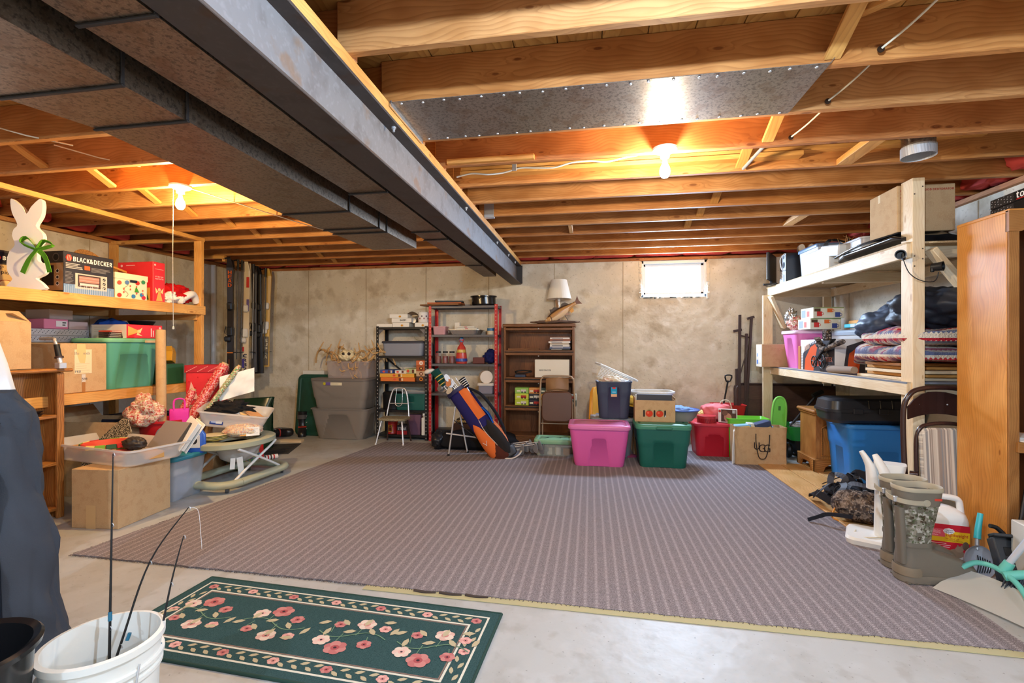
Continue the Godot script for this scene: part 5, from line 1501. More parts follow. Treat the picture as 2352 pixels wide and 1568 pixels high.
func black_shelf() -> void:
	var x0 := -2.567
	var z := -6.29
	var ys := [1.55, 1.155, 0.80, 0.41, 0.07]
	metal_shelf("black slotted steel shelving between the grey totes and the red shelving", v3(x0, 0, z), 0.74, 0.32, 1.565, ys, M["black_metal"], M["black_metal"], true)
	var wt := plastic(240, 234, 222, 0.7)
	for e in [[-2.83, 0.0, 0.22, 0.045, "flat white box alone at the left end of the black shelf's top"], [-2.59, 0.0, 0.24, 0.06, "bottom white box of the stack on the black shelving"], [-2.58, 0.062, 0.28, 0.06, "middle white box with a handwritten word on the black shelving"], [-2.62, 0.124, 0.26, 0.055, "top white box of the stack on the black shelving"], [-2.29, 0.0, 0.19, 0.06, "small white box under the crock on the black shelving"]]:
		var b := carton(e[4], v3(e[0], 1.553 + e[1], -6.24), 3, e[2], e[3], 0.2, wt, {"called": "white_box", "seam": false, "group": "white boxes on the black shelving"})
		if e[1] == 0.062: art(b, "writing", [["t", "G4391", -0.02, 0.02, 0.026, 1, 0.09, rgb(60, 56, 50)]], v3(0, 0, 0.102))
		elif e[0] < -2.8: art(b, "writing", [["r", -0.1, 0.012, 0.2, 0.002, rgb(200, 190, 170)]], v3(0, 0, 0.102))
		else: art(b, "print", [["e", 0.02, 0.022, 0.018, 0.014, rgb(214, 150, 50)]], v3(0, 0, 0.102))
	var cr := thing("crock", "white crock with a row of dark figures on the black shelving", "jar", v3(-2.28, 1.615, -6.22))
	part(cr, "body", lathe([[0.0, 0.0], [0.07, 0.0], [0.075, 0.01], [0.075, 0.13], [0.078, 0.14], [0.07, 0.145], [0.065, 0.02], [0.0, 0.015]], 28), plastic(238, 234, 228, 0.25))
	for i in 7: part(cr, "figure", box(0.016, 0.022, 0.002, 0.001), plastic(70, 50, 80) if i % 2 else plastic(150, 50, 40), v3(sin(-1.2 + i * 0.4) * 0.0755, 0.055 + 0.03 * (i % 2), cos(-1.2 + i * 0.4) * 0.0755), v3(0, rad_to_deg(-1.2 + i * 0.4), 0))
	var wi := thing("wire_coil", "tangle of brown wire and horn on the black shelf's top", "wire", v3(-2.42, 1.61, -6.28))
	for i in 5: part(wi, "strand", stube([v3(-0.14, 0.12 - 0.02 * i, 0.02 * i), v3(-0.05, 0.16 - 0.01 * i, 0), v3(0.06, 0.10, 0.03), v3(0.07 - 0.02 * i, 0.0, 0.01 * i)], 0.006), plastic(90, 70, 52, 0.6))
	part(wi, "gauge", lathe([[0.0, 0.0], [0.035, 0.0], [0.035, 0.02], [0.0, 0.022]], 18, [1, 2]), M["zinc"], v3(0.0, 0.03, 0.06), v3(80, 0, 0))
	tote("low grey tote with a dark lid on the black shelving", v3(-2.56, 1.157, -6.28), 0, 0.60, 0.28, 0.185, plastic(140, 144, 156), plastic(64, 64, 74), {"taper": 0.93, "r": 0.04, "lid_h": 0.03})
	var ht := thing("plant_stem", "dry curled leaf lying on the low grey tote's lid", "leaf", v3(-2.35, 1.37, -6.2))
	part(ht, "leaf", strap([v3(-0.06, 0.05, 0), v3(-0.03, 0.01, 0), v3(0.06, 0.0, 0)], 0.02, 0.003, v3(0, 0.3, 1)), plastic(150, 140, 90, 0.6))
	# game boxes
	for e in [[-2.63, 0.0, 0.50, 0.055, 226, 120, 50, "lower long orange box on the black shelving"], [-2.64, 0.056, 0.50, 0.052, 236, 170, 60, "upper long amber box on the black shelving"], [-2.79, 0.109, 0.19, 0.05, 70, 90, 160, "blue and white game box at the left on the amber box"], [-2.58, 0.109, 0.17, 0.045, 240, 238, 232, "plain white box between the blue and the floral game boxes"], [-2.43, 0.109, 0.17, 0.07, 190, 196, 140, "floral print box on the amber box"]]:
		var b := carton(e[7], v3(e[0], 0.803 + e[1], -6.24), -5 if e[2] < 0.172 else 0, e[2], e[3], 0.2, plastic(e[4], e[5], e[6], 0.5), {"called": "game_box", "seam": false, "cat": "box"})
		art(b, "print", [["r", 0.02, 0.008, 0.03, e[3] * 0.7, rgb(110, 60, 50)], ["r", 0.06, 0.008, 0.02, e[3] * 0.7, rgb(240, 220, 180)], ["e", -0.04, e[3] / 2, 0.02, e[3] * 0.3, rgb(230, 90, 70)]], v3(0, 0, 0.102))
	for i in 4:
		var k = [[70, 46, 36], [206, 170, 130], [180, 90, 40], [216, 110, 60]][i]
		var b := carton(["dark box with orange emblem, bottom of the right stack on the black shelving", "tan box second from below in the right stack on the black shelving", "orange box with a brown ring, right stack on the black shelving", "orange box with white figure, top of the right stack on the black shelving"][i], v3(-2.285, 0.803 + i * 0.073, -6.22), 0, 0.145, 0.072, 0.18, plastic(k[0], k[1], k[2], 0.5), {"called": "game_box", "seam": false})
		art(b, "print", [["e", 0.0, 0.036, 0.026, 0.026, [rgb(226, 140, 50), rgb(120, 60, 40), rgb(90, 50, 40), rgb(244, 236, 226)][i]], ["e", 0.0, 0.036, 0.013, 0.013, [rgb(60, 30, 30), rgb(230, 200, 170), rgb(226, 170, 90), rgb(226, 170, 140)][i]]], v3(0, 0, 0.092))
	tote("dark green open tote on the black shelving, metal pans in it", v3(-2.44, 0.412, -6.27), 0, 0.47, 0.27, 0.22, plastic(26, 92, 84), null, {"taper": 0.93, "r": 0.04, "pan": [0.2, 0.2, 0.5, 0.85, 0.01]})
	var pn := thing("baking_pan", "bright metal baking pan resting across the dark green tote", "pan", v3(-2.40, 0.638, -6.24), 6)
	part(pn, "dish", loft([rrect(0.34, 0.20, 0.03, 0.0), rrect(0.37, 0.23, 0.03, 0.03), rrect(0.355, 0.215, 0.03, 0.03), rrect(0.33, 0.19, 0.03, 0.006)]), M["zinc"])
	var pt := thing("stock_pot", "tall black enamel pot behind the dark green tote", "pot", v3(-2.76, 0.412, -6.3))
	part(pt, "body", lathe([[0.0, 0.0], [0.14, 0.0], [0.145, 0.2], [0.15, 0.21], [0.13, 0.235], [0.0, 0.24]], 30, [1]), M["black_metal"])
	var cn := thing("tin_can", "red coffee tin with a gold label at the black shelf's foot", "tin", v3(-2.74, 0.072, -6.22))
	part(cn, "body", lathe([[0.0, 0.0], [0.075, 0.0], [0.078, 0.006], [0.075, 0.012], [0.075, 0.15], [0.08, 0.155], [0.08, 0.17], [0.0, 0.172]], 28), plastic(186, 40, 34, 0.3))
	art(cn, "label", [["r", -0.03, 0.03, 0.06, 0.10, rgb(196, 140, 50)], ["r", -0.022, 0.045, 0.044, 0.05, rgb(110, 40, 30)], ["e", 0.0, 0.11, 0.012, 0.012, rgb(110, 40, 30)]], v3(0, 0, 0.077))
	var bx := carton("red and black box marked STENA beside the coffee tin", v3(-2.56, 0.072, -6.20), 0, 0.15, 0.13, 0.14, plastic(50, 40, 44, 0.5), {"seam": false})
	art(bx, "print", [["r", -0.075, 0.005, 0.15, 0.05, rgb(170, 40, 44)], ["t", "STENA", -0.06, 0.065, 0.04, 1, 0.12, rgb(220, 214, 210)]], v3(0, 0, 0.072))
	var pb := thing("gift_bag", "dusky purple paper bag at the black shelf's foot", "bag", v3(-2.40, 0.072, -6.22), 0)
	part(pb, "body", loft([rrect(0.17, 0.12, 0.01, 0.0), rrect(0.175, 0.11, 0.01, 0.14), rrect(0.18, 0.07, 0.01, 0.27)]), plastic(110, 74, 96, 0.7))
	var wb := carton("tall narrow white pack with tissue at the black shelf's foot", v3(-2.245, 0.072, -6.2), 0, 0.07, 0.24, 0.14, wt, {"seam": false})
	part(wb, "tissue", lump(v3(0.07, 0.09, 0.1), 55, 0.6, 2.6, 0.4), M["paper"], v3(0, 0.23, 0))
	# step stool
	var s := thing("step_stool", "small chrome step stool with a low back hoop at the carpet's edge", "stool", v3(-2.58, 0, -5.93))
	var ch: Material = M["chrome"]
	part(s, "seat", loft([rrect(0.36, 0.24, 0.03, 0.31), rrect(0.37, 0.25, 0.03, 0.318), rrect(0.37, 0.25, 0.03, 0.335), rrect(0.35, 0.23, 0.03, 0.342)]), M["speckle_seat"])
	for x in [-1, 1]:
		var lg := part(s, "leg", tube([v3(x * 0.14, 0.32, 0.09), v3(x * 0.19, 0, 0.17)], 0.011), ch)
		part(s, "leg", tube([v3(x * 0.14, 0.32, -0.09), v3(x * 0.17, 0, -0.15)], 0.011), M["brown_metal"])
		part(lg, "foot_cap", lathe([[0.0, 0.0], [0.014, 0.0], [0.014, 0.02], [0.0, 0.02]], 10), M["white_pvc"], v3(x * 0.189, 0.0, 0.168))
	var ho2 := part(s, "back_hoop", stube([v3(-0.16, 0.33, -0.10), v3(-0.13, 0.55, -0.14), v3(-0.09, 0.69, -0.16), v3(-0.03, 0.715, -0.165), v3(0.03, 0.715, -0.165), v3(0.09, 0.69, -0.16), v3(0.13, 0.55, -0.14), v3(0.16, 0.33, -0.10)], 0.011), ch)
	part(ho2, "back_wire", stube([v3(-0.04, 0.71, -0.165), v3(-0.045, 0.50, -0.13), v3(0.045, 0.50, -0.13), v3(0.04, 0.71, -0.165)], 0.005), ch)
	part(ho2, "back_bar", tube([v3(-0.135, 0.51, -0.13), v3(0.135, 0.51, -0.13)], 0.006), ch)

func red_shelf() -> void:
	var x0 := -1.70
	var z := -6.28
	metal_shelf("tall red-posted steel shelving with grey shelves at the back wall", v3(x0, 0, z), 0.95, 0.30, 1.85, [1.835, 1.445, 1.05, 0.65, 0.07], M["red_metal"], M["grey_metal"], false)
	var st: Material = M["stud"]
	for i in 3:
		var b := thing("flat_board", ["bottom brown board jutting left on top of the red shelving", "middle brown board in the pile on the red shelving", "top black tray in the pile on the red shelving"][i], "board", v3(-2.0 + i * 0.05, 1.838 + i * 0.022, -6.2), -6 + i * 9, "boards on the red shelving")
		part(b, "panel", sbox(0.56 - i * 0.09, 0.02, 0.26 - i * 0.02, 0.003), [M["walnut"], plastic(190, 100, 50, 0.5), M["black_metal"]][i])
	var ro := thing("roasting_pan", "black enamel roaster on top of the red shelving", "pan", v3(-1.435, 1.838, -6.24))
	part(ro, "body", loft([ellipse(0.15, 0.11, 0.0, 32), ellipse(0.165, 0.12, 0.02, 32), ellipse(0.165, 0.12, 0.11, 32), ellipse(0.182, 0.135, 0.115, 32), ellipse(0.182, 0.135, 0.13, 32), ellipse(0.15, 0.11, 0.135, 32)], true, true, true, [1, 2, 3, 4]), M["black_gloss"])
	for s in [-1, 1]: part(ro, "handle", stube([v3(-0.03, 0.09, 0.12 * s), v3(-0.03, 0.11, 0.15 * s), v3(0.03, 0.11, 0.15 * s), v3(0.03, 0.09, 0.12 * s)], 0.006), M["black_gloss"])
	tote("pink-tinted clear box at the left of the red shelving's second shelf", v3(-2.04, 1.447, -6.24), 0, 0.18, 0.16, 0.11, clear_plastic(226, 170, 176, 0.7), null, {"taper": 0.92, "r": 0.02})
	var fp := thing("foil_pan", "crinkled foil roasting pan holding paper boxes on the red shelving", "pan", v3(-1.68, 1.447, -6.24))
	var rr := []
	for e in [[0.38, 0.22, 0.0], [0.44, 0.27, 0.055], [0.47, 0.30, 0.058], [0.47, 0.30, 0.064], [0.43, 0.26, 0.06], [0.37, 0.21, 0.006]]:
		var q := rrect(e[0], e[1], 0.05, e[2], Vector2.ZERO, 5, 14)
		for i in q.size(): q[i] += v3(0, 0, 0.004 * (i % 2))
		rr.append(q)
	part(fp, "foil", loft(rr), M["foil"])
	for i in 3:
		var b := carton(["white box with red print standing in the foil pan", "flat white booklet box lying in the foil pan", "upper cream booklet box lying in the foil pan"][i], v3([-1.80, -1.66, -1.68][i], [1.456, 1.515, 1.54][i], -6.24), i * 5, [0.07, 0.28, 0.24][i], [0.16, 0.022, 0.02][i], [0.06, 0.16, 0.14][i], plastic(238, 232, 220, 0.7), {"seam": false})
		art(b, "print", [["r", -0.02, 0.006, 0.04, 0.008, rgb(200, 60, 50)]], v3(0, 0, [0.032, 0.082, 0.072][i]))
	var pc := thing("paint_can", "small paint tin with a blue top band on the red shelving", "tin", v3(-1.33, 1.447, -6.22))
	part(pc, "body", lathe([[0.0, 0.0], [0.05, 0.0], [0.05, 0.09], [0.053, 0.095], [0.0, 0.1]], 24, [1]), plastic(222, 206, 176, 0.4))
	part(pc, "band", lathe([[0.0508, 0.05], [0.0508, 0.085]], 24), plastic(40, 110, 160, 0.4))
	for i in 4:
		var j := thing("glass_jar", ["first jar of dark red beans from the left post on the red shelving", "second jar of dark red beans from the left on the red shelving", "third jar of dark red beans from the left on the red shelving", "shorter jar of dark beans beside the bread bag on the red shelving"][i], "jar", v3(-2.07 + i * 0.098, 1.053, -6.22 - 0.01 * (i % 2)), 0, "jars of beans")
		part(j, "contents", lathe([[0.0, 0.004], [0.038, 0.004], [0.040, 0.10], [0.0, 0.10]], 22, [1, 2]), plastic(120, 42, 30, 0.5))
		part(j, "glass", lathe([[0.0, 0.0], [0.042, 0.0], [0.044, 0.12], [0.032, 0.145], [0.032, 0.15]], 22), M["jar_glass"])
		part(j, "lid", lathe([[0.035, 0.145], [0.036, 0.165], [0.034, 0.167], [0.0, 0.167]], 22, [1, 2]), M["black_metal"])
	var br := thing("bread_bag", "clear bag printed red and blue, knotted at the top, on the red shelving", "bag", v3(-1.74, 1.053, -6.22))
	var bb := []
	for e in [[0.075, 0.0], [0.08, 0.05], [0.07, 0.14], [0.055, 0.22], [0.02, 0.27], [0.035, 0.32], [0.03, 0.34]]: bb.append(ellipse(e[0], e[0] * 0.7, e[1], 20))
	part(br, "film", loft(bb), plastic(206, 70, 60, 0.25))
	part(br, "print", lathe([[0.083, 0.03], [0.08, 0.07]], 20), plastic(60, 80, 170, 0.3), Vector3.ZERO)
	part(br, "print", lathe([[0.066, 0.15], [0.06, 0.19]], 20), plastic(226, 190, 90, 0.3))
	part(br, "knot", lump(v3(0.06, 0.08, 0.05), 8, 0.4, 2.0), plastic(70, 140, 190, 0.3), v3(0, 0.28, 0))
	carton("small maroon box beside the blue bundle on the red shelving", v3(-1.49, 1.053, -6.23), 0, 0.16, 0.085, 0.12, plastic(104, 50, 50, 0.5), {"seam": false})
	var bd := thing("cloth_bundle", "dark navy folded cloth bundle on the red shelving", "cloth", v3(-1.34, 1.053, -6.24))
	part(bd, "cloth", lump(v3(0.17, 0.19, 0.18), 39, 0.4, 1.6, 0.3), cloth(34, 40, 92))
	var dr := thing("drum_tin", "round white tin lying on its side on a clear box in the red shelving", "tin", v3(-1.40, 0.875, -6.22), 20)
	part(dr, "body", lathe([[0.0, 0.0], [0.088, 0.0], [0.088, 0.12], [0.085, 0.125], [0.0, 0.125]], 32, [1, 2]), plastic(214, 196, 176, 0.4), v3(0.0, 0.0, -0.06), v3(90, 0, 0))
	part(dr, "face", lathe([[0.0, 0.125], [0.084, 0.125], [0.084, 0.128], [0.0, 0.129]], 32, [1]), plastic(240, 232, 220, 0.5), v3(0, 0, -0.06), v3(90, 0, 0))
	tote("clear box with a white lid under the round white tin", v3(-1.39, 0.652, -6.24), 0, 0.20, 0.2, 0.12, clear_plastic(170, 170, 190, 0.6), plastic(232, 226, 218), {"taper": 0.95, "r": 0.02})
	for i in 3:
		var b := carton(["lowest brown game box behind the golf bag in the red shelving", "black game box marked in gold behind the golf bag", "small tan game box on top behind the golf bag"][i], v3(-1.66 + i * 0.02, 0.09 + [0.0, 0.16, 0.225][i], -6.24), 0, 0.34 - i * 0.05, [0.155, 0.06, 0.05][i], 0.22, [plastic(70, 44, 34, 0.5), plastic(30, 26, 26, 0.5), plastic(190, 150, 90, 0.5)][i], {"called": "game_box", "seam": false})
		if i == 1: art(b, "print", [["t", "STAMBLELAUS", -0.13, 0.015, 0.03, 1, 0.26, rgb(222, 190, 120)]], v3(0, 0, 0.112))
		else: art(b, "print", [["r", -0.1, 0.02, 0.2, 0.006, rgb(120, 80, 50)]], v3(0, 0, 0.112))
	for i in 3: carton(["bottom black flat case at the red shelf's foot", "middle black flat case at the red shelf's foot", "top black flat case at the red shelf's foot"][i], v3(-2.02 + 0.02 * i, 0.073 + i * 0.03, -6.22), 4 * i, 0.2, 0.028, 0.2, plastic(34, 32, 36, 0.4), {"called": "flat_case", "seam": false, "cat": "case", "group": "black flat cases"})

func bookcase() -> void:
	var t := thing("stacking_bookcase", "dark walnut stacking bookcase with missing glass doors at the back wall", "bookcase", v3(-0.675, 0, -6.30))
	var m: Material = M["walnut"]
	var w := 0.93
	var yb := [0.0, 0.46, 0.83, 1.19, 1.56]
	part(t, "top", sbox(w + 0.03, 0.04, 0.33, 0.006), m, v3(0, 1.545, 0.0))
	part(t, "back_panel", sbox(w - 0.02, 1.54, 0.008, 0.0), M["stain"], v3(0, 0, -0.14))
	for x in [-1, 1]: part(t, "side_panel", sbox(0.028, 1.545, 0.29, 0.003), m, v3(x * (w / 2 - 0.014), 0, 0))
	part(t, "plinth", sbox(w, 0.09, 0.30, 0.004), m)
	for i in range(1, 4):
		part(t, "section_rail", sbox(w - 0.03, 0.035, 0.022, 0.004), M["walnut_light"], v3(0, yb[i] - 0.02, 0.145))
		part(t, "shelf", sbox(w - 0.05, 0.025, 0.28, 0.003), m, v3(0, yb[i] + 0.022, 0))
		part(t, "lip", sbox(w - 0.02, 0.012, 0.02, 0.002), M["black_metal"], v3(0, yb[i] + 0.016, 0.14))
	part(t, "section_rail", sbox(w - 0.03, 0.03, 0.022, 0.004), M["walnut_light"], v3(0, 1.50, 0.145))
	part(t, "shelf", sbox(w - 0.05, 0.025, 0.28, 0.003), m, v3(0, 0.09, 0))
	for i in 4: part(t, "knob", lathe([[0.0, 0.0], [0.008, 0.004], [0.008, 0.012], [0.0, 0.016]], 12), M["zinc"], v3(0, [1.515, 1.155, 0.795, 0.425][i] + 0.006, 0.156), v3(90, 0, 0))
	var cols := [[40, 36, 40], [110, 120, 150], [226, 220, 210], [196, 176, 150], [236, 232, 226], [150, 90, 60], [244, 240, 234]]
	var y := 1.24
	for i in 7:
		var b := thing("book", ["bottom black book in the walnut bookcase pile", "blue-grey book second from below in the walnut bookcase pile", "white book third from below in the walnut bookcase pile", "tan book in the middle of the walnut bookcase pile", "white book under the brown one in the walnut bookcase pile", "brown book next to top in the walnut bookcase pile", "white book on top of the walnut bookcase pile"][i], "book", v3(-0.40, y, -6.24), (i * 7) % 9 - 4, "books piled in the walnut bookcase")
		var hh := 0.018 + 0.006 * (i % 3)
		part(b, "cover", sbox(0.28 - 0.012 * (i % 4), hh, 0.2, 0.002), plastic(cols[i][0], cols[i][1], cols[i][2], 0.5))
		art(b, "spine_print", [["r", -0.1, hh * 0.35, 0.14, hh * 0.3, rgb(90, 90, 100) if i > 1 else rgb(210, 206, 200)]], v3(0, 0, 0.102))
		y += hh
	var bd := thing("door_rail", "loose brown door strip lying in the top section of the walnut bookcase", "strip", v3(-0.88, 1.24, -6.2), -2)
	part(bd, "strip", sbox(0.42, 0.022, 0.04, 0.003), m)
	var wb := carton("white carton with small grey lettering standing in the walnut bookcase", v3(-0.50, 0.88, -6.22), 0, 0.45, 0.235, 0.14, plastic(240, 234, 218, 0.7), {"seam": false})
	art(wb, "print", [["t", "MASK 50x12 IN", -0.165, 0.085, 0.020, 1, 0.15, rgb(110, 104, 96)]], v3(0, 0, 0.072))
	var cs := thing("cassette_case", "small navy case with a black loop on it in the walnut bookcase", "case", v3(-0.92, 0.88, -6.2))
	part(cs, "case", sbox(0.14, 0.035, 0.1, 0.003), plastic(50, 60, 84, 0.4))
	part(cs, "loop", stube([v3(-0.05, 0.05, 0.03), v3(-0.07, 0.07, 0), v3(0.0, 0.085, -0.03), v3(0.12, 0.08, -0.01), v3(0.14, 0.07, 0.03), v3(0.05, 0.055, 0.05), v3(-0.05, 0.05, 0.03)], 0.010), M["black_metal"])
	# car model boxes
	var k := [[190, 206, 60], [206, 214, 70], [150, 200, 90]]
	for c in 5:
		for r in 3:
			if c > 1 and r > 1 and c != 2: continue
			var col = k[r] if c == 0 else [[40, 40, 50], [46, 46, 56], [214, 150, 80]][r]
			if c >= 2: col = [[214, 160, 60], [60, 80, 70], [200, 206, 190]][(r + c) % 3]
			var row: String = ["bottom", "middle", "top"][r]
			var co: String = ["leftmost lime column", "second column", "third column", "fourth column behind the folding chair", "rightmost column behind the folding chair"][c]
			var b := carton("small car-model box, %s of the %s in the walnut bookcase" % [row, co], v3(-0.88 + c * 0.155, 0.51 + r * 0.078, -6.2), 0, 0.152 + (0.03 if c == 0 else 0.0) - 0.0, 0.077, 0.14, plastic(col[0], col[1], col[2], 0.5), {"called": "model_box", "seam": false, "group": "car-model boxes"})
			if c == 0: b.position.x -= 0.016
			art(b, "print", [["r", -0.01, 0.02, 0.07, 0.035, rgb(180, 60, 50) if (r + c) % 2 else rgb(220, 214, 200)], ["e", 0.005, 0.02, 0.01, 0.01, rgb(40, 36, 40)], ["e", 0.045, 0.02, 0.01, 0.01, rgb(40, 36, 40)], ["r", -0.065, 0.025, 0.045, 0.02, rgb(236, 230, 200)]], v3(0, 0, 0.072))
	lamp()

func lamp() -> void:
	var l := thing("table_lamp", "white-shaded table lamp with a driftwood base on the walnut bookcase", "lamp", v3(-0.44, 1.587, -6.28))
	var dw := plastic(112, 88, 74, 0.7)
	part(l, "base", lump(v3(0.60, 0.045, 0.24), 19, 0.35, 1.6, 0.2), dw, v3(-0.03, 0, 0.02))
	part(l, "branch", stube([v3(0.02, 0.03, -0.05), v3(0.03, 0.14, -0.06), v3(0.0, 0.24, -0.06), v3(-0.02, 0.33, -0.06)], 0.022, 0.012, 10), plastic(160, 116, 80, 0.7))
	var stm := part(l, "stem", tube([v3(0.02, 0.2, -0.05), v3(0.02, 0.42, -0.05)], 0.006), M["chrome"])
	part(stm, "socket", lathe([[0.014, 0.30], [0.018, 0.31], [0.018, 0.37], [0.012, 0.39]], 16), M["chrome"], v3(0.02, 0, -0.05))
	var rg := []
	var n := 64
	for e in [[0.165, 0.335], [0.105, 0.59], [0.102, 0.59], [0.162, 0.335]]:
		var q := PackedVector3Array()
		for i in n: q.append(v3(0.02 + cos(TAU * i / n) * (e[0] + 0.0015 * (i % 2)), e[1], -0.05 + sin(TAU * i / n) * (e[0] + 0.0015 * (i % 2))))
		rg.append(q)
	part(l, "shade", loft(rg, false, false, true, [1, 2]), M["shade"])
	part(l, "power_cord", stube([v3(0.12, 0.03, -0.02), v3(0.2, 0.02, 0.05), v3(0.27, 0.02, 0.0), v3(0.3, 0.03, 0.04)], 0.004), M["brown_metal"])
	var f := thing("mounted_fish", "mounted walleye on the driftwood lamp base, tail up to the right", "fish", v3(-0.395, 1.735, -6.18), 0)
	f.rotation_degrees = v3(0, 0, 32)
	var rings := []
	var prof := [[-0.245, 0.006, 0.006], [-0.22, 0.024, 0.018], [-0.17, 0.045, 0.032], [-0.10, 0.062, 0.040], [0.0, 0.066, 0.042], [0.09, 0.052, 0.032], [0.16, 0.033, 0.02], [0.21, 0.022, 0.011], [0.235, 0.024, 0.007]]
	for p in prof:
		var q := PackedVector3Array()
		for i in 20: q.append(v3(p[0], sin(TAU * i / 20) * p[1] - 0.006, cos(TAU * i / 20) * p[2]))
		rings.append(q)
	var st := ST()
	add_loft(st, rings)
	part(f, "body", done(st), plastic(190, 140, 84, 0.3))
	var belly := []
	for p in prof:
		var q := PackedVector3Array()
		for i in 9: q.append(v3(p[0] * 0.96, sin(PI * (1.05 + 0.55 * i / 8.0)) * p[1] * 1.01 - 0.006, -cos(PI * (1.05 + 0.55 * i / 8.0)) * p[2] * 1.03))
		belly.append(q)
	part(f, "belly", loft(belly, false, false, false), plastic(232, 200, 158, 0.3))
	var back := []
	for p in prof:
		var q := PackedVector3Array()
		for i in 9: q.append(v3(p[0] * 0.97, sin(PI * (0.22 + 0.56 * i / 8.0)) * p[1] * 1.02 - 0.005, cos(PI * (0.22 + 0.56 * i / 8.0)) * p[2] * 1.03))
		back.append(q)
	part(f, "dark_back", loft(back, false, false, false), plastic(84, 62, 46, 0.35))
	var fin := plastic(74, 58, 42, 0.5)
	part(f, "dorsal_fin", prism([Vector2(-0.12, 0.045), Vector2(-0.10, 0.105), Vector2(-0.07, 0.09), Vector2(-0.04, 0.10), Vector2(-0.01, 0.08), Vector2(0.02, 0.055)], 0.006), fin)
	part(f, "dorsal_fin", prism([Vector2(0.04, 0.05), Vector2(0.07, 0.085), Vector2(0.12, 0.075), Vector2(0.15, 0.03)], 0.006), fin)
	part(f, "tail_fin", prism([Vector2(0.22, 0.0), Vector2(0.30, 0.065), Vector2(0.285, 0.0), Vector2(0.30, -0.06), Vector2(0.22, -0.015)], 0.006), plastic(120, 76, 52, 0.5))
	part(f, "anal_fin", prism([Vector2(0.11, -0.04), Vector2(0.17, -0.03), Vector2(0.16, -0.085), Vector2(0.12, -0.09)], 0.005), plastic(226, 160, 60, 0.5))
	part(f, "pelvic_fin", prism([Vector2(0.02, -0.06), Vector2(0.07, -0.055), Vector2(0.10, -0.10)], 0.005), plastic(180, 140, 120, 0.5), v3(0, 0, 0.01))
	part(f, "eye", lump(v3(0.014, 0.014, 0.008), 2, 0.0), plastic(240, 236, 220, 0.1), v3(-0.205, 0.004, 0.018))
	part(f, "gill", stube([v3(-0.15, 0.035, 0.035), v3(-0.135, 0.0, 0.042), v3(-0.15, -0.04, 0.028)], 0.004), plastic(96, 56, 34, 0.5))
	part(f, "prop_wire", tube([v3(0.03, -0.06, 0.0), v3(0.03, -0.16, -0.06)], 0.004), M["brown_metal"])
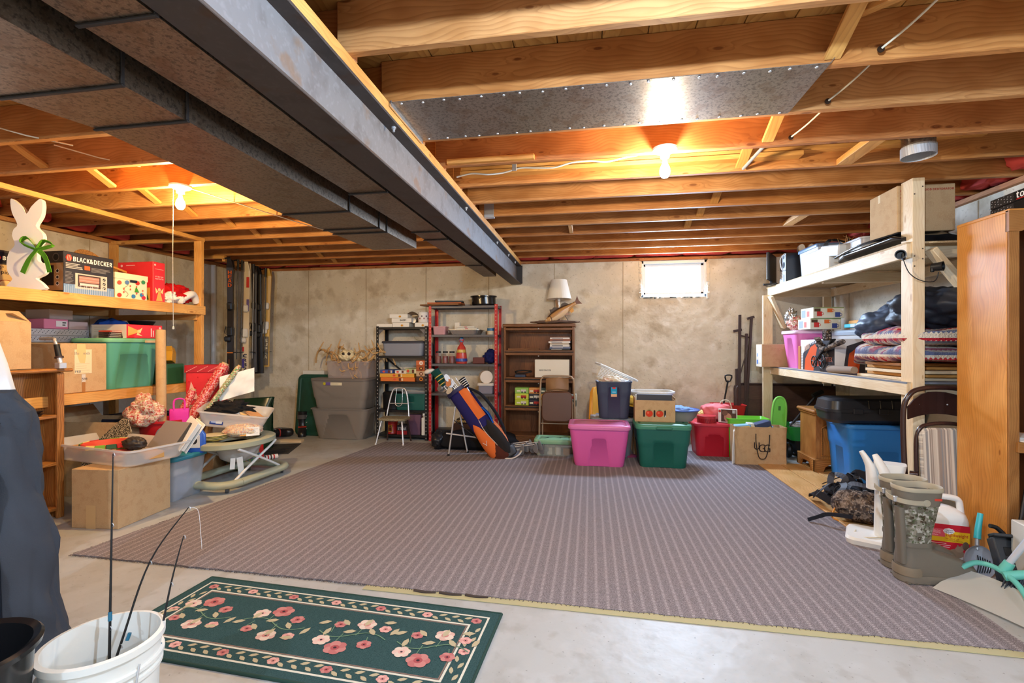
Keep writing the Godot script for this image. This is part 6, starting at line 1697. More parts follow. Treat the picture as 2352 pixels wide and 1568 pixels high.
# ---------------------------------------------------------------- golf bags, chairs and totes on the carpet
func golf() -> void:
	var g := thing("golf_bag", "orange navy and black stand golf bag leaning on its two legs", "golf bag", v3(-0.99, 0, -5.40))
	var top := v3(-0.56, 0.76, -0.0)
	var ax := top.normalized()
	var zz := v3(0, 0, 1)
	var xx := ax.cross(zz).normalized()
	var fr := Basis(xx, ax, zz)
	var L := top.length()
	var mk := func(v0: float, v1: float, r: Array, a0: float, a1: float, off: float, n := 26, seg := 8) -> ArrayMesh:
		var rr := []
		for j in seg + 1:
			var v := lerpf(v0, v1, j / float(seg))
			var rx: float = lerpf(r[0], r[1], v)
			var q := PackedVector3Array()
			for i in n + 1:
				var t := lerpf(a0, a1, i / float(n))
				q.append(fr * v3(cos(t) * (rx + off), v * L, sin(t) * (rx * 0.85 + off)))
			rr.append(q)
		return loft(rr, false, false, false)
	var R := [0.145, 0.13]
	var navy := cloth(46, 44, 104)
	var blk := cloth(46, 44, 44)
	var org := cloth(226, 116, 58)
	part(g, "tube_body", mk.call(0.0, 0.45, R, 0.0, TAU, 0.0, 36), blk)
	part(g, "upper_body", mk.call(0.45, 1.0, R, 0.0, TAU, 0.0, 36), navy)
	var e := []
	for s in [[0.134, 0.99], [0.146, 0.985], [0.146, 1.03], [0.128, 1.03], [0.122, 0.9]]:
		var q := PackedVector3Array()
		for i in 32: q.append(fr * v3(cos(TAU * i / 32) * s[0], s[1] * L, sin(TAU * i / 32) * s[0] * 0.88))
		e.append(q)
	part(g, "collar", loft(e, false, true, true, [1, 2, 3]), plastic(40, 40, 84, 0.5))
	part(g, "orange_panel", mk.call(0.56, 0.98, R, 0.5, 1.35, 0.006, 12), org)
	# side pocket: a padded leaf shape
	var pk := func(name: String, cv: float, ct: float, hv: float, ht: float, m: Material, bul: float):
		var rr := []
		for j in 9:
			var b := j / 8.0 * 2.0 - 1.0
			var q := PackedVector3Array()
			for i in 9:
				var a := i / 8.0 * 2.0 - 1.0
				var wdt := ht * sqrt(maxf(0.0, 1.0 - b * b)) * (1.0 - 0.3 * b)
				var t := ct + a * wdt
				var rad := 0.147 + bul * (1.0 - a * a) * (1.0 - b * b)
				q.append(fr * v3(cos(t) * rad, (cv + b * hv) * L, sin(t) * rad * 0.9))
			rr.append(q)
		return part(g, name, loft(rr, false, false, false), m)
	var sp: Node3D = pk.call("side_pocket", 0.27, 1.95, 0.28, 0.62, org, 0.035)
	pk.call("lower_pocket", 0.10, 1.7, 0.14, 0.95, cloth(84, 46, 38), 0.02)
	pk.call("ball_pocket", 0.25, 0.75, 0.26, 0.55, blk, 0.045)
	pk.call("orange_pocket", 0.30, 0.22, 0.19, 0.26, cloth(232, 140, 100), 0.03)
	var V := plastic(240, 236, 232, 0.4)
	var vb := ST()
	add_bar(vb, fr * v3(-0.070, 0.30 * L, 0.162), fr * v3(-0.045, 0.245 * L, 0.170), 0.012, 0.004, zz)
	add_bar(vb, fr * v3(-0.020, 0.30 * L, 0.172), fr * v3(-0.045, 0.245 * L, 0.170), 0.012, 0.004, zz)
	part(sp, "chevron", done(vb), V)
	part(g, "piping", stube([fr * v3(0.03, 0.55 * L, 0.112), fr * v3(0.02, 0.40 * L, 0.13), fr * v3(0.045, 0.2 * L, 0.13), fr * v3(0.06, 0.1 * L, 0.12)], 0.004), plastic(220, 200, 190, 0.5))
	part(g, "blue_towel", strap([fr * v3(0.13, 0.66 * L, 0.02), fr * v3(0.15, 0.55 * L, 0.03), fr * v3(0.14, 0.42 * L, 0.05)], 0.06, 0.01, zz), cloth(40, 100, 200))
	part(g, "strap", strap([fr * v3(0.12, 0.95 * L, 0.0), fr * v3(0.20, 0.8 * L, 0.0), fr * v3(0.22, 0.55 * L, 0.0), fr * v3(0.19, 0.30 * L, 0.0), fr * v3(0.13, 0.18 * L, 0.0)], 0.07, 0.02, zz), cloth(36, 36, 40))
	part(g, "base_cup", loft([ellipse(0.11, 0.10, 0.0), ellipse(0.135, 0.12, 0.02), ellipse(0.13, 0.115, 0.09), ellipse(0.12, 0.11, 0.12)]), plastic(56, 56, 58, 0.5), v3(0.03, 0.0, 0.0), v3(0, 0, 22))
	part(g, "base_foot", stube([v3(-0.06, 0.02, 0.11), v3(0.10, 0.012, 0.12), v3(0.18, 0.05, 0.05), v3(0.17, 0.08, -0.05), v3(-0.05, 0.02, -0.1)], 0.016, 0.016, 8, 0.5), plastic(206, 196, 184, 0.4))
	for s in [[v3(-0.655, 0.0, 0.09), 0.06], [v3(-0.47, 0.0, -0.09), -0.06]]:
		part(g, "stand_leg", tube([fr * v3(-0.12, 0.86 * L, s[1]), s[0]], 0.010, 0.009, 10), M["chrome"])
		part(g, "foot_cap", tube([s[0] + v3(0, 0.0, 0), s[0] + v3(0.004, 0.03, 0)], 0.014, 0.012, 10), M["black_metal"])
	part(g, "stand_link", tube([fr * v3(-0.10, 0.30 * L, 0.05), fr * v3(-0.12, 0.62 * L, 0.02) + v3(-0.16, 0.02, 0.02)], 0.005), M["black_metal"])
	var more := ["upper chrome iron behind the copper one in the golf bag", "chrome iron right of the copper one in the golf bag", "chrome iron just under the striped cover in the golf bag", "chrome iron at the back of the golf bag's mouth"]
	for i in 4:
		var c := thing("golf_club", more[i], "golf club", g.position, 0, "clubs in the orange golf bag")
		var base: Vector3 = fr * v3(-0.05 + 0.035 * i, 0.86 * L, 0.04 - 0.03 * (i % 2))
		var tip: Vector3 = base + fr * v3(-0.03 + 0.02 * i, 0.27 - 0.035 * (i % 3), 0.06)
		part(c, "shaft", tube([base - ax * 0.3, tip], 0.006), M["chrome"])
		part(c, "head", prism(spline2([Vector2(0, 0), Vector2(0.008, 0.035), Vector2(0.055, 0.06), Vector2(0.08, 0.035), Vector2(0.042, -0.014)], 4), 0.02, true), M["iron_head"], tip - v3(0.02, 0.03, -0.01 * i), v3(-14, 20 * (i - 2), 150 + 22 * i))
	var heads := [["driver with a green and yellow knitted headcover pointing left from the golf bag", 0], ["putter-like white club lying left of the green headcover", 1], ["chrome iron uppermost in the golf bag", 2], ["chrome iron second in the golf bag", 2], ["copper-faced iron at the left of the golf bag's mouth", 2], ["low chrome iron at the golf bag's front", 2], ["club with a black and white striped cover in the golf bag", 3]]
	for i in heads.size():
		var c := thing("golf_club", heads[i][0], "golf club", g.position, 0, "clubs in the orange golf bag")
		var base: Vector3 = fr * v3(-0.06 + 0.024 * i, 0.86 * L, 0.05 - 0.02 * (i % 4))
		var tip: Vector3 = base + fr * v3(-0.05 + 0.015 * (i % 3) + (0.10 if i == 6 else 0.0), 0.20 + 0.045 * (i % 3), 0.05)
		if heads[i][1] == 0: tip = base + fr * v3(-0.02, 0.44, 0.0)
		if heads[i][1] == 1: tip = base + fr * v3(-0.07, 0.50, 0.02)
		part(c, "shaft", tube([base - ax * 0.3, tip], 0.006), M["chrome"])
		match heads[i][1]:
			0:
				part(c, "headcover", tube([tip - ax * 0.16, tip - ax * 0.02, tip + ax * 0.05], 0.045, 0.055, 14), cloth(26, 66, 60))
				for k in 3: part(c, "stripe", tube([tip - ax * (0.14 - k * 0.05), tip - ax * (0.13 - k * 0.05)], 0.05 + 0.002 * k, 0.05 + 0.002 * k, 14), plastic(206, 180, 80, 0.7))
			1: part(c, "head", lump(v3(0.13, 0.06, 0.08), 3, 0.1), plastic(214, 206, 196, 0.3), tip - v3(0.03, 0.03, 0), v3(0, 10, 14))
			2:
				var m: Material = M["iron_head"] if i != 4 else mat(rgb(190, 130, 100), 0.3, 0.9)
				part(c, "head", prism(spline2([Vector2(0, 0), Vector2(0.008, 0.035), Vector2(0.055, 0.06), Vector2(0.08, 0.035), Vector2(0.042, -0.014)], 4), 0.02, true), m, tip - v3(0.02, 0.03, -0.01 * i), v3(-10, 24 * (i - 4), 20 + 30 * (i % 3)))
			3:
				part(c, "headcover", tube([tip - ax * 0.1, tip - ax * 0.02, tip + ax * 0.02], 0.03, 0.042, 14), cloth(30, 30, 36))
				for k in 4: part(c, "stripe", tube([tip - ax * (0.08 - k * 0.025), tip - ax * (0.072 - k * 0.025)], 0.036 + 0.003 * k, 0.036 + 0.003 * k, 14), plastic(232, 228, 222, 0.7))
	# second bag lying behind and its irons
	var b2 := thing("golf_bag", "black golf bag lying flat on the carpet behind the orange one", "golf bag", v3(-1.40, 0.0, -5.72), 4)
	part(b2, "body", lump(v3(0.95, 0.24, 0.30), 51, 0.15, 1.4, 0.12, 48, 20, 0.7), cloth(34, 33, 36))
	part(b2, "blue_patch", box(0.10, 0.07, 0.01, 0.003), cloth(60, 96, 150), v3(-0.06, 0.13, 0.135), v3(-14, 0, 0))
	part(b2, "stand_leg", tube([v3(-0.36, 0.22, 0.13), v3(0.2, 0.16, 0.16)], 0.010), M["chrome"])
	part(b2, "collar", lump(v3(0.18, 0.22, 0.3), 53, 0.2, 2.0, 0.2), plastic(30, 30, 34, 0.4), v3(-0.48, 0, 0))
	for i in 8:
		var c := thing("golf_club", ["iron nearest the orange bag's base lying on the carpet", "second iron lying right of the orange golf bag", "third iron lying right of the orange golf bag", "fourth iron in the fan right of the orange golf bag", "fifth iron in the fan right of the orange golf bag", "upper iron at the back of the fan of lying clubs", "farthest right iron in the fan of lying clubs", "lowest iron at the front of the fan of lying clubs"][i], "golf club", v3(-0.84 + 0.038 * i, 0.045 + 0.022 * (i % 3), -5.42 - 0.03 * (i % 4)), 0, "irons lying right of the golf bag")
		part(c, "shaft", tube([v3(-0.16, 0.05, 0.0), v3(0.06, 0.09, 0.02)], 0.006), M["chrome"])
		part(c, "head", prism(spline2([Vector2(0, 0), Vector2(0.022, 0.015), Vector2(0.035, -0.085), Vector2(0.0, -0.10), Vector2(-0.028, -0.06)], 4), 0.012, true), M["iron_head"], v3(0.05, 0.09, 0.02), v3(8, -24 + 8 * (i % 4), 10 * (i % 3) - 6))
	var ball := thing("golf_ball", "single white golf ball on the carpet beside the black bag", "ball", v3(-1.87, 0.014, -5.66))
	part(ball, "ball", lump(v3(0.043, 0.043, 0.043), 1, 0.0, 1.0, 0.0, 20, 12), plastic(244, 242, 236, 0.3))

func folding_chair_small() -> void:
	var c := thing("folding_chair", "folded brown vinyl chair with tan frame leaning on the walnut bookcase", "chair", v3(-0.42, 0, -5.94))
	c.rotation_degrees.x = -4
	var tan: Material = M["tan_metal"]
	part(c, "frame", stube([v3(-0.225, 0.0, 0), v3(-0.222, 0.4, 0), v3(-0.212, 0.82, 0), v3(-0.19, 0.885, 0), v3(-0.14, 0.91, 0), v3(0.14, 0.91, 0), v3(0.19, 0.885, 0), v3(0.212, 0.82, 0), v3(0.222, 0.4, 0), v3(0.225, 0.0, 0)], 0.0125, 0.0125, 10), tan)
	part(c, "frame", stube([v3(-0.19, 0.0, -0.05), v3(-0.19, 0.5, -0.05), v3(-0.18, 0.6, -0.04)], 0.011), tan)
	part(c, "frame", stube([v3(0.19, 0.0, -0.05), v3(0.19, 0.5, -0.05), v3(0.18, 0.6, -0.04)], 0.011), tan)
	var br := []
	for e in [[0.26, 0.72, -0.012], [0.29, 0.74, 0.0], [0.29, 0.87, 0.0], [0.27, 0.885, -0.008]]:
		br.append(PackedVector3Array([v3(e[0] / 2, e[1], e[2] + 0.008), v3(0, e[1] + (0.012 if e[1] > 0.8 else 0.014), e[2] - 0.004), v3(-e[0] / 2, e[1], e[2] + 0.008), v3(-e[0] / 2, e[1], e[2] - 0.004), v3(0, e[1], e[2] - 0.016), v3(e[0] / 2, e[1], e[2] - 0.004)]))
	part(c, "backrest", loft(br), plastic(150, 112, 76, 0.5))
	var sq := []
	for e in [[0.30, 0.33, 0.0], [0.355, 0.355, 0.018], [0.385, 0.38, 0.03], [0.385, 0.38, 0.045], [0.36, 0.35, 0.056]]:
		sq.append(rrect(e[0], e[1], 0.07, e[2], Vector2.ZERO, 6))
	part(c, "seat", loft(sq), mat(rgb(96, 62, 44), 0.4), v3(0, 0.525, 0.005), v3(88, 0, 0))
	for y in [0.31, 0.12, 0.155]: part(c, "cross_bar", tube([v3(-0.205, y, 0.0), v3(0.205, y, 0.0)], 0.008), tan)

func mid_totes() -> void:
	tote("clear tote with a sea-green lid on the carpet below the brown folding chair", v3(-0.43, 0.008, -5.62), 0, 0.43, 0.28, 0.155, clear_plastic(200, 206, 196, 0.32), plastic(134, 182, 146), {"taper": 0.93, "r": 0.03, "lid_h": 0.05})
	for i in 4:
		var b := carton(["tan block inside the sea-green lidded tote", "white pack in the middle of the sea-green lidded tote", "white roll inside the sea-green lidded tote", "orange pack inside the sea-green lidded tote"][i], v3(-0.58 + i * 0.1, 0.02, -5.54), i * 9, 0.06, 0.07 + 0.01 * (i % 3), 0.06, [plastic(220, 180, 120, 0.6), plastic(226, 220, 206, 0.6), plastic(240, 236, 228, 0.6), plastic(206, 130, 60, 0.6)][i], {"called": "packet", "seam": false, "cat": "packet"})
	tote("bright pink lidded tote standing on the carpet in the middle", v3(0.088, 0.008, -5.27), 0, 0.63, 0.42, 0.41, plastic(214, 92, 164, 0.4), plastic(222, 122, 178, 0.38), {"taper": 0.83, "r": 0.06, "pan": [0.22, 0.34, 0.0, 0.72, 0.012], "lid_h": 0.045})
	var gt := tote("dark green lidded tote right of the pink one", v3(0.757, 0.008, -5.33), 0, 0.55, 0.42, 0.42, plastic(22, 96, 84, 0.4), plastic(70, 138, 112, 0.4), {"taper": 0.86, "r": 0.06, "step": 0.55, "pan": [0.34, 0.34, 0.0, 0.62, 0.02], "lid_h": 0.05})
	part(gt, "lid_tab", box(0.17, 0.035, 0.03, 0.012), plastic(62, 128, 104, 0.4), v3(0, 0.425, 0.225))
	tote("mid-grey tote behind the pink one, navy bin stacked on it", v3(0.25, 0.008, -5.73), 0, 0.48, 0.40, 0.43, plastic(120, 122, 130), plastic(130, 134, 140), {"taper": 0.86, "r": 0.06})
	var nv := tote("navy blue open bin with a paper label on the grey tote", v3(0.262, 0.465, -5.62), 0, 0.39, 0.30, 0.42, plastic(54, 62, 84), null, {"taper": 0.85, "r": 0.05, "pan": [0.34, 0.30, 0.0, 0.86, 0.012], "step": 0.66})
	art(nv, "label", [["r", -0.033, 0.0, 0.066, 0.11, rgb(40, 160, 200)], ["r", -0.033, 0.0, 0.066, 0.03, rgb(226, 180, 140)], ["e", 0.0, 0.10, 0.024, 0.01, rgb(210, 60, 50)], ["r", -0.02, 0.05, 0.04, 0.006, rgb(220, 240, 250)]], v3(0, 0.25, 0.137), v3(4, 0, 0))
	for i in 3:
		var cl := thing("laundry", ["cream netting heaped in the navy bin", "white crumpled cloth at the navy bin's right", "pink-beige cloth tucked in the navy bin's left"][i], "cloth", v3(0.26 + [-0.02, 0.09, -0.07][i], 0.84, -5.62 + [0.02, 0.02, 0.05][i]), i * 40)
		part(cl, "cloth", lump([v3(0.30, 0.10, 0.22), v3(0.16, 0.07, 0.16), v3(0.18, 0.09, 0.14)][i], 81 + i, 0.4, 1.8, 0.35), [cloth(226, 212, 190), cloth(226, 230, 240), cloth(214, 180, 160)][i])
	var bk := thing("mesh_basket", "white wire basket tipped up behind the navy bin", "basket", v3(0.24, 0.86, -5.74))
	bk.rotation_degrees = v3(0, 10, -24)
	var bs := ST()
	for i in 9:
		add_bar(bs, v3(-0.20 + i * 0.05, 0.0, 0.1), v3(-0.20 + i * 0.05, 0.13, 0.12), 0.005, 0.005)
		add_bar(bs, v3(-0.20, 0.016 * i, 0.1 + 0.0025 * i), v3(0.20, 0.016 * i, 0.1 + 0.0025 * i), 0.004, 0.004)
	part(bk, "mesh", done(bs), M["white_pvc"])
	part(bk, "rim", stube([v3(-0.22, 0.14, 0.12), v3(0.22, 0.14, 0.12), v3(0.22, 0.14, -0.12), v3(-0.22, 0.14, -0.12), v3(-0.22, 0.14, 0.12)], 0.010), M["white_pvc"])
	var st := thing("stuffed_toy", "yellow and black plush toys wedged behind the tomato carton", "toy", v3(0.45, 0.45, -5.72))
	part(st, "body", lump(v3(0.16, 0.16, 0.16), 33, 0.25, 1.6), cloth(226, 180, 60))
	part(st, "body", lump(v3(0.14, 0.12, 0.12), 34, 0.25, 1.6), cloth(34, 30, 34), v3(0.0, 0.02, 0.1))
	part(st, "head", lump(v3(0.1, 0.1, 0.1), 36, 0.1), cloth(236, 196, 90), v3(0.02, 0.16, 0.04))
	part(st, "support", sbox(0.2, 0.02, 0.2), M["card"], v3(0, -0.01, 0))
	var yo := thing("sled", "orange plastic sled edge standing behind the navy bin", "sled", v3(0.06, 0.0, -5.98), 70)
	part(yo, "shell", loft([rrect(0.36, 0.05, 0.02, 0.0), rrect(0.38, 0.06, 0.025, 0.4), rrect(0.30, 0.05, 0.02, 0.72), rrect(0.16, 0.03, 0.012, 0.78)]), plastic(236, 160, 50, 0.4))
	# tomato carton
	var tc := carton("open produce carton printed with two red tomatoes on the green tote", v3(0.695, 0.466, -5.44), -2, 0.425, 0.235, 0.26, null, {"called": "produce_carton", "open": [[1, 0, 0.03], [3, 0, 0.03]]})
	var tm := rgb(214, 66, 36)
	var lf := rgb(80, 110, 50)
	var pr := []
	for x in [-0.06, 0.05]:
		pr += [["e", x, 0.09, 0.038, 0.036, tm], ["e", x - 0.012, 0.10, 0.012, 0.012, rgb(232, 110, 80)]]
		for k in 5: pr.append(["l", Vector2(x, 0.122), Vector2(x + cos(k * 0.7 + 0.2) * 0.022, 0.118 + sin(k * 0.7 + 0.2) * 0.02), 0.004, lf])
	for x in [-0.115, -0.005, 0.106]: pr += [["r", x - 0.009, 0.062, 0.018, 0.058, rgb(40, 36, 36)], ["e", x, 0.12, 0.009, 0.009, rgb(40, 36, 36)], ["e", x, 0.062, 0.009, 0.009, rgb(40, 36, 36)]]
	pr.append(["p", [Vector2(0.10, 0.055), Vector2(0.112, 0.055), Vector2(0.114, 0.085)], rgb(236, 236, 236)])
	art(tc, "print", pr, v3(0, 0, 0.1315))
	var bi := thing("ring_binder", "dark charcoal binder standing in the tomato carton", "binder", v3(0.69, 0.475, -5.38), -2)
	part(bi, "cover", sbox(0.375, 0.285, 0.05, 0.004), plastic(58, 58, 64, 0.5))
	part(bi, "pages", sbox(0.355, 0.275, 0.03, 0.002), M["paper"], v3(-0.02, 0.004, -0.005))
	var lb := thing("laundry_basket", "white laundry basket behind the tomato carton", "basket", v3(0.72, 0.40, -5.86), 4)
	part(lb, "shell", loft([rrect(0.40, 0.30, 0.10, 0.0, Vector2.ZERO, 8), rrect(0.48, 0.38, 0.13, 0.33, Vector2.ZERO, 8), rrect(0.52, 0.42, 0.14, 0.335, Vector2.ZERO, 8), rrect(0.52, 0.42, 0.14, 0.355, Vector2.ZERO, 8), rrect(0.47, 0.37, 0.12, 0.355, Vector2.ZERO, 8), rrect(0.39, 0.29, 0.10, 0.02, Vector2.ZERO, 8)], true, true, true, [1, 2, 3, 4]), M["white_pvc"])
	part(lb, "tan_liner", sbox(0.40, 0.3, 0.02, 0.0), M["card"], v3(0, 0.03, -0.1))
	carton("plain carton under the white laundry basket", v3(0.72, 0, -5.90), 0, 0.44, 0.40, 0.36, null)
	var tr := thing("roasting_tray", "grey oval tray with blue cloth on the green tote's right end", "tray", v3(0.985, 0.466, -5.50), 8)
	part(tr, "dish", loft([ellipse(0.13, 0.13, 0.0, 28), ellipse(0.17, 0.16, 0.05, 28), ellipse(0.20, 0.18, 0.11, 28), ellipse(0.21, 0.19, 0.115, 28), ellipse(0.185, 0.165, 0.11, 28), ellipse(0.12, 0.12, 0.01, 28)]), plastic(150, 146, 140, 0.35))
	part(tr, "rim", lathe([[0.19, 0.112], [0.205, 0.125], [0.21, 0.118]], 28), plastic(50, 80, 150, 0.4))
	part(tr, "cloth", lump(v3(0.30, 0.10, 0.26), 88, 0.4, 1.6, 0.3), cloth(126, 156, 206), v3(0, 0.05, 0))
	var dd := thing("dust_pan", "dusty pink dustpan handle poking out between pink and green totes", "dustpan", v3(0.46, 0.0, -5.62), 20)
	part(dd, "pan", sbox(0.12, 0.03, 0.10, 0.006), plastic(150, 60, 100, 0.5))
	part(dd, "handle", bar(v3(0, 0.02, -0.04), v3(0.0, 0.30, -0.08), 0.02, 0.02), plastic(150, 96, 70, 0.5))
	# red tote and what is on it
	tote("red lidded tote with an arched panel near the paper bag", v3(1.417, 0.0, -5.94), 0, 0.45, 0.38, 0.375, plastic(196, 28, 46, 0.4), plastic(216, 60, 74, 0.4), {"taper": 0.84, "r": 0.05, "pan": [0.44, 0.44, 0.0, 0.72, 0.012], "arch": true})
	var tn := thing("round_tin", "round red lattice tin on the red tote", "tin", v3(1.345, 0.397, -5.84))
	part(tn, "body", lathe([[0.0, 0.0], [0.105, 0.0], [0.105, 0.065], [0.0, 0.066]], 32, [1, 2]), plastic(170, 26, 36, 0.35))
	part(tn, "lid", lathe([[0.109, 0.05], [0.109, 0.078], [0.104, 0.083], [0.0, 0.083]], 32, [1, 2]), plastic(190, 50, 56, 0.35))
	for i in 10: part(tn, "lattice", bar(v3(sin(-1.1 + i * 0.24) * 0.106, 0.004, cos(-1.1 + i * 0.24) * 0.106), v3(sin(-0.98 + i * 0.24) * 0.106, 0.048, cos(-0.98 + i * 0.24) * 0.106), 0.003, 0.002), plastic(120, 14, 24, 0.4))
	var go := thing("gold_ribbon", "crumpled gold ribbon behind the round red tin", "ribbon", v3(1.34, 0.397, -6.0))
	part(go, "foil", lump(v3(0.13, 0.12, 0.10), 61, 0.4, 2.4, 0.3), plastic(232, 206, 130, 0.3))
	var gf := thing("gift_bag", "coral pink gift bag lying on the red tote", "bag", v3(1.50, 0.397, -6.02), 0)
	part(gf, "paper", lump(v3(0.34, 0.20, 0.24), 66, 0.2, 1.4, 0.15, 36, 18, 0.75), plastic(232, 116, 120, 0.6))
	part(gf, "handle", stube([v3(0.02, 0.17, 0.04), v3(0.05, 0.24, 0.05), v3(0.13, 0.24, 0.04), v3(0.16, 0.15, 0.06)], 0.005), M["rope"])
	var mz := carton("white card box printed with a brown photo leaning on the red tote", v3(1.57, 0.40, -5.80), -14, 0.20, 0.16, 0.06, plastic(236, 226, 218, 0.6), {"seam": false, "called": "picture_box"})
	mz.rotation_degrees.x = -14
	art(mz, "print", [["r", -0.07, 0.01, 0.16, 0.14, rgb(84, 50, 46)], ["e", 0.0, 0.06, 0.04, 0.05, rgb(190, 130, 110)], ["e", -0.03, 0.11, 0.03, 0.03, rgb(120, 80, 66)], ["e", -0.085, 0.13, 0.014, 0.014, rgb(206, 50, 50)], ["r", 0.05, 0.11, 0.006, 0.035, rgb(240, 240, 240)], ["r", 0.062, 0.11, 0.006, 0.035, rgb(240, 240, 240)], ["r", 0.074, 0.11, 0.006, 0.035, rgb(240, 240, 240)]], v3(0, 0, 0.032))
	# wagon
	var wg := thing("toy_wagon", "red toy wagon with an upright black handle behind the red tote", "wagon", v3(1.70, 0, -6.28), 90)
	part(wg, "tub", loft([rrect(0.24, 0.30, 0.03, 0.34), rrect(0.28, 0.36, 0.03, 0.55), rrect(0.30, 0.38, 0.03, 0.565), rrect(0.26, 0.34, 0.03, 0.56), rrect(0.23, 0.29, 0.03, 0.36)]), plastic(206, 44, 44, 0.4))
	for e in [[-1, -1], [1, -1], [-1, 1], [1, 1]]: part(wg, "wheel", lathe([[0.0, -0.02], [0.10, -0.02], [0.115, 0.0], [0.10, 0.02], [0.0, 0.02]], 24), M["black_metal"], v3(e[0] * 0.12, 0.116, e[1] * 0.14), v3(0, 0, 90))
	part(wg, "axle_frame", sbox(0.2, 0.22, 0.2, 0.01), M["black_metal"], v3(0, 0.116, 0))
	part(wg, "handle_rod", tube([v3(-0.14, 0.50, -0.10), v3(-0.16, 0.87, -0.04)], 0.010), M["black_metal"])
	part(wg, "handle_grip", stube([v3(-0.16, 0.86, -0.06), v3(-0.17, 0.93, -0.075), v3(-0.17, 0.93, 0.0), v3(-0.16, 0.86, -0.02), v3(-0.16, 0.86, -0.06)], 0.009, 0.009, 8, 1.0, 3), M["black_metal"])
# ---------------------------------------------------------------- right side: pine shelving and what stands round it
func right_shelving() -> void:
	var s := thing("wooden_shelving", "pale new-lumber storage shelves along the right wall", "shelving")
	var m: Material = M["pine_white"]
	part(s, "post", bar(v3(2.245, 0, -3.745), v3(2.245, 2.465, -3.745), 0.076, 0.125, Vector3.RIGHT, 0.003), m)
	part(s, "post", bar(v3(2.16, 0, -6.27), v3(2.16, 1.92, -6.27), 0.038, 0.11, Vector3.BACK, 0.003), m)
	part(s, "post", bar(v3(2.90, 0, -6.42), v3(2.90, 1.92, -6.42), 0.038, 0.089, Vector3.BACK, 0.003), m)
	part(s, "post", bar(v3(2.92, 0, -3.75), v3(2.92, 1.92, -3.75), 0.038, 0.089, Vector3.BACK, 0.003), m)
	for e in [[2.022, 0.108, 1.968, 2.01], [1.045, 0.095, 0.997, 1.03]]:
		part(s, "front_rail", bar(v3(2.20, e[2], -3.70), v3(2.20, e[2], -6.33), e[1], 0.038, Vector3.UP, 0.003), m)
		part(s, "back_rail", bar(v3(2.93, e[2] - 0.02, -3.70), v3(2.93, e[2] - 0.02, -6.45), 0.09, 0.038, Vector3.UP, 0.003), m)
		part(s, "end_rail", bar(v3(2.22, e[2], -3.80), v3(2.93, e[2], -3.80), 0.09, 0.038, Vector3.UP, 0.003), m)
		part(s, "end_rail", bar(v3(2.22, e[2] - 0.02, -6.36), v3(2.93, e[2] - 0.02, -6.36), 0.09, 0.038, Vector3.UP, 0.003), m)
		part(s, "middle_rail", bar(v3(2.22, e[2] - 0.02, -5.0), v3(2.93, e[2] - 0.02, -5.0), 0.09, 0.038, Vector3.UP, 0.003), m)
		part(s, "shelf_board", sbox(0.76, 0.014, 2.66, 0.001), M["strand_board"] if e[0] > 2 else plastic(112, 118, 130, 0.7), v3(2.56, e[3], -5.03))
	part(s, "brace", bar(v3(2.17, 1.90, -6.20), v3(2.36, 1.52, -6.30), 0.089, 0.038, v3(0, 0, 1), 0.003), m)
	part(s, "brace", bar(v3(2.34, 1.97, -3.72), v3(2.60, 1.62, -3.72), 0.089, 0.038, v3(0, 0, 1), 0.003), m)
	for y in [2.38, 1.95, 1.88]:
		for x in [-0.03, 0.02]: part(s, "screw", lathe([[0.0, 0.002], [0.005, 0.0]], 8), plastic(70, 60, 50), v3(2.245 + x, y + x, -3.676), v3(90, 0, 0))
	for e in [["clip lamp with a black shade clamped left of the pale post", v3(2.13, 1.93, -3.68), -60.0], ["clip lamp with a black shade clamped right of the pale post", v3(2.345, 1.84, -3.66), 80.0]]:
		var c := thing("clip_lamp", e[0], "lamp", e[1], 0)
		part(c, "shade", lathe([[0.0, -0.03], [0.026, -0.03], [0.030, 0.02], [0.033, 0.03], [0.027, 0.03], [0.022, -0.02], [0.0, -0.022]], 20, [1, 3]), M["black_metal"], Vector3.ZERO, v3(90, e[2] * 0.5, 0))
		part(c, "clip", box(0.02, 0.05, 0.02, 0.004), M["black_metal"], v3(0.025 if e[2] < 0 else -0.025, -0.01, -0.01))
	var w := thing("lamp_wire", "thin black wire looped between the two clip lamps on the post", "wire")
	part(w, "wire", stube([v3(2.14, 1.90, -3.67), v3(2.17, 1.80, -3.655), v3(2.24, 1.745, -3.65), v3(2.32, 1.74, -3.65), v3(2.345, 1.80, -3.65)], 0.003), M["black_metal"])
	top_shelf()
	mid_shelf()
	under_shelf()

